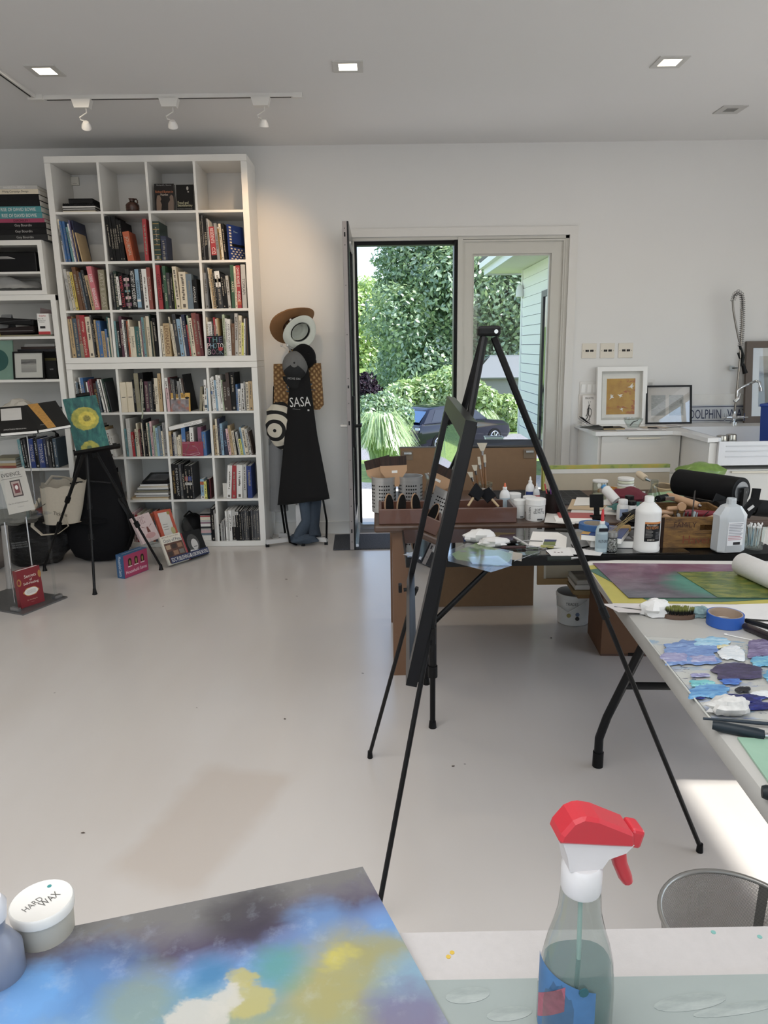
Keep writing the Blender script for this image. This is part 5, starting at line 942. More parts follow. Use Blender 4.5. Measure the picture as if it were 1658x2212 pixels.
# ================================================================ coat stand and what hangs on it
RX, RY = -.668, 5.90
t = T('coat_stand', 'white metal coat stand on a cross base behind the hats and bags', 'coat stand', (RX, RY, 0)); WMET = M('#cfcfce', .35, .1)
MB().bx((-.018, -.018, .05), (.018, .018, 1.86)).part('pole', WMET, t); MB().bx((-.03, -.03, .03), (.03, .03, .33)).part('sleeve', WMET, t)
for a, L in ((205, .30), (-20, .24), (150, .22), (-75, .12)):
    c_, s_ = math.cos(rad(a)), math.sin(rad(a)); lg = MB().box((c_ * L / 2, s_ * L / 2, .042), (L, .034, .034), (0, 0, rad(a))).part('foot_bar', WMET, t); MB().box((c_ * (L - .01), s_ * (L - .01), .0125), (.028, .028, .024)).part('foot_pad', BLACK, lg)
for z in (1.72, 1.53):
    for a in (20, 160, 270 if z > 1.6 else 250):
        c_, s_ = math.cos(rad(a)), math.sin(rad(a)); hk = MB().tube([(0, 0, z), (c_ * .06, s_ * .06, z + .055), (c_ * .10, s_ * .10, z + .08)], .006, 6).part('hook', WMET, t, 50); MB().ball((c_ * .102, s_ * .102, z + .083), .011, 8, 5).part('knob', WMET, hk, 60)
def hat(label, pos, rot, crown, brim, h, mat, band, curl=.02, inner=None):
    t = T('sun_hat', label, 'hat', pos, rot, 'hats on the coat stand'); b = MB()
    def fn(u, v):
        a = 2 * PI * u
        if v <= .55:
            s = v / .55; r = crown * min(1, (math.sin(s * PI / 2)) ** .45) * (1 + .0); z = h * (1 - s ** 3.2) - .02 * math.exp(-((s - .0) / .35) ** 2); return (r * math.cos(a), r * .86 * math.sin(a), z)
        s = (v - .55) / .45; r = crown + (brim - crown) * s; return (r * math.cos(a), r * .88 * math.sin(a), curl * s * s * (1 + .9 * math.cos(2 * a)) - .01 * s)
    o = b.grid(fn, 40, 22, True).part('body', mat, t, 70); mo = o.modifiers.new('thick', 'SOLIDIFY'); mo.thickness = .004
    if band: MB().grid(lambda u, v: ((crown + .0025) * math.cos(2 * PI * u), (crown + .0025) * .865 * math.sin(2 * PI * u), .004 + .028 * v), 36, 1, True).part('band', M(band, .8), t, 60)
    if inner: MB().grid(lambda u, v: ((crown - .006) * math.cos(2 * PI * u), (crown - .006) * .86 * math.sin(2 * PI * u), -.002 + .03 * v), 36, 1, True).part('sweatband', M(inner, .8), t, 60)
    return t
FELT = M('#8a5f33', .9, var=.10, sc=30, bump=.1); PALE_ = M('#cfd3c8', .85, var=.05, sc=40, bump=.1)
hc = at(636, 703, y=5.93); hat('brown wide-brimmed hat on top of the coat stand', hc, Vector((-.52, .50, .66)).to_track_quat('Z', 'Y').to_euler(), .102, .205, .12, FELT, None, .03, '#4a2a17')
hc = at(649, 718, y=5.80); hat('pale green-white brimmed hat showing its dark inner band', hc, (rad(-70), rad(-32), rad(18)), .083, .142, .10, PALE_, None, .02, '#17181a')
# caps
def cap(label, pos, rot, mat, vis, logo=None):
    t = T('baseball_cap', label, 'cap', pos, rot, 'caps on the coat stand')
    MB().grid(lambda u, v: (.088 * math.cos(2 * PI * u) * math.cos(v * PI / 2) ** .7, .10 * math.sin(2 * PI * u) * math.cos(v * PI / 2) ** .7, .12 * math.sin(v * PI / 2)), 26, 9, True).part('crown', mat, t, 70)
    o = MB().grid(lambda u, v: ((u - .5) * .165 * (1 - .25 * v * v), -.075 - .085 * v * (1 - (2 * u - 1) ** 2 * .55), -.002 - .02 * (2 * u - 1) ** 2 - .02 * v), 12, 5).part('visor', vis, t, 70); o.modifiers.new('thick', 'SOLIDIFY').thickness = .004
    MB().ball((0, 0, .12), .007, 8, 5).part('button', vis, t, 60)
    return t
t = cap('grey baseball cap with dark visor and white print', at(637, 790, y=5.80), (rad(78), rad(4), rad(3)), M('#6a6a69', .95, var=.12, sc=30), M('#232425', .9, var=.1))
MB().grid(lambda u, v: (lambda a, e: (.0895 * math.cos(a) * math.cos(e) ** .7, .1015 * math.sin(a) * math.cos(e) ** .7, .122 * math.sin(e)))(rad(210 + 120 * u), v * PI * .44), 12, 8).part('front_panel', M('#2e2f30', .95), t, 70)
text('MOVE ON', .085, .022, M('#c9c9c7', .8), t, frame((.0, -.097, .066), (1, 0, 0), (0, .55, .83))).location = (0, -.004, .004)
t.scale = (1.12, 1.12, 1.0)
cap('black cap hanging behind the grey cap', at(655, 770, y=5.86), (rad(80), rad(-30), rad(30)), M('#101012', .95), BLACK)
# straw bag
g = NG('straw_weave'); v = g.mapping('Object', (1, 1, 1), (0, rad(40), 0)); wv = g.new('TexWave'); g.link(v, wv.inputs[0]); wv.inputs['Scale'].default_value = 11; wv.inputs['Distortion'].default_value = 4; wv.inputs['Detail'].default_value = 3
v2 = g.mapping('Object', (1, 1, 1), (0, rad(-50), 0)); w2 = g.new('TexWave'); g.link(v2, w2.inputs[0]); w2.inputs['Scale'].default_value = 10; w2.inputs['Distortion'].default_value = 4
n = g.noise(g.mapping(), 60, 4); g.col(g.mix(g.math('MULTIPLY', wv.outputs['Fac'], w2.outputs['Fac']), '#6d4a22', g.ramp(n, [(.3, '#a57e46'), (.7, '#cba76c')]))); g.bump(g.math('ADD', wv.outputs['Fac'], w2.outputs['Fac']), .6, .006); g.set(.85)
a, b_ = at(588, 786, y=5.90), at(699, 884, y=5.90); w, h = b_.x - a.x, a.z - b_.z
t = T('straw_bag', 'woven straw shopping bag with blue letters hanging on the coat stand', 'bag', (a.x, 5.89, b_.z))
MB().prism([(.03, 0), (w - .03, 0), (w, .035), (w - .012, h), (.015, h), (0, .035)], .07, -.035, frame((0, 0, 0), (1, 0, 0), (0, 0, 1))).part('body', g.m, t)
for s in (-1, 1): MB().tube([(w * .3, s * .03, h), (w * .36, s * .02, h + .09), (w * .5, s * .01, h + .12), (w * .64, s * .02, h + .09), (w * .7, s * .03, h)], .007, 6).part('handle', M('#b08a50', .8), t, 60)
text('S', .06, .055, M('#28516d', .8), t, frame((w * .31, -.0365, h * .47), (1, 0, 0), (0, 0, 1))); text('Z', .05, .05, M('#28516d', .8), t, frame((w * .74, -.0365, h * .5), (1, 0, 0), (0, 0, 1))); text('.o', .03, .012, M('#28516d', .8), t, frame((w * .83, -.0365, h * .435), (1, 0, 0), (0, 0, 1)))
# printed tote, grey bag
g = NG('print_canvas'); v = g.mapping('Object', (1, .2, 1), (0, rad(25), 0), (.06, 0, .02)); wv = g.new('TexWave'); wv.wave_type = 'RINGS'; wv.rings_direction = 'Y'; g.link(v, wv.inputs[0]); wv.inputs['Scale'].default_value = 4.2; wv.inputs['Distortion'].default_value = 1.4
g.col(g.ramp(wv.outputs['Fac'], [(.30, '#131314'), (.34, '#c9c2b0')], 'CONSTANT')); g.set(.9)
q = at(606, 918, y=5.84); t = T('printed_tote', 'cream tote bag with bold black curves hanging left of the apron', 'bag', (q.x, 5.86, q.z)); lump((0, 0, 0), .13, (.95, .38, 1.45), 26, 16, .07, 21, flatb=False).part('body', g.m, t, 60); MB().tube([(-.05, 0, .16), (-.04, 0, .3), (.02, .02, .42), (.08, 0, .3), (.07, 0, .16)], .012, 6, flat=.3).part('strap', M('#131314', .9), t, 60)
q = at(598, 1030, y=5.88); t = T('grey_bag', 'translucent grey bag hanging below the printed tote', 'bag', (q.x, 5.9, q.z)); o = MB().grid(lambda u, v: (.075 * math.cos(2 * PI * u) * (1 - .25 * v + .06 * math.sin(9 * u * 2 * PI)), .045 * math.sin(2 * PI * u), -.29 + .58 * v + .03 * math.sin(6 * PI * u) * v), 28, 8, True).part('body', M('#76787a', .5, alpha=.8), t, 50); MB().ball((.02, 0, -.04), .05, 10, 8, (.8, .7, 2.4)).part('contents', BLACK, t, 60)
# apron
g = NG('apron_cloth'); v = g.mapping(); n = g.noise(v, 38, 2); g.col(g.mix(g.ramp(n, [(.76, (0, 0, 0)), (.80, (1, 1, 1))]), '#09090b', '#3c3d42')); g.set(.95); g.bump(g.noise(v, 200, 2), .2, .002)
tl, tr, bl_, br_ = at(628, 800, y=5.79), at(664, 790, y=5.79), at(598, 1093, y=5.79), at(711, 1079, y=5.79); wl, wr = at(612, 960, y=5.79), at(684, 940, y=5.79); cx = RX
def apr(u, v):
    if v < .45: s = v / .45; L_, R_ = tl.lerp(wl, s), tr.lerp(wr, s)
    else: s = (v - .45) / .55; L_, R_ = wl.lerp(bl_, s), wr.lerp(br_, s)
    p = L_.lerp(R_, u); return (p.x - cx, (p.y - RY) + .03 * (2 * u - 1) ** 2 + .010 * math.sin(u * 11 + v * 2) * v, p.z)
t = T('apron', 'long black apron with white hand lettering hanging on the coat stand', 'apron', (cx, RY, 0)); o = MB().grid(apr, 26, 22).part('cloth', g.m, t, 70); o.modifiers.new('thick', 'SOLIDIFY').thickness = .003
q = at(648, 868, y=5.785); text('SASA', .165, .075, M('#d2d2cf', .8), t, frame((q.x - cx, q.y - RY - .003, q.z), (1, 0, .04), (0, 0, 1)))
q = at(640, 884, y=5.785); text('contemporary', .07, .008, M('#a9a9a7', .8), t, frame((q.x - cx, q.y - RY - .003, q.z), (1, 0, -.1), (0, 0, 1))); q = at(666, 886, y=5.785); MB().box((q.x - cx, q.y - RY - .004, q.z), (.014, .002, .012)).part('printed_mark', M('#c9c9c7', .8), t)
for pts in ([(tl.x - cx, -.1, tl.z), (-.02, -.03, 1.58), (.02, -.03, 1.58), (tr.x - cx, -.1, tr.z)], [(bl_.x - cx + .05, -.07, .40), (bl_.x - cx + .065, -.08, .2), (bl_.x - cx + .09, -.1, .03), (bl_.x - cx + .15, -.12, .012)], [(br_.x - cx - .06, -.07, .42), (br_.x - cx - .03, -.07, .2), (br_.x - cx - .035, -.09, .05)], [(bl_.x - cx + .02, -.06, .40), (bl_.x - cx + .05, -.06, .1)]):
    MB().tube(pts, .011, 6, flat=.2).part('strap', BLACK, t, 60)
q = at(664, 1120, y=5.86); t = T('blue_jeans', 'faded blue jeans hanging below the apron and heaped on the stand base', 'jeans', (q.x, 5.87, 0)); JEAN = M('#3f4c5b', .95, var=.2, sc=30, bump=.2)
MB().tube([(-.03, 0, .62), (-.02, .0, .4), (-.0, -.01, .2), (-.05, -.03, .10), (-.08, -.05, .05)], [.055, .06, .06, .07, .06], 12, flat=.6).part('leg', JEAN, t, 60); MB().tube([(.05, .02, .62), (.07, .02, .35), (.05, .0, .15), (.06, -.04, .07)], [.05, .055, .05, .06], 12, flat=.6).part('leg', M('#333e4b', .95, var=.2, sc=30), t, 60); lump((-.04, -.04, .05), .1, (1.2, .7, .45), 24, 10, .14, 31).part('crumpled_hem', JEAN, t, 60)
t = T('white_cable', 'white cable coiled on the floor under the coat stand', 'cable'); p = [at(*k, z=.006) for k in ((628, 1152), (610, 1158), (592, 1164), (586, 1160), (590, 1152))] + [at(592, 1140, y=6.1), at(596, 1060, y=6.17)]; MB().tube(p, .005, 6).part('cord', M('#d9d8d4', .4), t, 60)
p = [at(*k, z=.006) for k in ((670, 1166), (685, 1160), (700, 1157), (706, 1160))]; t = T('white_strap', 'short white strap end on the floor beside the jeans', 'strap'); MB().tube(p, .006, 6).part('cord', M('#d9d8d4', .4), t, 60)
# ================================================================ counter, sink, tap
CT = .93; t = T('base_cabinet', 'white drawer cabinet under the left part of the counter', 'cabinet', (1.70, 5.60, 0)); GLOSSW = M('#dfddd6', .3, var=.01)
MB().bx((0, .02, .08), (.635, .595, CT - .032)).part('body', GLOSSW, t); MB().bx((.02, .08, 0), (.62, .58, .08)).part('plinth', M('#a5a39e', .5), t)
for z0, z1 in ((.60, CT - .036), (.345, .595), (.09, .34)):
    d = MB().bx((.022, 0, z0), (.632, .018, z1)).part('drawer', M('#cfccc3', .35, var=.01), t); MB().bx((.22, -.022, z1 - .022), (.47, 0, z1 - .010)).part('handle', M('#d5cdb9', .4), d)
t = T('sink_cabinet', 'deeper white sink cabinet at the right of the counter', 'cabinet', (2.345, 5.13, 0)); MB().bx((0, .02, .08), (1.35, 1.06, .70)).bx((0, .02, .70), (.05, 1.06, CT - .032)).bx((1.3, .02, .70), (1.35, 1.06, CT - .032)).part('body', GLOSSW, t); MB().bx((0, .08, 0), (1.35, 1.04, .08)).part('plinth', M('#a5a39e', .5), t)
MB().bx((.002, .0, .735), (.055, .018, CT - .036)).part('filler', GLOSSW, t)
for z0, z1 in ((.40, .70), (.09, .395)):
    d = MB().bx((.002, 0, z0), (1.348, .018, z1)).part('drawer', M('#cfccc3', .35, var=.01), t); MB().bx((.17, -.022, z1 - .022), (.6, 0, z1 - .010)).part('handle', M('#d5cdb9', .4), d)
t = T('countertop', 'white stone worktop stepping out around the sink', 'worktop', (0, 0, CT - .03)); TOPM = M('#e4e3df', .22, var=.02, sc=6)
MB().prism([(1.665, 6.198), (1.665, 5.575), (2.26, 5.575), (2.31, 5.54), (2.325, 5.115), (2.40, 5.115), (2.40, 5.86), (3.75, 5.86), (3.75, 6.198)], .03).part('slab', TOPM, t)
t = T('apron_sink', 'large white farmhouse sink with grooved front', 'sink', (2.402, 5.10, .735)); SW = 1.26; SKM = M('#d9dadb', .15, var=.01)
MB().bx((0, 0, 0), (SW, .022, .17)).part('front', SKM, t); MB().bx((0, .022, .0), (.02, .755, .195)).part('wall', SKM, t); MB().bx((SW - .02, .022, 0), (SW, .755, .195)).part('wall', SKM, t); MB().bx((.02, .735, 0), (SW - .02, .755, .195)).part('wall', SKM, t); MB().bx((.02, .022, 0), (SW - .02, .735, .02)).part('basin_floor', SKM, t)
for z in (.06, .098, .135): MB().bx((.05, -.004, z), (SW - .05, 0, z + .006)).part('groove', M('#c3c5c7', .2), t)
for i, p in enumerate(((1562, 947), (1582, 947))):
    q = at(p[0], 935, y=5.22 + .06 * i); t = T('steel_tumbler', ('left', 'right')[i] + ' of two steel tumblers standing upside down in the sink', 'tumbler', (q.x, 5.24 + .06 * i, .7555), group='steel tumblers in the sink'); MB().lathe([(.045, 0), (.046, .004), (.040, .14), (.036, .175), (.030, .178), (0, .178)], 24).part('cup', M('#a9a39b', .22, .95), t, 40); MB().lathe([(.047, 0), (.0485, .004), (.047, .008)], 24, cap=False).part('rim', M('#b5b0a8', .2, .95), t, 40)
q = at(1654, 950, y=5.5); t = T('blue_bin', 'blue plastic container at the right edge by the sink', 'container', (q.x + .085, 5.6, .7555)); MB().lathe([(.07, 0), (.08, .05), (.10, .36), (.104, .365), (.10, .37), (.09, .36), (.07, .02), (0, .02)], 4).part('body', M('#173a86', .4), t); MB().lathe([(.106, .35), (.11, .36), (.106, .37)], 4, cap=False).part('rim', M('#1d459c', .4), t)
q = at(1640, 925, y=5.55); 
# backsplash ledge
t = T('backsplash', 'low pale upstand along the wall behind the sink', 'upstand', (2.46, 6.19, CT + .0005)); MB().bx((0, -.012, 0), (1.25, .009, .235)).part('panel', M('#d7d5cf', .4), t)
# street-name sign
a = at(1489, 876, y=6.155); t = T('street_sign', 'grey street sign with dark blue letters lying behind the tap', 'sign', (a.x - .02, 6.15, CT + .001), (rad(-8), 0, 0)); MB().bx((0, 0, 0), (.62, .004, .145)).part('plate', M('#a9aaab', .45, .3), t)
for z in (.012, .128): MB().bx((.004, -.001, z), (.616, 0, z + .006)).part('border', M('#1c2747', .5), t)
text('DOLPHIN', .265, .078, M('#1c2747', .5), t, frame((.16, -.0012, .07), (1, 0, 0), (0, 0, 1))); text('WAY', .17, .078, M('#1c2747', .5), t, frame((.43, -.0012, .07), (1, 0, 0), (0, 0, 1)))
# pre-rinse tap
fb = at(1583, 908, y=6.06); t = T('sink_tap', 'chrome pre-rinse tap with spring hose and side spout', 'tap', (fb.x, 6.05, CT + .001))
def L(px_, py_, y=6.05): p = at(px_, py_, y=y); return p - Vector((fb.x, 6.05, CT + .001))
MB().lathe([(.034, 0), (.034, .012), (.014, .02), (.018, .035), (.03, .05), (.012, .075), (.01, .1)], 16).part('base', CHROME, t, 40)
for s in (-1, 1):
    v_ = MB().tube([(0, 0, .05), (s * .05, -.005, .052), (s * .075, -.008, .05)], [.016, .011, .014], 10).part('valve', CHROME, t, 50); MB().tube([(s * .08, -.008, .02), (s * .08, -.008, .085)], .006, 6).tube([(s * .055, -.008, .05), (s * .11, -.01, .05)], .006, 6).part('cross_handle', CHROME, v_, 50)
MB().tube([(0, 0, .09), L(1590, 850), L(1598, 770), L(1602, 700), L(1601, 668)], .0085, 10).part('riser', M('#9a938b', .25, .95), t, 50)
ck = MB().tube([L(1586, 868), L(1594, 860)], .017, 10).part('spout_valve', CHROME, t, 50); MB().tube([L(1594, 866), L(1598, 850)], .006, 6).part('lever', CHROME, ck, 50)
MB().tube([L(1591, 856), L(1592, 844), L(1600, 837), L(1618, 829), L(1632, 823, 5.95), L(1640, 826, 5.93), L(1642, 842, 5.93)], .0105, 10).part('spout', CHROME, t, 50); MB().cyl(L(1641.5, 836, 5.93), L(1642, 845, 5.93), .014, n=12).part('aerator', CHROME, t, 40)
hose = [L(1596, 738), L(1589, 705), L(1583, 670), L(1582, 650), L(1586, 637), L(1593, 631), L(1600, 635), L(1603, 650), L(1603, 680), L(1602, 710), L(1600, 735), L(1598, 748)]
MB().tube(hose[:4], .0085, 8).part('hose', M('#8f8a84', .3, .8), t, 60); MB().tube(hose[3:], .006, 8).part('inner_hose', M('#4b4a49', .5), t, 60)
def along(pts, n):
    seg = [(pts[i + 1] - pts[i]).length for i in range(len(pts) - 1)]; tot = sum(seg); out = []
    for k in range(n + 1):
        d = tot * k / n; i = 0
        while i < len(seg) - 1 and d > seg[i]: d -= seg[i]; i += 1
        out.append(pts[i].lerp(pts[i + 1], d / seg[i]))
    return out
N = 34 * 10; ax = along(hose[3:], N); coil = []
for k in range(N + 1):
    d = (ax[min(k + 2, N)] - ax[max(k - 2, 0)]).normalized(); u = Vector((0, 1, 0)); w_ = d.cross(u).normalized(); a = 2 * PI * k / 10; coil.append(ax[k] + (u * math.cos(a) + w_ * math.sin(a)) * .019)
MB().tube(coil, .003, 5).part('spring', M('#b4b3b1', .25, .95), t, 60)
MB().tube([L(1597, 746), L(1604, 770)], [.010, .013], 10).tube([L(1604, 770), L(1600, 790)], .013, 10).part('spray_grip', M('#0f1413', .4), t, 50); MB().tube([L(1593, 762), L(1598, 776), L(1597, 792)], [.008, .009, .008], 8).part('trigger', M('#0f1413', .4), t, 50); MB().tube([L(1603, 786), L(1609, 806)], [.012, .021], 12).part('spray_head', BLACK, t, 50)
br = MB().cyl(L(1580, 795, 6.19), L(1580, 795, 6.16), .026, n=4).tube([L(1580, 795, 6.18), L(1594, 795)], .008, 8).part('wall_bracket', M('#7d7f80', .3, .8), t, 40)
# framed pictures on the counter
def framed(label, bl, br, tl, fwid, depth, col, y0, y1, name='framed_print', zb=CT + .001):
    p, q_ = at(*bl, y=y0), at(*br, y=y0); w = q_.x - p.x; tz = at(*tl, y=y1).z; h = math.hypot(tz - zb, y1 - y0); t = T(name, label, 'framed picture', (p.x, y0, zb), (-math.atan2(y1 - y0, tz - zb), 0, 0)); m_ = M(col, .4, var=.03) if isinstance(col, str) else col
    for x0, z0, x1_, z1 in ((0, 0, w, fwid), (0, h - fwid, w, h), (0, fwid, fwid, h - fwid), (w - fwid, fwid, w, h - fwid)): MB().bx((x0, 0, z0), (x1_, depth, z1)).part('frame_bar', m_, t)
    return t, w, h
t, w, h = framed('white box-framed yellow print with white birds on the counter', (1288, 910), (1395, 910), (1290, 793), .036, .045, '#e9e8e4', 6.10, 6.145)
MB().bx((.036, .036, .036), (w - .036, .042, h - .036)).part('mat_board', M('#d6d3cd', .8), t); MB().bx((.052, .033, .055), (w - .052, .036, h - .055)).part('paper', M('#e8e5df', .8), t)
g = NG('ochre_print'); v = g.mapping(); n = g.noise(g.mapping('Object', (5, 1, 9)), 2.2, 5, .65, .5); sx, sy, sz = g.sep(v)
rd = g.ramp(g.math('ADD', n, g.math('MULTIPLY', g.math('SUBTRACT', sx, .2), .9)), [(.60, (0, 0, 0)), (.66, (1, 1, 1))]); bt = g.ramp(g.math('SUBTRACT', n, g.math('MULTIPLY', sz, 1.6)), [(.34, (0, 0, 0)), (.44, (1, 1, 1))])
c = g.mix(g.math('MULTIPLY', rd, .8), g.ramp(g.noise(v, 14, 5), [(.3, '#b27f1d'), (.7, '#c99a2c')]), '#a94a2c'); c = g.mix(g.math('MULTIPLY', bt, .6), c, '#b2642b'); g.col(c); g.set(.6)
px0, px1, pz0, pz1 = w * .215, w * .785, h * .175, h * .80; MB().bx((px0, .031, pz0), (px1, .033, pz1)).part('print', g.m, t)
for (u, v_, s, a) in ((.86, .77, .03, 20), (.48, .52, .025, -15), (.18, .49, .027, 60), (.55, .14, .02, 120)):
    cx_, cz_ = px0 + (px1 - px0) * u, pz0 + (pz1 - pz0) * v_; R2 = Matrix.Rotation(rad(a), 2)
    pl = [R2 @ Vector(p_) * s for p_ in ((-1.1, .25), (-.3, .22), (.1, .5), (.75, .75), (.35, .2), (.85, -.1), (.3, -.15), (.1, -.75), (-.15, -.2), (-.5, -.05))]; MB().prism([(p_.x + cx_, p_.y + cz_) for p_ in pl], .0006, .0, frame((0, .0308, 0), (1, 0, 0), (0, 0, 1))).part('printed_bird', WHITE, t)
MB().bx((.036, .012, .036), (w - .036, .0135, h - .036)).part('pane', GLASS, t)
t, w, h = framed('black frame with two small photos reflecting the window', (1395, 911), (1494, 910), (1396, 833), .014, .025, '#101011', 6.08, 6.135)
MB().bx((.014, .014, .014), (w - .014, .022, h - .014)).part('mat_board', M('#b6aa9d', .8), t); PH = NG('water_photo'); n = PH.noise(PH.mapping('Object', (20, 1, 60)), 2, 5); PH.col(PH.ramp(n, [(.3, '#2c2e28'), (.7, '#7a7a6c')])); PH.set(.5)
for x0 in (.125, .515): MB().bx((w * x0, .0125, h * .22), (w * (x0 + .31), .014, h * .75)).part('photo', PH.m, t)
MB().bx((.014, .005, .014), (w - .014, .0065, h - .014)).part('pane', pane_mat('frame_glass', (.97, .98, .98), 3.0), t)
WAL = wood('walnut_frame', '#4b4037', '#6b5d51', .8, .55, 2, .1)
t, w, h = framed('large walnut-framed landscape photo at the right edge of the counter', (1608, 908), (1760, 900), (1613, 737), .055, .03, WAL, 6.06, 6.15)
MB().bx((.055, .016, .055), (w - .055, .027, h - .055)).part('mat_board', M('#cfcecb', .8), t); g = NG('grey_landscape'); sx, sy, sz = g.sep(g.mapping()); g.col(g.ramp(g.math('ADD', g.math('MULTIPLY', sz, 1.5), g.math('MULTIPLY', g.noise(g.mapping('Object', (4, 1, 9)), 3, 4), .15)), [(.2, '#4d504d'), (.62, '#787d79'), (.68, '#454341'), (.74, '#9a958c'), (.95, '#b1aa9b')])); g.set(.4); MB().bx((w * .2, .014, h * .2), (w * .8, .016, h * .82)).part('photo', g.m, t); MB().bx((.055, .006, .055), (w - .055, .0075, h - .055)).part('pane', GLASS, t)
# mantis card
p = at(1253, 907, y=6.16); a = at(1254, 854, y=6.18); t = T('mantis_card', 'white card with a black ink mantis leaning on the wall by the switches', 'card', (p.x + .015, 6.15, CT + .001), (rad(-7), 0, rad(2))); w, h = .112, a.z - CT; MB().bx((0, 0, 0), (w, .002, h)).part('card', M('#dedad5', .7), t); text('MANTIS', .07, .018, BLACK, t, frame((w * .52, -.0008, h * .9), (1, 0, 0), (0, 0, 1)))
INK = MB()
for pts, r in (([(.5, .62), (.50, .50), (.47, .40), (.46, .3)], .011), ([(.44, .8), (.47, .72), (.5, .66)], .002), ([(.62, .8), (.56, .72), (.52, .66)], .002), ([(.46, .56), (.36, .52), (.35, .38), (.30, .28), (.24, .30)], .004), ([(.56, .56), (.68, .5), (.72, .4), (.64, .28)], .005), ([(.47, .32), (.36, .2), (.26, .14), (.24, .08), (.36, .1), (.42, .14)], .007), ([(.52, .32), (.58, .22), (.5, .14), (.52, .07), (.6, .08)], .006), ([(.46, .66), (.55, .66)], .009), ([(.66, .3), (.56, .2), (.52, .14)], .005)):
    INK.tube([(x * w, -.0005, y * h) for x, y in pts], r, 6, flat=.15)
INK.part('ink_drawing', BLACK, t, kind='stuff')
# small things on the counter
q = at(1365, 912, y=5.86); t = T('glass_bowl', 'small clear glass bowl with pale streaks on the counter', 'bowl', (q.x, 5.84, CT + .0015)); MB().lathe([(.03, 0), (.045, .004), (.07, .05), (.076, .075), (.073, .075), (.066, .05), (.042, .008), (0, .006)], 26).part('bowl', JARG, t, 50); MB().tube([(-.03, -.02, .02), (.0, 0, .045), (.04, .01, .055)], .004, 5).tube([(-.02, .01, .015), (.02, .02, .05)], .003, 5).part('clips', M('#4a4c4d', .4, .5), t, 50)
q = at(1305, 921, y=5.66); t = T('open_notebook', 'open black notebook with curling pages at the left end of the counter', 'notebook', (q.x, 5.68, CT + .001))
MB().bx((-.0, 0, 0), (.17, .14, .004)).bx((0, 0, .014), (.17, .14, .017)).part('cover', BLACK, t); MB().bx((.002, .002, .004), (.168, .138, .014)).part('pages', M('#b9a277', .8), t)
for k in range(6): MB().grid(lambda u, v: (-.0 - .18 * u * (1 - .02 * k), .14 * v, .008 + .004 * k * (1 - u) + (.012 + .010 * k) * u * u * (1.0 + .1 * k)), 8, 1).part('page', M('#d9d5cf' if k < 5 else '#1b1b1d', .7), t)
MB().cyl((.01, .05, .022), (.09, .06, .022), .005, n=8).part('elastic_pen', BLACK, t, 40)
q = at(1410, 919, y=5.74); t = T('pen', 'black pen lying on papers on the counter', 'pen', (q.x, 5.74, CT + .008), (0, 0, rad(-25))); MB().cyl((-.04, 0, 0), (.03, 0, 0), .005, n=8).part('barrel', BLACK, t, 40); MB().cyl((.03, 0, 0), (.045, 0, 0), .004, .001, n=8).part('tip', M('#333333', .3, .5), t, 40)
for i, (x, y, rz, col) in enumerate(((2.0, 5.75, 8, '#e3e0da'), (2.14, 5.68, -12, '#d9d6d2'), (2.2, 5.82, 5, '#c9b9a4'), (1.95, 5.69, -4, '#e6e4e0'), (2.36, 5.9, 14, '#dcdad5'))):
    t = T('sheet_of_paper', f'{ORD[i]} loose sheet from the left on the counter', 'paper', (x, y, CT + .0012 + .0009 * i), (0, 0, rad(rz)), 'loose papers on the counter'); MB().box((0, 0, .0003), (.2, .14, .0006)).part('sheet', M(col, .8), t); MB().box((.02, .0, .0007), (.1, .03, .0002)).part('printed_block', M('#9b8f92', .8), t)
# ================================================================ work tables
WT, BT, GT = .777, .766, .75
OAKW = wood('old_pine', '#33211a', '#5a3f2a', .8, .45, 0, .2, .2); OAKV = wood('old_pine_leg', '#5a3b22', '#7b5636', .8, .5, 2, .2, .15)
t = T('wooden_table', 'old brown wooden work table behind the easel', 'table', (-.03, 3.29, 0)); TL_ = 1.93
MB().box((TL_ / 2, .42, WT - .0175), (TL_, .84, .035), bev=.010).part('tabletop', OAKW, t)
for x, y in ((.085, .05), (.085, .76), (TL_ - .16, .05), (TL_ - .16, .76)): MB().bx((x, y, 0), (x + .075, y + .075, WT - .035)).part('leg', OAKV, t)
MB().bx((.16, .055, .60), (TL_ - .16, .08, WT - .035)).part('apron', OAKW, t); MB().bx((.09, .125, .60), (.115, .76, WT - .035)).part('apron', OAKW, t); MB().bx((.16, .76, .60), (TL_ - .16, .785, WT - .035)).part('apron', OAKW, t)
# low black folding table with a glass palette on it
t = T('black_table', 'low black folding table under the glass palette', 'table', (.10, 2.80, 0)); bl = 1.52
MB().bx((0, 0, BT - .042), (bl, .47, BT - .006)).part('tabletop', M('#131313', .35), t)
for x in (.11, bl - .12):
    for y, s in ((.03, 1), (.44, -1)):
        l_ = MB().tube([(x, y, BT - .04), (x - .0, y - .0 * s, .25)], .0165, 10).part('leg', BLKMET, t, 40); MB().tube([(x, y, .27), (x, y, .012)], .012, 10).part('lower_section', BLKMET, l_, 40); MB().tube([(x, y, .235), (x, y, .285)], .021, 10).part('collar', BLACK, l_, 40); MB().cyl((x, y, 0), (x, y, .03), .017, .014, n=12).part('rubber_foot', BLACK, l_, 40)
    MB().tube([(x, .03, .48), (x + (.25 if x < 1 else -.25), .05, BT - .045)], .009, 8).part('brace', BLKMET, t, 40)
    MB().tube([(x, .06, .45), (x + (.27 if x < 1 else -.27), .08, BT - .045)], .006, 8).part('brace', BLKMET, t, 40)
MB().bx((0, 0, 0), (1.14, .44, .006)).thing('glass_palette', pane_mat('smoked_glass', (.5, .5, .5), 2.0, .02), 'sheet of glass covering the black folding table', 'glass sheet', (.105, 2.812, BT - .0055))
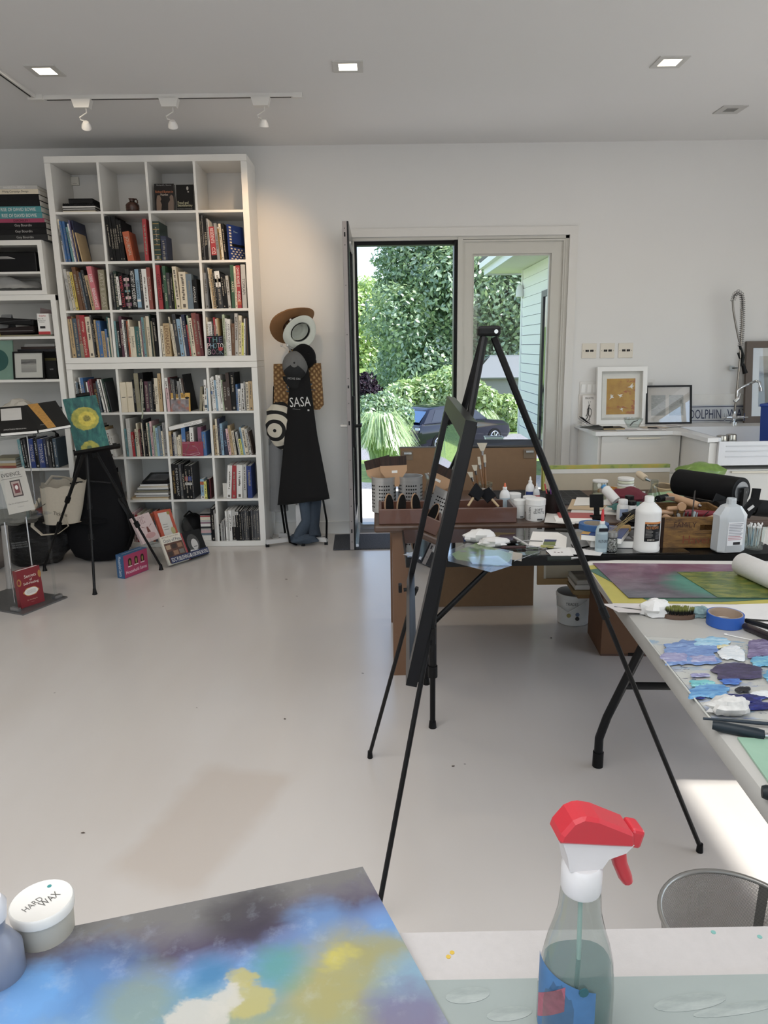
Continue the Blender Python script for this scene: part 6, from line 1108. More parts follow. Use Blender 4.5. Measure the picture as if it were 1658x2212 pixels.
# grey moulded folding table
GRAYP = M('#b6b4ae', .55, var=.05, sc=5, bump=.04)
ge0, ge1 = Vector((.818, 2.79)), Vector((.672, .39)); gd = (ge0 - ge1).normalized(); gn = Vector((gd.y, -gd.x)); gang = math.atan2(gd.y, gd.x) - PI / 2; GL, GW = (ge0 - ge1).length, .76
t = T('folding_table', 'long grey plastic folding table covered with paintings and paint', 'table', (ge1.x, ge1.y, 0), (0, 0, gang))
MB().box((GW / 2, GL / 2, GT - .029), (GW, GL, .058), bev=.016).part('tabletop', GRAYP, t, 40)
MB().bx((.05, .05, GT - .085), (.075, GL - .05, GT - .058)).part('side_rail', BLKMET, t); MB().bx((GW - .075, .05, GT - .085), (GW - .05, GL - .05, GT - .058)).part('side_rail', BLKMET, t)
ft = at(1290, 1655, z=0); fl = Matrix.Rotation(-gang, 3, 'Z') @ (ft - Vector((ge1.x, ge1.y, 0)))
for x, sg in ((fl.x, 1), (GW - fl.x, -1)):
    for y, s in ((fl.y, 1), (GL - fl.y, -1)):
        l_ = MB().tube([(x + sg * .11, y - s * .14, GT - .06), (x + sg * .115, y - s * .135, .60), (x + sg * .09, y - s * .105, .50), (x + sg * .02, y - s * .02, .22), (x, y, .12), (x, y, .03)], .0165, 12).part('leg', M('#17181a', .4, .2), t, 60); MB().cyl((x, y, .001), (x, y, .062), .0205, n=14).part('rubber_foot', BLACK, l_, 40)
for y, s in ((fl.y, 1), (GL - fl.y, -1)): MB().tube([(fl.x + .055, y - s * .065, .37), (GW - fl.x - .055, y - s * .065, .37)], .0145, 10).part('stretcher', M('#17181a', .4, .2), t, 60)
def G(px_, py_, dz=0.): return at(px_, py_, z=GT + dz)
# ---------------------------------------------------------------- under the tables
a, b_ = at(866, 1300, z=0), at(1146, 1300, z=0); tp = at(1000, 966, y=4.32).z
t = T('kraft_portfolio', 'large brown kraft drawing board with metal corner clips behind the table', 'drawing board', (a.x, 4.30, .001), (rad(-2.5), 0, 0)); w = b_.x - a.x
MB().bx((0, 0, 0), (w, .012, tp)).part('board', M('#7d5f40', .8, var=.08, sc=30), t); MB().bx((-.003, -.003, tp - .004), (w + .003, .015, tp + .004)).part('top_binding', M('#5d5a58', .5), t)
for x in (.045, w - .045):
    c_ = MB().bx((x - .035, -.006, tp - .075), (x + .03, 0, tp - .02)).part('clip_plate', M('#6d5b46', .5), t); MB().box((x, -.012, tp - .034), (.045, .012, .012)).part('clip_bar', STEEL, c_)
t = T('black_tray', 'thin dark tray edge resting on top of the drawing board', 'tray', (.52, 4.34, tp - .004)); MB().slab([(0, 0, .006), (.42, 0, .006), (.43, .1, .03), (.02, .1, .035)], .012).part('plate', M('#1c1d1f', .4), t)
q = at(1245, 1354, z=0); t = T('plastic_bucket', 'white plastic bucket with printed label on the floor under the tables', 'bucket', (q.x, q.y + .09, 0)); MB().lathe([(.085, 0), (.09, .004), (.098, .16), (.102, .162), (.102, .185), (.097, .185), (.09, .01), (0, .008)], 30).part('body', M('#d3d1cc', .4), t, 40)
MB().tube([(-.103, -.02, .165), (-.11, -.06, .12), (-.06, -.12, .10), (.03, -.11, .15), (.1, -.03, .17)], .004, 6).part('handle', M('#dad8d3', .4), t, 60); text('TRADES', .07, .018, M('#44423f', .6), t, frame((-.035, -.0995, .14), (1, -.15, 0), (0, .05, 1)))
for x, z, c_ in ((-.05, .07, '#a89a55'), (-.0, .075, '#6d7d9a'), (.0, .05, '#3b3937')): MB().cyl((x, -.0915, z), (x, -.0955, z), .012, n=12).part('printed_badge', M(c_, .6), t)
q = at(1355, 1417, z=0); t = T('cardboard_box', 'brown cardboard box on the floor under the grey table', 'box', (q.x - .02, q.y, 0), (0, 0, rad(-4)))
MB().bx((-.12, 0, 0), (.42, .32, .36)).part('carton', M('#6d4a30', .85, var=.08), t); MB().bx((-.121, -.001, 0), (.42, 0, .012)).part('bottom_tape', M('#54392a', .7), t); MB().bx((.02, -.001, .0), (.07, 0, .018)).part('printed_block', BLACK, t)
q = at(1165, 1295, z=0); t = T('stretched_canvas', 'back of a stretched canvas leaning under the wooden table', 'canvas', (at(1157, 1290, y=4.05).x, 4.02, .23), (rad(-6), 0, 0)); FR = wood('stretcher_wood', '#8a6a3c', '#a9854f', 1, .6, 0)
MB().bx((0, 0, 0), (.62, .022, .035)).part('stretcher_bar', FR, t); MB().bx((0, 0, .035), (.035, .022, .36)).part('stretcher_bar', FR, t); MB().bx((.035, .018, .035), (.62, .022, .36)).part('canvas', M('#a5967c', .9), t); MB().bx((.035, .006, .035), (.05, .02, .36)).part('folded_edge', M('#c2b8a4', .9), t)
t = T('shelf_stand', 'low dark storage rack carrying canvases under the tables', 'rack', (1.02, 3.86, 0)); MB().bx((.08, .0, .20), (.60, .26, .225)).part('board', wood('rack_board', '#7a5a32', '#94713f', 1, .6, 0), t)
for x, y in ((.56, .03), (.56, .22), (.3, .22)): MB().bx((x, y, 0), (x + .03, y + .03, .2)).part('leg', M('#4a3521', .7), t)
for i in range(3):
    t = T('packed_artwork', f'{("lowest", "middle", "topmost")[i]} plastic-wrapped artwork stacked on the low rack', 'artwork', (1.07 + .012 * i, 3.85 + .01 * i, .2262 + i * .0262), (0, 0, rad(-3 + 2 * i)), 'wrapped artworks on the rack'); MB().bx((0, 0, 0), (.45, .28, .025)).part('board', M(('#8e7444', '#d7d3ca', '#b9b4aa')[i], .6), t)
    if i == 2: MB().bx((.01, .01, .025), (.44, .27, .0255)).part('picture', M('#3b3030', .3, var=.6, sc=40), t); MB().grid(lambda u, v: (-.012 + .474 * u, -.02 + .31 * v, .028 + .006 * math.sin(14 * u) * math.sin(9 * v)), 14, 10).part('wrapping', FILM, t, 60)
# ---------------------------------------------------------------- on the wooden table
def W(px_, Y, py_=1100): p = at(px_, py_, y=Y); return p.x
x0, x1 = W(818, 3.32, 1128), W(1115, 3.32, 1128); t = T('wooden_tray', 'long shallow wooden tray holding brushes on the wooden table', 'tray', (x0, 3.315, WT + .0008)); tw = x1 - x0; TRW = wood('tray_wood', '#42261a', '#6b4230', 1, .4, 0, .15, .3)
MB().box((tw / 2, .007, .036), (tw, .014, .072), bev=.003).part('front', TRW, t); MB().box((tw / 2, .193, .036), (tw, .014, .072), bev=.003).part('back', TRW, t)
for x in (.007, tw - .007): MB().box((x, .1, .036), (.014, .172, .072), bev=.003).part('end', TRW, t)
MB().bx((.014, .014, .0), (tw - .014, .186, .010)).part('bottom', TRW, t)
g = NG('perforated_steel'); sx, sy, sz = g.sep(g.mapping('Object'));  g.col(g.mix(g.noise(g.mapping('Object', (1, 1, 8)), 9, 3), '#a5a5a3', '#c4c3c0')); PSTEEL = g.set(.35, .55)
holes = BLACK
for i, (px_, lab) in enumerate(((829, 'left perforated steel caddy with two wide flat brushes in it'), (886, 'right perforated steel caddy, empty, behind the tray'))):
    Y = 3.60; t = T('utensil_caddy', lab, 'caddy', (W(px_, Y, 1080), Y, WT + .0008), group='perforated steel caddies'); H = .178
    MB().lathe([(.058, 0), (.061, .003), (.061, H), (.0625, H + .003), (.059, H + .003), (.058, .006), (0, .005)], 36).part('cup', PSTEEL, t, 40)
    hb = MB()
    for aa in list(range(195, 350, 11)):
        for k in range(7):
            if (aa - 195) % 77 in (33, 44): continue
            a = rad(aa); z = .03 + .018 * k; d = Vector((math.cos(a), math.sin(a), 0)); hb.cyl(d * .0605 + Vector((0, 0, z)), d * .0615 + Vector((0, 0, z)), .0042, n=8)
    hb.part('perforations', BLACK, t, kind='stuff')
BEIGE = wood('hake_wood', '#9a734d', '#b58d64', 1, .55, 0, .05); BRIS = NG('dark_bristle'); n = BRIS.noise(BRIS.mapping('Object', (60, 60, 2)), 3, 3); BRIS.col(BRIS.ramp(n, [(.3, '#0d0806'), (.7, '#3a2418')])); BRIS.set(.8); BRIS = BRIS.m
for i, (px_, py_, lab, rr_) in enumerate(((851, 1038, 'front wide flat hake brush with a price sticker', -2), (826, 1040, 'rear wide flat hake brush leaning left', -14))):
    Y = 3.58 + .03 * i; p = at(px_, py_, y=Y); t = T('hake_brush', lab, 'brush', (p.x, Y, p.z), (rad(-4), rad(rr_), 0), 'wide hake brushes')
    MB().prism([(-.022, -.03), (.022, -.03), (.032, .0), (.066, .048), (.067, .076), (-.067, .076), (-.066, .048), (-.032, .0)], .016, -.008, frame((0, 0, 0), (1, 0, 0), (0, 0, 1))).part('handle', BEIGE, t)
    MB().box((0, 0, .098), (.13, .013, .046)).part('bristles', BRIS, t)
    if i == 0: MB().box((.004, -.0085, .045), (.028, .001, .012)).part('sticker', M('#d5d2cb', .6), t)
for i, (px_, lab) in enumerate(((841, 'left oval scrubbing brush standing in the wooden tray'), (864, 'middle oval scrubbing brush standing in the wooden tray'), (901, 'right oval scrubbing brush standing in the wooden tray'))):
    Y = 3.37; p = at(px_, 1094, y=Y); t = T('scrub_brush', lab, 'brush', (p.x, Y, WT + .012), (rad(-12), rad((-2, 5, -6)[i]), 0), 'oval brushes in the tray')
    MB().prism(oval(0, .062, .023, .062, 20), .014, .0, frame((0, .012, 0), (1, 0, 0), (0, 0, 1))).part('block', BEIGE, t); MB().prism(oval(.003, .062, .019, .057, 20), .018, .0, frame((0, -.006, 0), (1, 0, 0), (0, 0, 1))).part('bristles', M('#0c0a09', .9), t)
p = at(931, 1090, y=3.60); t = T('glass_pitcher', 'small clear glass pitcher behind the tray', 'pitcher', (p.x, 3.62, WT + .0008)); MB().lathe([(.03, 0), (.036, .01), (.04, .06), (.026, .12), (.022, .15), (.035, .185), (.033, .185), (.02, .15), (.024, .12), (.037, .06), (.03, .012), (0, .01)], 24).part('body', JARG, t, 50); MB().tube([(.024, 0, .16), (.05, 0, .15), (.052, 0, .10), (.038, 0, .07)], .005, 8).part('handle', JARG, t, 50)
def squeeze(name, label, px_, Y, zt, r, h, body, cap_, capc, lab=None, group=None, txt=None, liq=None):
    """plastic squeeze bottle: body, cap, tip and label"""
    x = at(px_, 1100, y=Y).x; t = T(name, label, 'bottle', (x, Y, zt + .0008), (0, 0, 0), group)
    MB().lathe([(r * .95, 0), (r, .004), (r, h * .62), (r * .8, h * .74), (r * .38, h * .82), (r * .36, h * .84), (0, h * .84)], 24, sy=.8).part('body', body, t, 45)
    MB().lathe([(r * .42, h * .83), (r * .42, h * .9), (r * .3, h * .91), (0, h * .91)], 16).part('collar', cap_, t, 40); MB().lathe([(r * .24, h * .9), (r * .2, h), (r * .12, h * 1.04), (0, h * 1.045)], 14).part('tip', capc, t, 40)
    if lab: MB().grid(lambda u, v: ((r + .0006) * math.cos(rad(200 + 140 * u)), (r + .0006) * .8 * math.sin(rad(200 + 140 * u)), h * (.12 + .42 * v)), 12, 1).part('label', lab, t, 60)
    if txt: text(txt, r * 1.5, h * .09, M('#22242a', .6), t, frame((0, -r * .8 - .002, h * .34), (1, 0, 0), (0, 0, 1)))
    return t
squeeze('glue_bottle', 'blue glitter glue bottle with an orange tip standing in the tray', 928, 3.42, WT + .011, .016, .125, M('#2e7f9a', .3), M('#c2502a', .4), M('#d0422a', .4))
p = at(1046, 1070, y=3.62); t = T('brush_jar', 'clear ridged jar full of paint brushes on the wooden table', 'jar', (p.x, 3.62, WT + .0008)); MB().lathe([(.036, 0), (.04, .005), (.042, .1), (.036, .115), (.039, .12), (.039, .135), (.036, .135), (.033, .115), (.038, .1), (.036, .008), (0, .006)], 26).part('jar', JARG, t, 50)
BRH = wood('brush_handle', '#5b371c', '#8d6236', 2, .35, 2, .05, .3)
for i, (dx, dy, px_, py_, kind) in enumerate(((.0, .0, 1041, 960, 'fan'), (-.01, .01, 1024, 1003, 'flat'), (.012, .0, 1046, 985, 'round'), (.005, -.012, 1034, 990, 'round'), (-.015, 0, 1014, 1018, 'flat'))):
    tp_ = at(px_, py_, y=3.62) - Vector((p.x, 3.62, WT)); b0 = Vector((dx, dy, .012)); d = (tp_ - b0).normalized(); bt_ = T('paint_brush', ('large white fan brush', 'flat pale brush leaning left', 'slim round brush', 'second slim round brush', 'short flat brush at the far left')[i] + ' standing in the ridged jar', 'paint brush', (p.x, 3.62, WT), group='brushes in the ridged jar')
    e = tp_ - d * .055; MB().tube([b0, b0.lerp(e, .6), e], [.003, .0055, .004], 8).part('handle', BRH, bt_, 60); MB().tube([e, e + d * .022], [.0055, .007], 10).part('ferrule', STEEL, bt_, 40)
    s_ = Vector((1, 0, 0)); wv_ = .026 if kind == 'fan' else .014 if kind == 'flat' else .006; f0, f1 = e + d * .022, e + d * (.062 if kind != 'flat' else .05); MB().slab([f0 - s_ * .008, f0 + s_ * .008, f1 + s_ * wv_, f1 - s_ * wv_], .007).part('bristles', M('#b9b09c', .9, var=.15, sc=120), bt_)
for i, (px_, py_, an) in enumerate(((1022, 1075, 38), (1063, 1080, -42))):
    q = at(px_, py_, y=3.38); t = T('foam_brush', ('left', 'right')[i] + ' black foam brush with wooden handle lying in the tray', 'foam brush', (q.x, 3.38 + .02 * i, q.z), (rad(-25), rad(an), 0), 'foam brushes in the tray'); MB().prism([(-.028, 0), (.028, 0), (.028, .05), (-.028, .065)], .022, -.011, frame((0, 0, 0), (1, 0, 0), (0, 0, 1))).part('foam', M('#16171a', .95), t); MB().cyl((0, 0, .0), (0, 0, -.05), .006, n=10).part('handle', M('#b59a72', .6), t, 40)
squeeze('glue_bottle', 'white school glue bottle with an orange cap behind the tray', 1089, 3.52, WT, .026, .145, M('#dedcd8', .35), M('#e3e1dc', .4), M('#d4602c', .4), M('#a9b9c0', .5))
def tub(label, px_, Y, r, h, txt=None, sub=None, side=None, zt=WT):
    t = T('gel_tub', label, 'tub', (at(px_, 1100, y=Y).x, Y, zt + .0008), group='white screw-top tubs'); MB().lathe([(r * .93, 0), (r * .96, .004), (r * .96, h * .72), (r * .9, h * .74), (0, h * .74)], 28).part('body', M('#dcdad5', .35), t, 40); MB().lathe([(r, h * .735), (r, h * .985), (r * .95, h), (0, h)], 32).part('lid', M('#e4e2dd', .4), t, 40)
    if txt:
        for k, s in enumerate(txt): text(s, r * 1.05, h * .11, M('#1d1d1d', .6), t, frame((r * .12, -r * .985, h * (.56 - .13 * k)), (1, 0, 0), (0, 0, 1)))
    if side: text(side, h * .6, h * .1, M('#1d1d1d', .6), t, frame((-r * .72, -r * .70, h * .37), (0, 0, 1), (-.7, .7, 0)))
    if sub: MB().box((r * .25, -r * .972, h * .1), (r * .5, .004, h * .06)).part('barcode', M('#3b3b3b', .6), t)
tub('largest white tub, printed SOFT GEL MATTE', 1156, 3.37, .047, .103, ('SOFT', 'GEL MATTE'), True, 'GOLDEN'); tub('smaller white tub left of the largest one', 1121, 3.42, .029, .088, None, True); tub('white tub behind the tray end', 1108, 3.58, .037, .088); tub('small white tub under the blue-labelled bottle', 1142, 3.56, .032, .075)
t = squeeze('varnish_bottle', 'white bottle with a dark blue label standing behind the large tub', 1143, 3.66, WT, .023, .15, M('#dedcd8', .35), M('#e6e4df', .4), M('#e6e4df', .4), M('#233a78', .5)); squeeze('dropper_bottle', 'small clear bottle with a red label beside the blue-labelled one', 1157, 3.64, WT, .017, .12, M('#c9c9c6', .3), M('#d9d7d2', .4), M('#d9d7d2', .4), M('#b03030', .5))
p = at(1194, 1100, y=3.47); t = T('pen_cup', 'dark brown cup holding pens and pencils', 'cup', (p.x, 3.48, WT + .0008)); MB().lathe([(.037, 0), (.038, .003), (.038, .105), (.035, .105), (.034, .006), (0, .005)], 26).part('cup', M('#1d1413', .5), t, 40)
for i, (px_, py_, c_, lab) in enumerate(((1175, 1040, '#b8383a', 'red pencil leaning left in the dark cup'), (1186, 1030, '#5b2a6a', 'purple pen standing in the dark cup'), (1179, 1052, '#222224', 'black pencil leaning in the dark cup'))):
    tp_ = at(px_, py_, y=3.48); pt = T('pencil', lab, 'pencil', (p.x + .008 * (i - 1), 3.48, WT + .008), group='pencils in the dark cup'); d = tp_ - Vector((p.x + .008 * (i - 1), 3.48, WT + .008)); MB().tube([(0, 0, 0), d * .93], .0035, 6).part('shaft', M(c_, .4), pt, 40); MB().tube([d * .93, d], [.0035, .0005], 6).part('tip', M('#c2a27a', .6), pt, 40)
t = T('cutting_mat', 'dark gridded cutting mat lying on the wooden table', 'cutting mat', (W(1075, 3.85, 1070), 3.68, WT + .0006)); MB().bx((0, 0, 0), (.50, .40, .003)).part('mat', M('#2a2c2f', .7), t)
gl_ = MB()
for k in range(1, 10): gl_.bx((.05 * k - .0004, 0, .003), (.05 * k + .0004, .4, .0032))
for k in range(1, 8): gl_.bx((0, .05 * k - .0004, .0032), (.5, .05 * k + .0004, .0034))
gl_.part('grid_lines', M('#6d6f70', .7), t, kind='stuff')
# canvas with painted edges standing at the back of the table
a, b_ = at(1170, 1048, y=4.08), at(1442, 1045, y=4.08); zt_ = at(1300, 1003, y=4.08).z; t = T('painted_edge_canvas', 'long stretched canvas with yellow-green painted edges at the back of the table', 'canvas', (a.x, 4.06, WT + .0008), (rad(-5), 0, 0)); w = b_.x - a.x; h = zt_ - WT - .003
g = NG('yellow_edge'); n = g.noise(g.mapping('Object', (1, 1, 1)), 9, 4, .6); g.col(g.ramp(n, [(.35, '#b39a2b'), (.55, '#8f9a3a'), (.7, '#3f5f34')])); g.set(.6)
MB().bx((0, -.004, h - .02), (w, .04, h)).part('painted_edge', g.m, t); MB().bx((0, -.004, 0), (.012, .04, h - .02)).part('painted_edge', g.m, t); MB().bx((.012, .0, 0), (w, .03, h - .045)).part('canvas', M('#b3a58c', .9), t); MB().bx((.012, -.003, h - .045), (w, .03, h - .02)).part('folded_edge', M('#cfcac0', .85), t)
# papers, books near the right
for i, (pts, c_, lab) in enumerate((([(1232, 1108), (1335, 1112), (1330, 1084), (1240, 1082)], '#d9d5cc', 'lower white sheet under the black phone stand'), ([(1225, 1100), (1300, 1102), (1320, 1080), (1235, 1078)], '#c2a984', 'brown sheet among the papers by the pen cup'), ([(1238, 1092), (1320, 1090), (1330, 1075), (1245, 1074)], '#e0ddd6', 'upper white sheet behind the phone stand'), ([(1175, 1128), (1240, 1132), (1252, 1112), (1180, 1108)], '#cfcbc4', 'white sheet beside the large gel tub'))):
    q = [at(*k, z=WT + .002 + .003 * i) for k in pts]; c0 = q[0]; t = T('sheet_of_paper', lab, 'paper', c0); MB().slab([v - c0 for v in q], .0012).part('sheet', M(c_, .8), t)
t = T('red_pamphlet', 'white pamphlet with a coral red cover edge on the table', 'pamphlet', at(1200, 1130, z=WT + .003), (0, 0, rad(-8))); MB().bx((0, 0, 0), (.17, .1, .012)).part('pages', PAPER, t); MB().bx((.02, .06, .012), (.19, .17, .0135)).part('cover', M('#b34a44', .5), t)
# book pile with tape, seen in front of the table on the black one
def B_(px_, py_, dz=0.): return at(px_, py_, z=BT + .0008 + dz)
p = B_(1274, 1185); t = T('thick_book', 'thick dark book with grey photo cover under the pile near the glue', 'book', (p.x + .005, 2.90, BT + .0008), (0, 0, rad(-6))); MB().bx((0, 0, 0), (.26, .2, .03)).part('pages', PAPER, t); MB().bx((-.001, -.001, .03), (.262, .202, .033)).part('cover', M('#3a3b3f', .4, var=.3, sc=30), t); MB().bx((-.001, -.001, 0), (.262, .202, .002)).part('cover', M('#3a3b3f', .4), t)
for k in range(3): MB().bx((.09 + .045 * k, .03, .0332), (.125 + .045 * k, .07, .0334)).part('printed_block', M('#8a8b90', .5), t)
t = T('orange_blue_book', 'thick paperback with orange spine and blue cover lying on the pile', 'book', (p.x - .035, 2.905, BT + .035), (0, 0, rad(-28))); MB().bx((0, 0, 0), (.16, .2, .022)).part('pages', PAPER, t); MB().bx((-.001, -.001, .022), (.161, .201, .025)).part('cover', M('#2c4379', .4, var=.3), t); MB().bx((-.003, -.001, 0), (-.001, .201, .025)).part('spine', M('#c08a3c', .5), t); MB().bx((-.001, .0, .0252), (.03, .2, .0254)).part('orange_band', M('#c9993f', .5), t)
text('MERCY', .08, .018, M('#c9b98a', .5), t, frame((.09, .17, .0258), (1, 0, 0), (0, 1, 0)))
def ring(name, label, pos, ro, ri, h, mat, core, rot=(0, 0, 0)):
    t = T(name, label, 'tape', pos, rot); MB().lathe([(ri + .003, 0), (ro, 0), (ro, h), (ri + .003, h)], 36, cap=False).part('tape', mat, t, 40); MB().lathe([(ri + .003, h), (ri, h), (ri, 0), (ri + .003, 0), (ri + .003, h)], 36, cap=False).part('core', core, t, 40); return t
PTAPE = M('#1d4f9e', .5); q = at(1284, 1140, y=2.97); ring('masking_tape', 'blue masking tape roll lying on the orange and blue book', (q.x, 2.985, BT + .0612), .062, .04, .024, M('#2a5c94', .55), M('#9b917f', .8))
t = squeeze('glue_bottle', 'multi-purpose glue bottle with a tall red cap near the table edge', 1302, 2.845, BT, .025, .14, M('#a9bcc2', .25), M('#e0ded9', .4), M('#c2262b', .35), M('#8fa3ab', .5), txt='MULTI-GRIP'); MB().lathe([(.007, .125), (.006, .155), (.004, .175), (0, .176)], 12).part('red_cap', M('#c2262b', .35), t, 40); MB().box((0, -.0215, .095), (.036, .002, .014)).part('label_band', M('#1c1e24', .5), t)
p = at(1322, 1180, y=2.84); t = T('glitter_jar', 'small clear jar of silver glitter with a grey lid', 'jar', (p.x, 2.85, BT + .0008)); g = NG('silver_glitter'); vo = g.new('TexVoronoi'); g.link(g.mapping(), vo.inputs['Vector']); vo.inputs['Scale'].default_value = 320; g.col(g.ramp(vo.outputs['Color'], [(.2, '#3d3b3a'), (.6, '#a5a19c'), (.9, '#e9e6e2')])); g.bump(vo.outputs['Distance'], .8, .003); g.set(.25, .6)
MB().lathe([(.021, .002), (.0225, .005), (.0225, .052), (.02, .056), (0, .056)], 22).part('glitter', g.m, t, 40); MB().lathe([(.0235, 0), (.0245, .003), (.0245, .056), (.02, .06), (.0, .06)], 22).part('jar', JARG, t, 40); MB().lathe([(.0225, .06), (.0225, .078), (.021, .08), (0, .08)], 22).part('lid', M('#7d7c78', .4, .3), t, 40)
# adhesive bottle
p = at(1395, 1195, y=2.86); t = T('adhesive_bottle', 'large white adhesive bottle with black and orange label', 'bottle', (p.x, 2.865, BT + .0008)); r = .052; WB = M('#dddbd6', .4, var=.03)
MB().lathe([(r * .98, 0), (r, .004), (r, .014), (r * .97, .018), (r * .97, .155), (r * .985, .16), (r * .93, .172), (r * .45, .196), (r * .34, .199), (0, .199)], 34).part('body', WB, t, 45); MB().lathe([(.0185, .198), (.0185, .22), (.017, .223), (0, .223)], 22).part('cap', WB, t, 40)
def wrap(t, r, a0, a1, z0, z1, mat, name='label', dr=.0006, sy=1.): return MB().grid(lambda u, v: ((r + dr) * math.cos(rad(a0 + (a1 - a0) * u)), sy * (r + dr) * math.sin(rad(a0 + (a1 - a0) * u)), z0 + (z1 - z0) * v), 16, 1).part(name, mat, t, 60)
def wtext(t, s, r, am, z, L_, H_, mat):
    """lettering wrapped around a vertical cylinder"""
    o = text(s, L_, H_, mat, t, frame((0, 0, 0), (1, 0, 0), (0, 0, 1)))
    for v_ in o.data.vertices: a = rad(am) + v_.co.x / r; zz = v_.co.z; v_.co = (r * math.cos(a), r * math.sin(a), z + zz)
wrap(t, r * .97, 238, 318, .045, .118, M('#15161a', .4)); wrap(t, r * .97, 238, 318, .118, .126, M('#c2762a', .4), 'label_band'); CRM = M('#d0cbc0', .6); ORG = M('#c97a2a', .5)
wtext(t, 'NeutralpH', r * .985, 270, .112, .045, .009, CRM); wtext(t, 'ADHESIVE', r * .985, 273, .103, .055, .011, ORG); wtext(t, 'LINECO', r * .985, 268, .053, .028, .007, CRM)
for k in range(7): wrap(t, r * .98, 243, 243 + (32 if k % 3 else 26), .094 - .005 * k, .0955 - .005 * k, M('#8d8c8a', .6), 'printed_line')
for k in range(6): wrap(t, r * .98, 288, 313, .082 - .005 * k, .0832 - .005 * k, M('#77767a', .6), 'printed_line')
# fruit crate with printing tools
a, b_ = at(1424, 1198, y=2.88), at(1560, 1198, y=2.88); w = b_.x - a.x + .04; t = T('fruit_crate', 'old stained wooden crate with a hand hole full of printing tools', 'crate', (a.x, 2.885, BT + .0008), (0, 0, rad(-3)))
g = NG('stained_crate'); n = g.noise(g.mapping('Object', (4, 4, 22)), 2.5, 6, .7, .6); n2 = g.noise(g.mapping(), 9, 4); g.col(g.mix(n2, g.ramp(n, [(.3, '#2a170c'), (.52, '#7a5420'), (.75, '#a07a2c')]), g.ramp(n, [(.3, '#3a1f10'), (.65, '#8a6524')]))); g.bump(n, .3, .004); g.set(.55); CRW = g.m; ch, cd = .128, .30
fp = [(0, 0), (w, 0), (w, ch), (0, ch)]; hx0, hx1, hz0, hz1 = w * .52, w * .84, ch * .56, ch * .76
MB().bx((.0, 0, 0), (w, .014, hz0)).bx((0, 0, hz1), (w, .014, ch)).bx((0, 0, hz0), (hx0, .014, hz1)).bx((hx1, 0, hz0), (w, .014, hz1)).part('front_board', CRW, t)
MB().bx((0, .014, 0), (.012, cd, ch)).part('side_board', CRW, t); MB().bx((w - .012, .014, 0), (w, cd, ch)).part('side_board', CRW, t); MB().bx((.012, cd - .012, 0), (w - .012, cd, ch)).part('back_board', CRW, t); MB().bx((.012, .014, 0), (w - .012, cd - .012, .01)).part('bottom', CRW, t); MB().bx((-.002, -.002, 0), (.012, 0, ch)).part('corner_batten', M('#2a180d', .6), t)
text('FAMILY', .09, .022, M('#3a1a10', .7), t, frame((w * .32, -.0008, ch * .76), (1, 0, 0), (0, 0, 1))); text('Haven', .15, .034, M('#7a3b1b', .7), t, frame((w * .5, -.0008, ch * .27), (1, 0, 0), (0, 0, 1)))
cx0, cz0 = a.x, BT + ch
WHND = wood('tool_handle', '#a77b55', '#c39a70', 2, .45, 0, .05, .2)
def rod(name, label, a, b, r, mat, cat='tool', group=None, r2=None, tip=None, tipmat=None):
    a, b = Vector(a), Vector(b); t = T(name, label, cat, a, group=group); d = b - a; MB().tube([(0, 0, 0), d * .12, d * .88, d], [r * .8, r, r2 or r, (r2 or r) * .85], 12).part('handle', mat, t, 60)
    if tip: MB().tube([d, d + Vector(tip)], [r * .5, r * .35], 8).part('shaft', tipmat or STEEL, t, 50)
    return t
def P_(x, y, Y): return at(x, y, y=Y)
rod('wood_tool', 'thick wooden tool handle at the left front of the crate', P_(1434, 1116, 2.98), P_(1455, 1128, 2.92), .014, WHND, tip=(.03, -.0, -.05)); rod('wood_tool', 'wooden handle pointing left at the crate corner', P_(1424, 1106, 3.02), P_(1450, 1108, 3.05), .011, WHND, tip=(.02, 0, -.03)); rod('wood_tool', 'wooden handle lying right across the crate', P_(1512, 1128, 2.93), P_(1545, 1118, 2.97), .014, WHND, tip=(.03, .01, -.01)); rod('hand_brayer', 'red handled brayer lying across the crate', P_(1478, 1108, 3.05), P_(1556, 1112, 3.02), .016, M('#7d1e2c', .35), tip=(.03, 0, 0)); rod('wood_tool', 'short square wooden grip standing in the crate', P_(1440, 1099, 3.04), P_(1463, 1098, 3.04), .010, WHND, tip=(0, 0, -.05))
rod('rolling_pin', 'long pale wooden dowel lying behind the crate', P_(1440, 1070, 3.20), P_(1508, 1092, 3.08), .017, WHND, tip=(.01, -.005, -.003))
for i, (x0_, y0_, x1_, y1_, c_) in enumerate(((1464, 1108, 1470, 1130, '#8f8f8c'), (1478, 1105, 1472, 1128, '#5b5b59'), (1486, 1104, 1482, 1128, '#3b3b3a'), (1500, 1104, 1494, 1128, '#9fb0b4'), (1532, 1103, 1502, 1130, '#2b2b2b'), (1501, 1058, 1496, 1100, '#3a3532'), (1506, 1106, 1500, 1130, '#7d8d91'))):
    A_, B2 = P_(x0_, y0_, 3.0), P_(x1_, y1_, 2.96); t = T('palette_knife', ('broad grey palette knife', 'thin steel tool', 'dark slim tool', 'pale blue blade', 'long black blade leaning right', 'tall thin needle tool', 'narrow grey blade')[i] + ' standing in the crate', 'tool', B2, group='metal tools in the crate'); d = A_ - B2; s_ = Vector((.006 if i in (0, 3) else .0025, 0, 0)); MB().slab([-s_, s_, d * .9 + s_ * 1.2, d, d * .9 - s_ * 1.2], .0015).part('blade', M(c_, .3, .7), t); MB().tube([-d * .5, Vector((0, 0, 0))], .004, 6).part('stem', M('#4b4a48', .4, .5), t, 40)
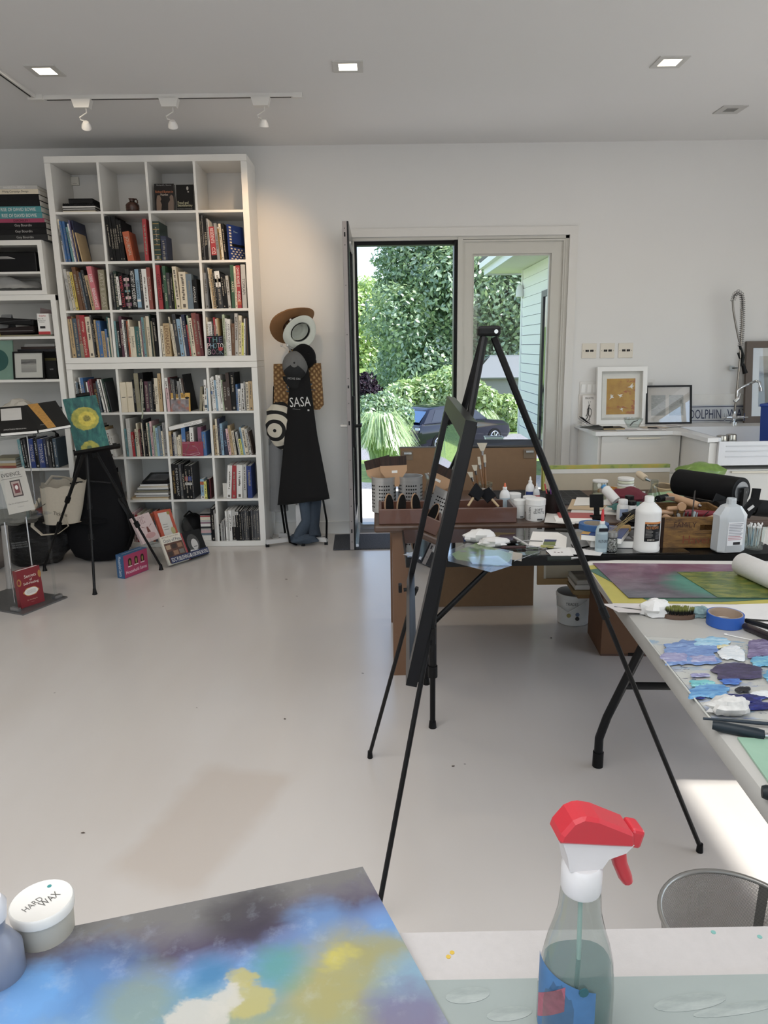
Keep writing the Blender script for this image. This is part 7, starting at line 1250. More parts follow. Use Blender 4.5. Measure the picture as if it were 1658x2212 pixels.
MB().cyl((0, 0, 0), (0, .012, 0), .018, n=18).thing('wheel_cutter', WHND, 'round wooden disc handle standing in the crate', 'tool', P_(1473, 1095, 3.02), smooth=40)
# rollers
def roller(label, a, b, r, mat, core, lab=None):
    a, b = Vector(a), Vector(b); t = T('ink_roller', label, 'roller', a, group='ink rollers'); d = b - a; n_ = d.normalized(); MB().tube([(0, 0, 0), d], r, 28).part('rubber', mat, t, 40); MB().tube([d * .998, d + n_ * .004], r * .72, 24).part('hub', core, t, 40); MB().tube([-n_ * .012, d + n_ * .02], r * .16, 10).part('axle', core, t, 40); return t, d, n_
RUB = M('#0f0f10', .75, var=.25, sc=20); a, b_ = P_(1466, 1041, 3.52), P_(1600, 1062, 3.22); t, d, n_ = roller('very large black rubber ink roller lying on the pile', a, b_, .064, RUB, M('#77797b', .35, .8))
up_ = Vector((0, 0, -1)); MB().slab([Vector((.01, -.05, -.062)), d + Vector((.0, -.05, -.062)), d + Vector((0, .01, -.08)), Vector((.01, .01, -.08))], .008).part('frame', M('#2d2e2f', .45, .5), t); MB().box(d + n_ * .012 + Vector((.005, 0, -.03)), (.012, .04, .1), (0, 0, -.9)).part('side_plate', M('#1f2021', .5, .4, var=.5, sc=120), t)
a, b_ = P_(1625, 1096, 3.06), P_(1690, 1102, 3.08); t, d, n_ = roller('black ink roller with a white core at the right edge', a, b_, .036, RUB, M('#c9c7c2', .4)); MB().cyl(-n_ * .001, -n_ * .004, .026, n=24).part('white_core', M('#bfbdb8', .5), t, 40); MB().box((-.03, -.04, .01), (.05, .008, .085), (0, rad(35), 0)).box((-.012, -.035, .06), (.035, .008, .06), (0, rad(5), 0)).part('bracket', M('#161617', .6, .3, var=.6, sc=140), t); MB().box((-.032, -.046, .008), (.03, .002, .012), (0, rad(-40), 0)).part('maker_plate', M('#c9c8c5', .5), t)
a, b_ = P_(1546, 1093, 3.10), P_(1570, 1088, 3.12); t, d, n_ = roller('small black ink roller beside the red handle', a, b_, .022, RUB, STEEL); MB().box((.02, .02, .025), (.05, .008, .04), (0, .4, .2)).part('bracket', M('#1d1e1f', .5), t)
a, b_ = P_(1420, 1078, 3.12), P_(1438, 1074, 3.16); t, d, n_ = roller('tiny black ink roller with steel fork behind the adhesive bottle', a, b_, .015, RUB, STEEL); MB().bx((.03, -.01, -.005), (.07, .0, .01)).part('fork', STEEL, t)
lump((0, 0, .03), .1, (1.3, .9, .4), 26, 12, .12, 44).thing('black_gloves', M('#101013', .7, var=.3), 'heap of crumpled black gloves behind the adhesive bottle', 'gloves', (P_(1412, 1100, 3.2).x, 3.24, BT + .012), smooth=60)
# items of the cluttered pile on the wooden table
def glassjar(name, label, x, Y, r, h, lidm, fill=None, zt=WT, neck=False):
    t = T(name, label, 'jar', (at(x, 1060, y=Y).x, Y, zt + .0008)); pr = [(r * .95, 0), (r, .004), (r, h * .86), (r * .9, h * .9), (r * .9, h)] if not neck else [(r * .95, 0), (r, .004), (r, h * .5), (r * .9, h * .6), (r * .5, h * .78), (r * .48, h * .9), (r * .55, h * .91), (r * .55, h)]
    MB().lathe(pr + [(pr[-1][0] * .9, h)] + [(max(q_[0] - .003, .002), max(q_[1], .004)) for q_ in reversed(pr)], 26, cap=False).part('glass', JARG, t, 50)
    if lidm: MB().lathe([(r * 1.0, h * .93), (r * 1.02, h * 1.0), (r * .96, h * 1.02), (0, h * 1.02)], 26).part('lid', lidm, t, 40)
    if fill: MB().lathe([(r * .9, .006), (r * .92, h * .3), (0, h * .3)], 20).part('contents', fill, t, 40)
    return t
glassjar('storage_jar', 'clear glass jar with printed text and a white lid at the back of the pile', 1295, 3.80, .040, .105, M('#d9d8d4', .4), M('#b3a98e', .8)); glassjar('glass_bottle', 'clear glass bottle with blue label standing in the pile', 1412, 3.42, .034, .175, None, M('#3b6d9a', .4), neck=True)
for i in range(4): MB().lathe([(.036, 0), (.042, .002), (.043, .012), (.042, .0145), (0, .0145)], 26).thing('paint_dish', M('#dddbd4' if i % 2 else '#cfd0b4', .45), f'{ORD[i]} dish from the bottom of the white dish stack', 'dish', (at(1355, 1020, y=3.80).x, 3.82, WT + .055 + .0152 * i), group='stacked white dishes', smooth=40)
t = T('plastic_tray', 'white plastic tray under the dish stack', 'tray', (at(1345, 1040, y=3.8).x - .1, 3.74, WT + .0008)); MB().bx((0, 0, 0), (.2, .15, .004)).part('base', WHITE, t); MB().bx((0, 0, .004), (.2, .004, .053)).bx((0, .146, .004), (.2, .15, .053)).part('wall', WHITE, t)
ring('masking_tape', 'large beige masking tape roll lying at the back of the pile', (at(1436, 1010, y=3.86).x, 3.86, WT + .02), .06, .045, .04, M('#b79f75', .7), M('#8d7a5c', .8), (rad(8), 0, 0)); ring('yellow_tape', 'small yellow tape roll beside the beige one', (at(1461, 1010, y=3.84).x, 3.80, WT + .03), .026, .014, .035, M('#d0932a', .6), M('#a3792a', .8)); ring('masking_tape', 'dark blue tape roll at the back behind the green bag', (at(1478, 1004, y=3.98).x, 3.98, WT + .05), .035, .02, .03, M('#1d2c63', .6), M('#888888', .8))
lump((0, 0, .05), .10, (1.35, .7, .55), 24, 10, .10, 51).thing('snack_bag', M('#6a8a2f', .3, var=.5, sc=24), 'crinkled green plastic bag at the back of the pile', 'bag', (at(1512, 1020, y=3.92).x, 3.93, WT + .065), smooth=50)
lump((0, 0, .02), .08, (1.25, .7, .42), 24, 10, .10, 53).thing('green_pack', M('#8fae7a', .4, var=.4, sc=20), 'green and white plastic pack under the green bag', 'pack', (at(1440, 1030, y=3.7).x, 3.70, WT + .004), smooth=50)
lump((0, 0, .03), .09, (1.05, .7, .55), 20, 10, .10, 57).thing('red_pouch', M('#6a1428', .7, var=.2), 'dark red fabric pouch in the middle of the pile', 'pouch', (at(1353, 1045, y=3.68).x, 3.66, WT + .012), smooth=40)
lump((0, 0, .02), .075, (1.7, .9, .3), 30, 10, .18, 59).thing('teal_cloth', M('#3b7772', .85, var=.25, sc=20), 'crumpled teal green cloth below the red pouch', 'cloth', (at(1374, 1062, y=3.52).x, 3.5, WT + .004), smooth=50)
lump((0, 0, .02), .05, (1.5, .6, .5), 18, 8, .06, 60).thing('yellow_sponge', M('#b3761f', .9), 'amber sponge leaning behind the red pouch', 'sponge', (at(1322, 1028, y=3.86).x, 3.88, WT + .01), smooth=40)
t = rod('foam_roller', 'small cream foam roller lying in the pile', P_(1377, 1022, 3.62), P_(1394, 1034, 3.56), .017, M('#cbb89a', .8), 'roller', tip=(.02, -.01, -.01))
a, b_ = P_(1305, 1054, 3.45), P_(1330, 1082, 3.40); t = T('lotion_bottle', 'white bottle with a blue cap lying tilted in the pile', 'bottle', a); d = b_ - a; MB().tube([(0, 0, 0), d * .1, d], [.016, .024, .024], 18).part('body', M('#dcdad6', .4), t, 50); MB().tube([-d * .16, (0, 0, 0)], [.012, .014], 14).part('cap', M('#3d84b5', .4), t, 40)
def pill(label, x, Y, r, h, capm, lab, zt=WT):
    t = T('pill_bottle', label, 'bottle', (at(x, 1090, y=Y).x, Y, zt + .0008)); MB().lathe([(r * .95, 0), (r, .004), (r, h * .68), (r * .75, h * .78), (r * .7, h * .8), (0, h * .8)], 24).part('body', M('#d6d4cf', .4), t, 45); MB().lathe([(r * .8, h * .79), (r * .8, h * .97), (r * .74, h), (0, h)], 24).part('cap', capm, t, 40); wrap(t, r, 225, 315, h * .12, h * .58, lab); return t
pill('white bottle with blue print and white cap in front of the pile', 1345, 3.34, .027, .098, M('#dedcd8', .4), M('#8fa0bd', .5)); t = pill('pale jar with large letters and a black cap', 1364, 3.36, .026, .086, BLACK, M('#c9cbc8', .5)); wtext(t, 'GOLD', .028, 262, .034, .04, .016, M('#24453c', .6)); pill('second black-capped jar behind the white bottle', 1358, 3.44, .027, .095, BLACK, M('#b5b3ae', .5))
t = T('phone_stand', 'black folding phone stand standing on the papers', 'phone stand', (at(1291, 1112, y=3.32).x, 3.335, WT + .0045), (rad(-12), 0, 0)); MB().box((0, 0, .088), (.066, .006, .062), bev=.0028).part('plate', BLACK, t); MB().box((0, 0, .035), (.026, .006, .05)).part('neck', BLACK, t); MB().box((0, .0, .008), (.05, .05, .016), bev=.003).part('base', BLACK, t); MB().box((0, -.012, .018), (.07, .01, .008)).part('lip', BLACK, t)
t = rod('hand_brayer', 'tan wooden cylinder grip lying on the book pile', P_(1338, 1117, 3.0), P_(1362, 1116, 3.0), .0155, M('#a98442', .5), tip=(.03, 0, 0)); t.location.z = BT + .055
tw_ = T('dry_grass', 'bundle of thin dry grass stems lying over the book pile', 'grass stems', P_(1330, 1150, 2.95)); b = MB(); rnd = random.Random(2); o0 = P_(1330, 1150, 2.95)
for k in range(12):
    s0 = P_(1312 + rnd.random() * 14, 1148 + rnd.random() * 8, 2.90) - o0; e0 = P_(1360 + rnd.random() * 16, 1108 + rnd.random() * 12, 2.98) - o0; b.tube([s0, (s0 + e0) / 2 + Vector((0, 0, .01 * rnd.random())), e0], .0008, 4)
b.part('stems', M('#a58f5c', .8), tw_, 60, kind='stuff')
# peroxide bottle, cotton buds, paper towel
p = at(1577, 1205, y=2.80); t = T('spirit_bottle', 'translucent white bottle with a printed back label beside the crate', 'bottle', (p.x, 2.835, BT + .0008), (0, 0, rad(8))); MILK = M('#cfd4d6', .3, var=.04, sc=8, tr=.25)
sec = lambda w_, d_, z: [(-w_, -d_ * .6, z), (-w_ * .6, -d_, z), (w_ * .6, -d_, z), (w_, -d_ * .6, z), (w_, d_ * .6, z), (w_ * .6, d_, z), (-w_ * .6, d_, z), (-w_, d_ * .6, z)]
b = MB(); rings = [sec(.056, .036, 0), sec(.06, .039, .006), sec(.058, .038, .13), sec(.06, .038, .15), sec(.035, .028, .185), sec(.016, .016, .193), sec(.016, .016, .212)]
for r_ in rings: b.v += r_
for i in range(len(rings) - 1): b.f += [(8 * i + j, 8 * i + (j + 1) % 8, 8 * i + 8 + (j + 1) % 8, 8 * i + 8 + j) for j in range(8)]
b.f += [tuple(reversed(range(8))), tuple(range(48, 56))]; b.part('body', MILK, t, 30); MB().bx((-.03, -.0405, .03), (.036, -.0385, .125)).part('label', M('#d5d6d6', .5), t)
for k in range(11): MB().bx((-.027, -.041, .118 - .0065 * k), (.033 - .004 * (k % 3), -.0405, .1205 - .0065 * k)).part('printed_line', M('#7d7f86' if k < 8 else '#a86f74', .6), t)
MB().bx((-.004, -.041, .033), (.026, -.0405, .044)).part('barcode', M('#2b2b2d', .6), t); MB().lathe([(.0175, .205), (.0185, .21), (.0175, .216), (.013, .216), (.013, .205)], 18, cap=False).part('neck_ring', MILK, t, 40)
p = at(1634, 1200, y=2.83); t = T('cotton_bud_glass', 'glass full of cotton buds at the right edge of the grey table', 'glass', (p.x, 2.86, BT + .0008)); MB().lathe([(.034, 0), (.036, .004), (.044, .095), (.042, .095), (.034, .008), (0, .007)], 26).part('glass', JARG, t, 50)
rnd = random.Random(8)
for k in range(26):
    a = rnd.random() * 6.28; rr_ = .026 * rnd.random() ** .5; b0 = Vector((rr_ * math.cos(a), rr_ * math.sin(a), .012)); e = b0 * 1.25 + Vector((rnd.uniform(-.008, .008), rnd.uniform(-.008, .008), .075 + .01 * rnd.random())); c_ = T('cotton_bud', f'{("white", "blue")[k % 4 == 0]} stemmed cotton bud, one of the bunch standing in the glass', 'cotton bud', (p.x, 2.86, BT + .0008), group='cotton buds in the glass'); MB().tube([b0, e], .0012, 5).part('stick', M('#8fb4c9' if k % 4 == 0 else '#dcdad6', .5), c_, 40); MB().ball(e, .0032, 7, 5, (1, 1, 1.9)).part('cotton_tip', M('#e6e4e0', .9), c_, 60)
a, b_ = G(1600, 1222, .04), G(1690, 1262, .04); t = T('paper_towel_roll', 'white embossed paper towel roll lying at the right of the grey table', 'paper towel', (a.x, a.y, GT + .052)); d = Vector((b_.x - a.x, b_.y - a.y, 0)).normalized() * .27
MB().tube([(0, 0, 0), d * .01, d], [.038, .041, .041], 30).part('roll', M('#e2e0dc', .9, var=.03, sc=60, bump=.4), t, 60); MB().tube([-d.normalized() * .001, d * .01], .018, 18).part('core', M('#a99a85', .8), t, 40); t.location.z = GT + .048
# ---------------------------------------------------------------- on the glass palette / black table
def crumple(label, c, r, sc, mat, seed, name='paper_towel', cat='paper towel', amp=.22):
    rnd = random.Random(seed); b = MB(); N, Mv = 16, 9; jit = [[rnd.uniform(-amp, amp) for _ in range(Mv + 1)] for _ in range(N)]
    def fn(u, v):
        i, j = int(round(u * N)) % N, int(round(v * Mv)); a, e = 2 * PI * u, PI * (v - .5); k = 1 + jit[i][j] * math.cos(e)
        return (r * sc[0] * k * math.cos(e) * math.cos(a), r * sc[1] * k * math.cos(e) * math.sin(a), max(0, r * sc[2] * (1 + k * math.sin(e)) - r * sc[2] * .35))
    return b.grid(fn, N, Mv, True).thing(name, mat, label, cat, c, smooth=25)
TOWEL = M('#dedcd8', .9, var=.04, sc=40); GZ = .001
crumple('crumpled white paper towel at the left of the glass palette', B_(1036, 1168), .055, (1.2, .9, .55), TOWEL, 1); crumple('second crumpled paper towel in front of the first on the glass palette', B_(1066, 1178), .05, (1.25, .8, .42), TOWEL, 2); crumple('small crumpled blue paint rag on the glass palette', B_(1011, 1162), .016, (1.3, .8, .8), M('#2d5d9e', .6), 3)
def sheetq(name, label, cat, pts, zf, mat, th=.0012, dz=.0012, group=None):
    q = [at(*k, z=zf + dz) for k in pts]; c0 = q[0].copy(); t = T(name, label, cat, c0, group=group); qq = [v - c0 for v in q]
    if (qq[1] - qq[0]).cross(qq[2] - qq[0]).z < 0: qq.reverse()
    MB().slab(qq, th).part('sheet', mat, t); return t, c0
t, c0 = sheetq('stencil_pack', 'green plastic stencil in clear film overhanging the table edge', 'stencil', [(975, 1196), (1030, 1172), (1105, 1196), (1100, 1212), (1075, 1222), (985, 1208)], BT, M('#66842f', .4, var=.2), .001, .004)
for (px_, py_, rx) in ((1000, 1190, .014), (1022, 1193, .016), (1042, 1200, .014), (1018, 1182, .012), (1044, 1188, .012), (1065, 1203, .014)):
    q = at(px_, py_, z=BT + .0055) - c0; MB().cyl((q.x, q.y, -.0), (q.x, q.y, .0006), rx, n=18).part('cut_out', M('#6d706c', .4), t)
t, c0 = sheetq('clear_film', 'clear cellophane sheet lying over the stencil at the table edge', 'plastic film', [(965, 1190), (1010, 1172), (1108, 1190), (1104, 1222), (1060, 1236), (968, 1212)], BT, FILM, .0006, .010)
t, c0 = sheetq('clear_film', 'second glossy piece of clear film near the front table edge', 'plastic film', [(1008, 1203), (1075, 1200), (1106, 1222), (1020, 1218)], BT, FILM, .0006, .014); t, c0 = sheetq('plastic_triangle', 'pointed clear plastic corner sticking out left of the picture frame', 'plastic sheet', [(870, 1198), (910, 1186), (912, 1206)], BT, M('#a9aaa8', .2, alpha=.6), .001, .002)
t, c0 = sheetq('sheet_of_paper', 'white sheet with yellow and blue paint swatches on the glass', 'paper', [(1140, 1180), (1150, 1148), (1205, 1150), (1224, 1160), (1222, 1184)], BT, PAPER, .0012, .0015)
for pts, c_ in (([(1172, 1176), (1198, 1178), (1200, 1170), (1174, 1170)], '#6d7a1f'), ([(1174, 1170), (1200, 1170), (1202, 1166), (1176, 1165)], '#2b2f63'), ([(1166, 1182), (1194, 1184), (1196, 1179), (1168, 1177)], '#a3a23a')):
    q = [at(*k, z=BT + .0033) - c0 for k in pts]; MB().slab(q if (q[1] - q[0]).cross(q[2] - q[0]).z > 0 else q[::-1], .0004).part('paint_swatch', M(c_, .4, var=.3, sc=60), t)
t, c0 = sheetq('sheet_of_paper', 'smaller white sheet with a brown sketch beside the swatches', 'paper', [(1178, 1188), (1228, 1182), (1238, 1200), (1190, 1200)], BT, M('#e3e1dc', .8), .001, .004)
for px_, py_ in ((1198, 1192), (1206, 1193), (1213, 1192)): q = at(px_, py_, z=BT + .0052) - c0; MB().cyl((q.x, q.y, 0), (q.x, q.y, .0004), .005, n=10).part('ink_mark', M('#6a554b', .7), t)
sheetq('sheet_of_paper', 'printed white page curling at the right of the glass palette', 'paper', [(1228, 1182), (1290, 1190), (1308, 1184), (1296, 1200), (1236, 1197)], BT, M('#dcdad6', .8), .001, .003); sheetq('sheet_of_paper', 'grey torn paper beside the book pile', 'paper', [(1232, 1172), (1268, 1164), (1272, 1178), (1240, 1184)], BT, M('#8f8f8d', .8), .001, .005); sheetq('sheet_of_paper', 'small beige scrap on the glass palette', 'paper', [(1092, 1206), (1100, 1190), (1128, 1196), (1126, 1212)], BT, M('#b3aa9e', .8), .001, .002); sheetq('dried_paint', 'dark red translucent dried paint film on the glass palette', 'paint film', [(1070, 1172), (1080, 1155), (1112, 1154), (1116, 1170)], BT, M('#3d1d1c', .25, alpha=.85), .0008, .002); sheetq('dried_paint', 'olive translucent dried paint film behind the paper towels', 'paint film', [(1055, 1158), (1062, 1150), (1114, 1151), (1100, 1160)], BT, M('#6b5c33', .3, alpha=.7), .0006, .0015)
rod('palette_tool', 'black handled tool lying on the glass palette', B_(1085, 1172, .008), B_(1115, 1171, .008), .008, BLACK, tip=(.06, .012, .004)); rod('palette_tool', 'dark red handled knife lying on the glass palette', B_(1082, 1183, .007), B_(1135, 1182, .007), .0065, M('#3a1a17', .4), tip=(.06, .0, 0)); rod('palette_tool', 'white pencil lying across the glass palette', B_(1109, 1160, .008), B_(1140, 1178, .008), .005, M('#c9c7c3', .4), tip=(.07, -.045, -.005)); rod('palette_tool', 'thick dark green handled tool at the front of the glass palette', B_(1181, 1207, .011), B_(1232, 1206, .011), .0105, M('#232a26', .5), tip=(.05, .01, 0)); rod('palette_tool', 'thin steel skewer lying towards the table edge', B_(1110, 1212, .003), B_(1165, 1192, .003), .0015, STEEL); rod('palette_tool', 'thin long brush at the top of the glass palette', B_(1142, 1168, .003), B_(1172, 1169, .003), .002, M('#4a4a48', .4)); rod('palette_tool', 'thin wire tool beside the swatches', B_(1175, 1184, .003), B_(1200, 1178, .003), .0012, STEEL)
# ---------------------------------------------------------------- on the grey table
PZ = .0012
t, c0 = sheetq('sheet_of_paper', 'large white paper under the paintings on the grey table', 'paper', [(1262, 1214), (1330, 1210), (1600, 1212), (1640, 1320), (1335, 1322)], GT, M('#d8d3cb', .8), .0008, .0015); t, c0 = sheetq('yellow_sheet', 'yellow painted sheet sticking out on the left under the paintings', 'painting', [(1270, 1222), (1320, 1216), (1660, 1290), (1700, 1306), (1322, 1302)], GT, M('#b9ad3f', .5, var=.15), .0008, .0028); t, c0 = sheetq('green_sheet', 'translucent green painted sheet under the purple painting', 'painting', [(1270, 1231), (1330, 1222), (1580, 1292), (1700, 1292), (1560, 1300), (1400, 1298)], GT, M('#3f6a55', .35, var=.2), .0008, .0042)
g = NG('purple_painting'); v = g.mapping(); n = g.noise(g.mapping('Object', (3, 5, 1)), 2.2, 6, .65, .8); n2 = g.noise(v, 5, 3); sx, sy, sz = g.sep(v)
far_ = g.ramp(n, [(.3, '#5d2f4c'), (.5, '#7a4a63'), (.7, '#8f7080')]); near_ = g.ramp(n, [(.3, '#2e3238'), (.5, '#565560'), (.7, '#6f6a72')]); k = g.ramp(g.math('ADD', g.math('MULTIPLY', sy, 2.6), g.math('MULTIPLY', n2, .5)), [(-.0, (1, 1, 1)), (.0, (1, 1, 1))])
dd = g.math('ADD', g.math('MULTIPLY', sy, -1.9), g.math('MULTIPLY', n2, .55)); c = g.mix(g.ramp(dd, [(.45, (0, 0, 0)), (.95, (1, 1, 1))]), far_, near_)
ds = g.new('VectorMath'); ds.operation = 'DISTANCE'; g.link(v, ds.inputs[0]); ds.inputs[1].default_value = (.33, -.27, 0); kk = g.math('ADD', ds.outputs['Value'], g.math('MULTIPLY', g.math('SUBTRACT', n, .5), .16)); c = g.mix(g.ramp(kk, [(.10, (1, 1, 1)), (.17, (0, 0, 0))]), c, g.ramp(n, [(.3, '#2b6a5f'), (.7, '#4a9a86')])); g.col(c); g.set(.3); g.bump(n, .2, .004); PURPLE = g.m
t, c0 = sheetq('purple_painting', 'large purple and grey abstract painting on translucent sheet', 'painting', [(1279, 1216), (1900, 1222), (2050, 1292), (1357, 1291)], GT, PURPLE, .001, .0062)
g = NG('olive_painting'); n = g.noise(g.mapping('Object', (3, 7, 1)), 4, 6, .7, .8); g.col(g.ramp(n, [(.3, '#33411a'), (.48, '#5d7330'), (.6, '#8a8a2c'), (.75, '#3b8a78')])); g.set(.3); g.bump(n, .5, .006)
t, c0 = sheetq('olive_painting', 'smaller olive green painting lying on the purple one', 'painting', [(1462, 1236), (1590, 1234), (1720, 1291), (1549, 1290)], GT, g.m, .001, .0078)
for i, (pts, c_, lab) in enumerate((([(1450, 1310), (1700, 1302), (1720, 1342), (1500, 1330)], '#d9d7d3', 'white printed page behind the blue tape'), ([(1300, 1304), (1420, 1306), (1430, 1326), (1335, 1322)], '#cfc9c6', 'white sheet under the crumpled towel'), ([(1600, 1345), (1740, 1338), (1780, 1380), (1630, 1372)], '#dcdad6', 'white page right of the blue tape'))):
    sheetq('sheet_of_paper', lab, 'paper', pts, GT, M(c_, .8), .0006, .0085 + .001 * i if i != 2 else .0012)
crumple('crumpled white paper towel in front of the purple painting', G(1413, 1328, .0005), .042, (1.15, .85, .75), TOWEL, 11); crumple('paint-stained towel on the blue palette', G(1572, 1538, .006), .038, (1.35, .75, .62), M('#c9c7c2', .9, var=.35, sc=60), 12); crumple('small towel stained teal beside the blue tape', G(1512, 1332, .0005), .026, (1.25, .75, .8), M('#7d9a9c', .8, var=.8, sc=40), 13)
q = G(1466, 1335); t = T('oval_brush', 'oval wooden brush with green-tipped black bristles lying on the grey table', 'brush', (q.x, q.y, GT + .0008), (0, 0, rad(-4))); MB().prism(oval(0, 0, .047, .021, 24), .013, 0).part('block', wood('dark_beech', '#4a3426', '#6d5240', 1, .5), t); b = MB(); rnd = random.Random(5)
for k in range(260): a = rnd.random() * 6.28; rr_ = rnd.random() ** .5; x, y = .042 * rr_ * math.cos(a), .017 * rr_ * math.sin(a); b.tube([(x, y, .013), (x * 1.06 + rnd.uniform(-.002, .002), y * 1.1, .036)], .0009, 3, False)
BR2 = NG('tipped_bristle'); sx, sy, sz = BR2.sep(BR2.mapping()); BR2.col(BR2.ramp(BR2.math('MULTIPLY', sz, 25), [(.6, '#0c0c0a'), (.85, '#8a8f3a')])); BR2.set(.8); b.part('bristles', BR2.m, t, kind='stuff')
def brush(label, a, b, r, hm, fm, bm, group=None):
    a, b = Vector(a), Vector(b); d = b - a; t = T('paint_brush', label, 'paint brush', a, group=group); MB().tube([(0, 0, 0), d * .5, d * .72], [r * .7, r * 1.1, r * .8], 10).part('handle', hm, t, 60); MB().tube([d * .72, d * .86], r * .85, 10).part('ferrule', fm, t, 40); MB().tube([d * .86, d * .94, d], [r * .85, r * .9, r * .2], 10).part('bristles', bm, t, 60)
brush('grey pointed paint brush at the left of the crumpled towel', G(1400, 1322, .006), G(1322, 1312, .006), .0052, M('#2e3330', .4), STEEL, M('#3b3d3c', .6)); brush('dark brush beside the teal stained towel', G(1508, 1330, .006), G(1478, 1322, .006), .005, M('#1f2a26', .4), STEEL, M('#23302b', .6))
ring('masking_tape', 'bright blue masking tape roll on the grey table', (G(1568, 1352).x, G(1568, 1352).y + .012, GT + .001), .053, .046, .036, M('#1c56ac', .45), M('#a68f7a', .7))
q = G(1640, 1362); rod('box_cutter', 'dark metal tool with mottled handle right of the blue tape', G(1607, 1352, .012), G(1668, 1378, .012), .012, M('#3b3336', .3, .5, var=.5, sc=50), tip=(.05, -.03, 0)); rod('box_cutter', 'black tool handle lying behind the mottled one', G(1610, 1340, .008), G(1672, 1358, .008), .008, M('#16181b', .4), tip=(.05, -.03, 0))
for i, (a, b_) in enumerate((((1565, 1370), (1630, 1384)), ((1625, 1388), (1690, 1384)))): p0 = G(*a, .004); p1 = G(*b_, .004); t = T('cotton_bud', ('left', 'right')[i] + ' used cotton bud lying behind the blue palette', 'cotton bud', p0, group='cotton buds by the palette'); d = p1 - p0; MB().tube([(0, 0, 0), d], .0013, 5).part('stick', WHITE, t); MB().tube([-d * .02, d * .06], .003, 6).part('cotton_tip', WHITE, t, 60)
# glass palette with blue paint
g = NG('stained_paper'); v = g.mapping('Object', (1, 3, 1), (0, 0, .5)); n, n2 = g.noise(v, 7, 5, .7, 1.), g.noise(g.mapping(), 5, 4); c = g.mix(g.ramp(n, [(.54, (0, 0, 0)), (.6, (1, 1, 1))]), '#d3d0c9', g.ramp(n2, [(.4, '#8c97bd'), (.5, '#b7c3d8'), (.6, '#7fa9c9')])); c = g.mix(g.ramp(g.noise(v, 11, 4, .7, 1.5), [(.64, (0, 0, 0)), (.67, (1, 1, 1))]), c, '#3d3f63'); g.col(c); g.set(.5)
sheetq('sheet_of_paper', 'white paint-stained paper under the blue glass palette', 'paper', [(1396, 1376), (1780, 1394), (1990, 1564), (1538, 1551)], GT, g.m, .0006, .0007)
t, c0 = sheetq('glass_palette', 'square glass palette smeared with blue and purple paint on the grey table', 'palette', [(1392, 1374), (1780, 1392), (2000, 1566), (1534, 1553)], GT, pane_mat('palette_glass', (.97, .98, .98), 1.0), .004, .005)
edge = [at(*k, z=GT + .0056) - c0 for k in ((1392, 1374), (1534, 1553))]; MB().tube(edge, .0022, 6).part('edge_line', M('#c9c9c2', .3), t)
def smear(cpx, wpx, hpx, col, seed, rot=0, hgt=.002, n=60, mat=None, sharp=.42):
    rnd = random.Random(seed); c_ = G(*cpx, .0056); ex = (G(cpx[0] + wpx, cpx[1], .0056) - c_); ey = (G(cpx[0], cpx[1] - hpx, .0056) - c_); b = MB(); rs = [1 + rnd.uniform(-sharp, sharp) for _ in range(n)]; rs = [(rs[i - 2] + rs[i - 1] + rs[i] + rs[(i + 1) % n] + rs[(i + 2) % n]) / 5 for i in range(n)]
    for j, (k, z) in enumerate(((1, 0), (.93, hgt * .7), (.6, hgt), (.25, hgt * .8))):
        for i in range(n):
            a = 2 * PI * i / n; sq = 1 / max(abs(math.cos(a)), abs(math.sin(a))) ** .55; p = (ex * math.cos(a + rot) + ey * math.sin(a + rot)) * rs[i] * k * sq * (1 + .06 * math.sin(5 * a + j)); b.v.append(tuple(c_ - c0 + p + Vector((0, 0, z + (.0007 * rnd.random() if j else 0)))))
    b.f = [(j * n + i, j * n + (i + 1) % n, (j + 1) * n + (i + 1) % n, (j + 1) * n + i) for j in range(3) for i in range(n)] + [tuple(3 * n + i for i in range(n))]
    g = mat
    if not g:
        gg = NG('paint_' + str(seed)); nn = gg.noise(gg.mapping('Object', (1, 3, 1), (0, 0, .6)), 22, 5, .65, 1.2); gg.col(gg.ramp(nn, [(.3, col[0]), (.52, col[1]), (.72, col[2])])); gg.bump(nn, .6, .004); gg.set(.28); g = gg.m
    b.part('paint', g, t, 40)
PERI, LILAC, DARKP, CYAN, ULTRA, WHT = ('#4f6ea8', '#6d8ec4', '#9ab8dc'), ('#6f6a98', '#9a9ac0', '#c9cfe0'), ('#2c2540', '#40385a', '#5d5578'), ('#2f7fb5', '#5aa5c9', '#9ad4d6'), ('#0b1040', '#141c66', '#2b45a8'), ('#c9d3d8', '#dfe3e4', '#eceae6')
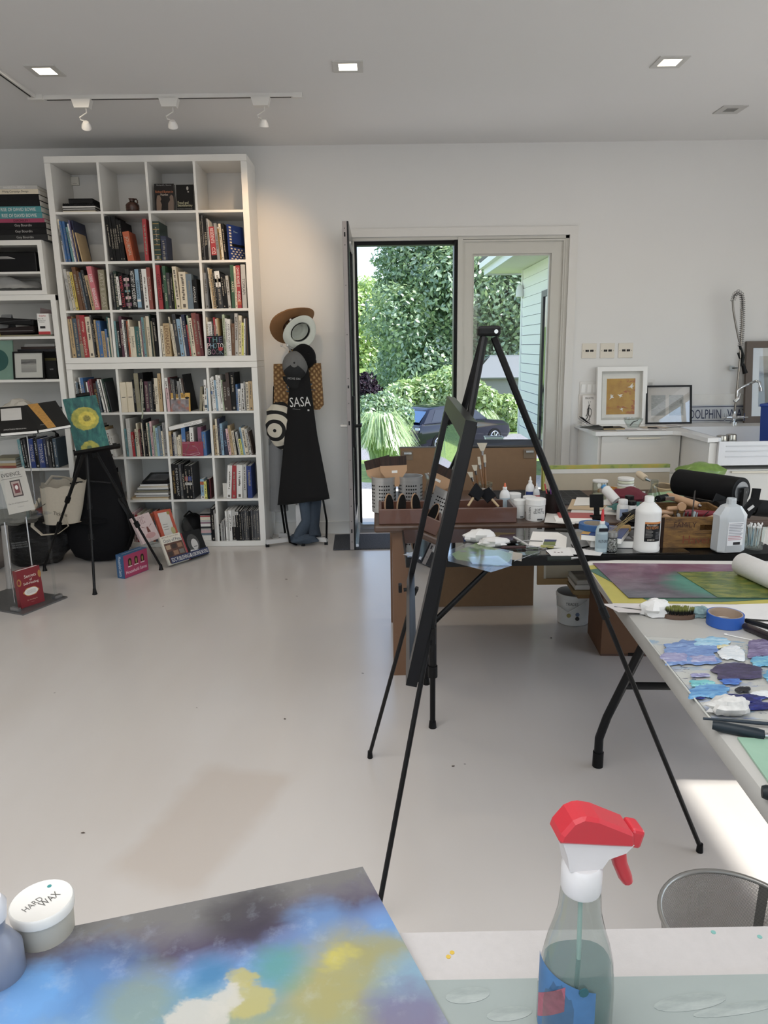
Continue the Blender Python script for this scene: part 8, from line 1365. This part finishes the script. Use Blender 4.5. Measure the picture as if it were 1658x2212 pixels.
smear((1488, 1408), 62, 24, PERI, 1, .1); smear((1455, 1420), 30, 10, LILAC, 21, .1, .0028); smear((1535, 1386), 36, 9, ('#5aa0c9', '#9cc9de', '#dfe9ea'), 2, 0, .0026); smear((1580, 1410), 26, 14, WHT, 3, 0, .0026); smear((1520, 1424), 30, 7, LILAC, 4, .1, .003); smear((1560, 1396), 12, 4, ('#c9b04a', '#d9d0a0', '#e9e6d8'), 5); smear((1640, 1400), 26, 18, ('#4b3f63', '#776a92', '#a8a0bf'), 6); smear((1592, 1449), 56, 17, DARKP, 7, .12, .0022, sharp=.25); smear((1648, 1428), 26, 11, CYAN, 8, 0, .003); smear((1512, 1459), 22, 4, LILAC, 9, .1); smear((1516, 1477), 26, 7, ('#3f9aa8', '#6fc2c4', '#a9dcd6'), 10, 0, .0028); smear((1530, 1492), 42, 15, ('#2f6fb0', '#5a9acb', '#8fc4e0'), 11, .05, .003); smear((1578, 1472), 22, 6, ('#1d3a92', '#3f6fc0', '#5d8ed4'), 12); smear((1610, 1510), 44, 10, ULTRA, 13, .1, .003); smear((1640, 1526), 34, 8, ULTRA, 14, .1, .003); smear((1604, 1490), 16, 6, ('#08080f', '#12131f', '#2a2c44'), 15); smear((1648, 1500), 30, 7, WHT, 16); smear((1512, 1508), 10, 2, ULTRA, 17); smear((1690, 1460), 40, 14, CYAN, 18); smear((1588, 1505), 20, 4, WHT, 19)
brush('slim dark brush lying along the front of the blue palette', G(1518, 1552, .010), G(1760, 1572, .010), .0042, M('#22303b', .4), STEEL, M('#222628', .7)); rod('paint_scraper', 'thick dark blue-grey tool handle at the front of the palette', G(1538, 1566, .012), G(1650, 1588, .012), .012, M('#1f2930', .35, var=.3), tip=(.06, -.012, 0))
t, c0 = sheetq('green_glass', 'green stained glass sheet at the near end of the grey table', 'glass sheet', [(1592, 1592), (1740, 1600), (1900, 1760), (1668, 1700)], GT, M('#8fb59c', .15, var=.15, sc=9), .005, .006)
rod('dark_handle', 'dark round tool handle at the right edge near the table corner', G(1645, 1710, .012), G(1720, 1722, .012), .014, M('#1d2326', .4), tip=(.05, 0, 0))
# ================================================================ display easel with the framed picture
H_ = at(1055, 706, y=2.2); fL, fR, fN = at(799, 1637, z=0), at(1510, 1840, z=0), at(815, 1990, z=0)
t = T('display_easel', 'tall thin black metal display easel holding the framed picture', 'easel', (H_.x, H_.y, 0)); o = Vector((H_.x, H_.y, 0))
def eleg(top, foot, r):
    top, foot = Vector(top), Vector(foot); d = foot - top; l_ = MB().tube([top, top + d * .52], r, 8).part('leg', BLKMET, t, 40); MB().tube([top + d * .5, foot + Vector((0, 0, .02))], r * .72, 8).part('lower_section', BLKMET, l_, 40); MB().tube([top + d * .505, top + d * .525], r * 1.2, 8).part('collar', BLACK, l_, 40); MB().tube([foot + Vector((0, 0, .001)), foot + Vector((0, 0, .03))], [.011, .009], 10).part('rubber_foot', BLACK, l_, 40); return l_
hz = H_.z - .03; eleg((-.014, .012, hz), fL - o, .0105); eleg((-.014, -.012, hz), fN - o, .0105); eleg((.016, 0, hz), fR - o, .0105)
MB().box((0, 0, H_.z - .012), (.066, .05, .03), bev=.008).part('head', BLACK, t); 
for y in (-.015, .015): MB().cyl((.018, -.027, H_.z - .014), (.018, -.0285, H_.z - .014), .006, n=10).part('rivet', STEEL, t) if y < 0 else None
zb = .79; sh = Vector((-.018, 0, 0)); FBp, NBp = at(889, 1255, z=zb) + sh, at(892, 1480, z=zb) + sh; FTp = at(982, 848, y=FBp.y + .01) + sh; NTp = at(1012, 914, y=NBp.y + .02) + sh
ex = (NBp - FBp); ez = ((FTp - FBp) + (NTp - NBp)) / 2; m = frame(FBp, ex, ez); w, h = ex.length, ez.length
for s, f in ((0, fL - o), (1, fN - o)):
    tp_ = Vector((-.014, .012 - .024 * s, hz)); k = (hz - .80) / hz; p = tp_.lerp(f, k); pg = MB().tube([p + Vector((.01, 0, -.03)), p + Vector((-.05, 0, -.035))], .007, 8).part('peg', BLACK, t, 40); MB().box(p + Vector((-.062, 0, -.028)), (.012, .024, .03), bev=.003).part('peg_stop', BLACK, pg); MB().tube([p + Vector((0, 0, -.05)), p + Vector((0, 0, .0))], .015, 8).part('peg_clamp', BLACK, pg, 40)
ft_ = T('framed_picture', 'large black metal frame with glass seen from the side on the easel', 'framed picture', m.translation, m.to_euler()); FW, FD = .045, .027; FM = M('#202021', .3, .6, var=.1)
for n_, (x0, y0, x1, y1) in (('frame_bar', (0, 0, w, FW)), ('frame_bar', (0, h - FW, w, h)), ('frame_bar', (0, FW, FW, h - FW)), ('frame_bar', (w - FW, FW, w, h - FW))): MB().bx((x0, y0, -FD), (x1, y1, 0)).part(n_, FM, ft_)
MB().bx((FW, FW, -.022), (w - FW, h - FW, -.017)).part('mat_board', M('#cfcdc9', .8), ft_)
g = NG('grey_photo'); n = g.noise(g.mapping('Object', (2, 2, 1)), 3, 5); g.col(g.ramp(n, [(.3, '#3c3b3a'), (.6, '#6f6d6a'), (.8, '#8f8d89')])); g.set(.4); MB().bx((w * .2, h * .36, -.017), (w * .8, h * .86, -.0165)).part('photo', g.m, ft_)
MB().bx((FW, FW, -.012), (w - FW, h - FW, -.009)).part('pane', pane_mat('picture_glass', (.97, .97, .97), 3.0), ft_); MB().bx((.01, .01, -FD - .003), (w - .01, h - .01, -FD)).part('backing', BLACK, ft_)
# ================================================================ foreground table
FT = .75
t = T('front_table', 'white textured table in the foreground', 'table', (0, 0, 0)); ya = at(1200, 2009, z=FT).y
MB().bx((-1.15, ya - .75, FT - .04), (.66, ya, FT)).part('tabletop', M('#b5b0ad', .6, var=.06, sc=70, bump=.12), t)
for x in (-1.05, .58):
    for y in (ya - .70, ya - .12): MB().bx((x, y, 0), (x + .05, y + .05, FT - .04)).part('leg', M('#b9b7b3', .4), t)
for (px_, py_, c_) in ((968, 2067, '#c9a51f'), (976, 2058, '#c9a51f'), (1540, 2014, '#6fa8a0'), (1640, 2024, '#6fa8a0')): p = at(px_, py_, z=FT); MB().cyl((p.x, p.y, FT), (p.x, p.y, FT + .0006), .0035, n=10).part('paint_drop', M(c_, .5), t)
yg = at(930, 2118, z=FT + .006).y; MB().bx((0, 0, 0), (.62, .42, .006)).thing('glass_sheet', M('#929b97', .12, var=.12, sc=5), 'greenish glass sheet with grey smears on the foreground table', 'glass sheet', (.02, yg - .42, FT + .0006))
g = NG('grey_smear'); n = g.noise(g.mapping('Object', (2, 9, 1)), 5, 5, .7); g.col(g.ramp(n, [(.3, '#7d8884'), (.7, '#a3aaa6')])); g.set(.4)
for i, (px_, py_, rx, ry) in enumerate(((1490, 2165, .05, .012), (1590, 2180, .06, .008), (1010, 2150, .03, .012), (1100, 2190, .03, .01))): p = at(px_, py_, z=FT + .0068); MB().prism(oval(0, 0, rx, ry, 18), .0004).thing('paint_smear', g.m, ('wide grey smear right of the spray bottle', 'second grey smear near the right edge', 'pale smear near the painted board', 'pale smear left of the spray bottle')[i] + ' on the glass sheet', 'paint smear', (p.x, p.y, FT + .0068), (0, 0, rad(8)))
# painted board in front
TP, LP, RP = at(783, 1872, z=FT + .012), at(0, 2033, z=FT + .012), at(970, 2214, z=FT + .012); d1, d2 = (LP - TP).normalized(), (RP - TP).normalized(); m = frame(TP, -d1, -d2)
pts = [TP, TP + d1 * .85, TP + d1 * .85 + d2 * .62, TP + d2 * .62]; t = T('abstract_board', 'large abstract painting in grey, blue, purple and yellow in the foreground', 'painting', TP)
g = NG('abstract_paint'); geo = g.mapping('Object'); ang = math.atan2(-d1.y, -d1.x); v = g.mapping('Object', (1, 1, 1), (0, 0, -ang)); sx, sy, sz = g.sep(v); nb = g.noise(g.mapping('Object', (1, 1.6, 1), (0, 0, -ang)), 5, 5, .6, .4); nf = g.noise(v, 26, 5, .65)
s = g.math('ADD', g.math('MULTIPLY', sy, -1), g.math('ADD', g.math('MULTIPLY', g.math('SUBTRACT', nb, .5), .17), g.math('MULTIPLY', g.math('SUBTRACT', nf, .5), .035)))       # distance from the far edge
c = g.ramp(g.math('MULTIPLY', s, 2.4), [(.05, '#6b6967'), (.11, '#625e66'), (.19, '#4a4258'), (.255, '#5f6c92'), (.34, '#5a83b2'), (.44, '#678eb0'), (.52, '#738a84'), (.62, '#8a9170'), (.76, '#808d9f'), (.9, '#857f92')])
def blob(cx, cy, r0, r1, col, amt=.9):
    d = g.new('VectorMath'); d.operation = 'DISTANCE'; g.link(v, d.inputs[0]); d.inputs[1].default_value = (cx, cy, 0); k = g.math('ADD', d.outputs['Value'], g.math('MULTIPLY', g.math('SUBTRACT', nb, .5), .12)); k = g.math('ADD', k, g.math('MULTIPLY', g.math('SUBTRACT', nf, .5), .03)); f = g.math('MULTIPLY', g.ramp(k, [(r0, (1, 1, 1)), (r1, (0, 0, 0))]), amt); return g.mix(f, c, col)
Rz = Matrix.Rotation(-ang, 3, 'Z')
def bp(px_, py_): q = Rz @ (at(px_, py_, z=FT + .012) - TP); return q.x, q.y
for (px_, py_, r0, r1, col, amt) in ((540, 1975, .02, .075, '#28222f', .7), (690, 1990, .02, .06, '#5c83b3', .8), (820, 1985, .01, .05, '#5f8cc4', .6), (180, 2120, .02, .09, '#4577ab', .8), (60, 2150, .02, .07, '#5a97d0', .7), (740, 2085, .02, .085, '#98904c', .85), (845, 2060, .015, .06, '#8f8b58', .8), (680, 2150, .015, .06, '#989052', .8), (600, 2090, .01, .05, '#4b8a80', .8), (430, 2160, .015, .055, '#4f87a6', .8), (450, 2110, .008, .04, '#2f6f9a', .8), (300, 2170, .02, .07, '#7a8a72', .7), (900, 2130, .02, .06, '#6f9ab8', .7), (900, 2200, .02, .07, '#6b5f80', .8), (720, 2070, .004, .022, '#b0a544', .9)): c = blob(*bp(px_, py_), r0, r1, col, amt)
# pale rubbed-out block
for (px_, py_, r0, r1, col) in ((525, 2165, .028, .036, '#a59d5c'), (520, 2120, .014, .02, '#a59d5c'), (440, 2195, .036, .042, '#b3b0a6'), (485, 2160, .026, .032, '#b5b2a8')): c = blob(*bp(px_, py_), r0, r1, col, .92)
c = g.mix(g.math('MULTIPLY', g.ramp(nf, [(.55, (0, 0, 0)), (.8, (1, 1, 1))]), .25), c, '#b9c4cc'); g.col(c); g.set(.42); g.bump(nf, .12, .002)
MB().slab([p - TP for p in (pts if (pts[1] - pts[0]).cross(pts[2] - pts[0]).z > 0 else pts[::-1])], .0004).part('painted_face', g.m, t); q = [p - TP + Vector((0, 0, -.0005)) for p in pts]; MB().slab(q if (q[1] - q[0]).cross(q[2] - q[0]).z > 0 else q[::-1], .005).part('board', M('#4a4a4c', .4), t)
MB().box((0, 0, 0), (.5, .3, .0045)).thing('board_rest', M('#8a8884', .7), 'thin pad under the abstract painting', 'pad', (-.28, ya - .26, FT + .0030), (0, 0, rad(10)))
# tub with handwritten lid and milky bottle at the left
p = at(90, 1948, z=FT + .062); t = T('plastic_tub', 'white tub with a handwritten lid at the lower left', 'tub', (p.x, p.y, FT + .0008), (0, 0, 0)); t.scale = (.82, .82, .70); MB().lathe([(.046, 0), (.048, .004), (.05, .072), (0, .072)], 32).part('body', M('#b9b3a4', .45), t, 40); MB().lathe([(.053, .07), (.0535, .088), (.051, .092), (.047, .0895), (0, .0895)], 36).part('lid', M('#d9d6cf', .45), t, 40)
text('WAX', .035, .016, M('#55534f', .6), t, frame((.012, .004, .0902), (.5, .86, 0), (-.86, .5, 0))); text('HARD', .035, .013, M('#6d6b66', .6), t, frame((-.012, -.008, .0902), (.5, .86, 0), (-.86, .5, 0))); MB().cyl((-.002, .036, .0895), (-.002, .036, .0903), .004, n=8).part('paint_drop', M('#2f8a8a', .5), t)
p = at(2, 1960, z=FT + .1); t = T('spray_jar', 'milky plastic pump jar at the left edge of the foreground', 'bottle', (p.x - .004, p.y - .02, FT + .0008)); MB().lathe([(.03, 0), (.034, .004), (.034, .05), (.02, .075), (.016, .08), (.018, .1), (0, .1)], 26).part('body', M('#8f96ab', .3, tr=.3), t, 50); MB().lathe([(.02, .098), (.022, .12), (.016, .13), (0, .13)], 22).part('cap', M('#d5d5da', .3), t, 40)
# ---- spray bottle with red trigger head
tp_ = at(1265, 1800, y=.76); bx_ = at(1258, 2212, y=.735); t = T('spray_bottle', 'clear spray bottle with red trigger head standing in the foreground', 'spray bottle', (at(1250, 1990, y=.745).x, .745, FT + .0075), (0, 0, rad(6)))
PET = pane_mat('pet_plastic', (.80, .84, .83), 1.6, .06)
def sect(w_, d_, z, e=.65, n=20): return [(w_ * math.copysign(abs(math.cos(2 * PI * i / n)) ** e, math.cos(2 * PI * i / n)), d_ * math.copysign(abs(math.sin(2 * PI * i / n)) ** e, math.sin(2 * PI * i / n)), z) for i in range(n)]
rg = [(.043, .030, 0), (.046, .033, .006), (.046, .033, .06), (.043, .031, .10), (.040, .029, .115), (.037, .028, .128), (.030, .025, .150), (.025, .023, .170), (.0235, .0225, .19), (.0225, .0225, .198), (.015, .015, .200), (.015, .015, .208)]
def loft(rings, name, mat, pr, sm=50, e=.65):
    b = MB(); n = 20
    for r_ in rings: b.v += sect(*r_, e=e)
    b.f = [(i * n + j, i * n + (j + 1) % n, (i + 1) * n + (j + 1) % n, (i + 1) * n + j) for i in range(len(rings) - 1) for j in range(n)] + [tuple(reversed(range(n))), tuple((len(rings) - 1) * n + j for j in range(n))]
    return b.part(name, mat, pr, sm)
loft(rg, 'body', PET, t, e=.8); loft([(r_[0] * .93, r_[1] * .93, max(.004, r_[2])) for r_ in rg[:4]], 'liquid', M('#6f8f8f', .1, alpha=.45), t, e=.8); MB().tube([(0, 0, .01), (.002, 0, .1), (0, 0, .2)], .003, 8).part('dip_tube', M('#a9c2b8', .3), t, 50)
MB().lathe([(.0225, .199), (.024, .203), (.024, .232), (.021, .236), (0, .236)], 24).part('collar', M('#cfcdcd', .35), t, 40)
WHP = M('#cdc9c9', .4); RED = M('#bf1c2c', .32, var=.04)
X = frame((0, 0, .236), (1, 0, 0), (0, 0, 1))
nk = MB().prism([(-.022, 0), (.02, 0), (.028, .012), (.05, .018), (.06, .028), (-.028, .052), (-.034, .042), (-.026, .02)], .030, -.015, X).part('shroud', WHP, t)
hd = MB().prism([(-.040, .040), (-.036, .052), (-.022, .068), (-.008, .073), (.012, .068), (.058, .046), (.060, .026), (.030, .030)], .038, -.019, X).part('trigger_head', RED, t); hd.modifiers.new('bev', 'BEVEL').width = .004
nz = MB().box((.0635, 0, .236 + .034), (.018, .028, .024), (0, rad(16), 0), .004).part('nozzle', RED, t)
for o_ in (nk, hd, nz): o_.scale.x = .93
tr = MB().tube([(.032, 0, .262), (.042, 0, .250), (.046, 0, .232), (.054, 0, .212), (.058, 0, .203)], [.010, .010, .0085, .008, .006], 10, flat=1.1).part('trigger', RED, t, 50)
o = MB().grid(lambda u, v: ((.0465) * math.cos(rad(175 + 110 * u)), .0336 * math.sin(rad(175 + 110 * u)), .01 + (.07 + .035 * (1 - u)) * v), 16, 4).part('label', M('#3d6fa0', .4, var=.3, sc=30), t, 60); MB().grid(lambda u, v: ((.0468) * math.cos(rad(178 + 60 * u)), .034 * math.sin(rad(178 + 60 * u)), .02 + .035 * u + (.035) * v), 10, 2).part('label_lettering_band', M('#a8586a', .5, var=.5, sc=80), t, 60)
MB().cyl((-.004, -.0335, .085), (-.004, -.035, .085), .006, n=10).part('paint_drop', M('#1f5a63', .5), t)
# ---- wire mesh wastebasket on the floor
c_ = Vector((.80, 1.40, 0)); t = T('mesh_wastebasket', 'round silver wire mesh wastebasket on the floor by the grey table', 'wastebasket', c_)
g = NG('wire_mesh'); uv = g.mapping('Object'); sx, sy, sz = g.sep(uv); a_ = g.math('ARCTAN2', sy, sx); k1 = g.math('LESS_THAN', g.math('FRACT', g.math('ADD', g.math('MULTIPLY', a_, 40), g.math('MULTIPLY', sz, 260))), .42); k2 = g.math('LESS_THAN', g.math('FRACT', g.math('SUBTRACT', g.math('MULTIPLY', a_, 40), g.math('MULTIPLY', sz, 260))), .42); g.link(g.math('MAXIMUM', k1, k2), g.b.inputs['Alpha']); g.col(g.mix(g.noise(uv, 30), '#77756f', '#8f8d88')); g.set(.4, .6)
MB().lathe([(.125, .006), (.168, .30)], 48, cap=False).part('mesh_wall', g.m, t, 60); MB().lathe([(0, .004), (.125, .004), (.125, .008), (0, .008)], 40).part('base', M('#6d6b67', .5, .5), t); MB().tube([(.168 * math.cos(k * PI / 24), .168 * math.sin(k * PI / 24), .302) for k in range(49)], .006, 8).part('rim', M('#a5a39e', .35, .6), t, 60); MB().tube([(.126 * math.cos(k * PI / 24), .126 * math.sin(k * PI / 24), .008) for k in range(49)], .005, 8).part('foot_ring', M('#8a8883', .35, .6), t, 60); MB().grid(lambda u, v: ((.126 + .042 * v) * math.cos(rad(40 + 8 * u)), (.126 + .042 * v) * math.sin(rad(40 + 8 * u)), .008 + .292 * v), 3, 1).part('seam', M('#4d4b48', .5, .4), t)
# floor litter
for i, (px_, py_) in enumerate(((179, 1799), (615, 1553), (978, 1655), (1190, 1378))): p = at(px_, py_, z=.002); lump((0, 0, .0015), .004, (1.5, .6, .5), 8, 5, .3, i).thing('floor_crumb', M('#4a3a2e', .8), ('dark crumb on the floor at lower left', 'dark sliver on the floor in the middle', 'tiny crumb on the floor between the easel legs', 'small scrap on the floor under the black table')[i], 'crumb', (p.x, p.y, .001))
bpy.context.view_layer.update()
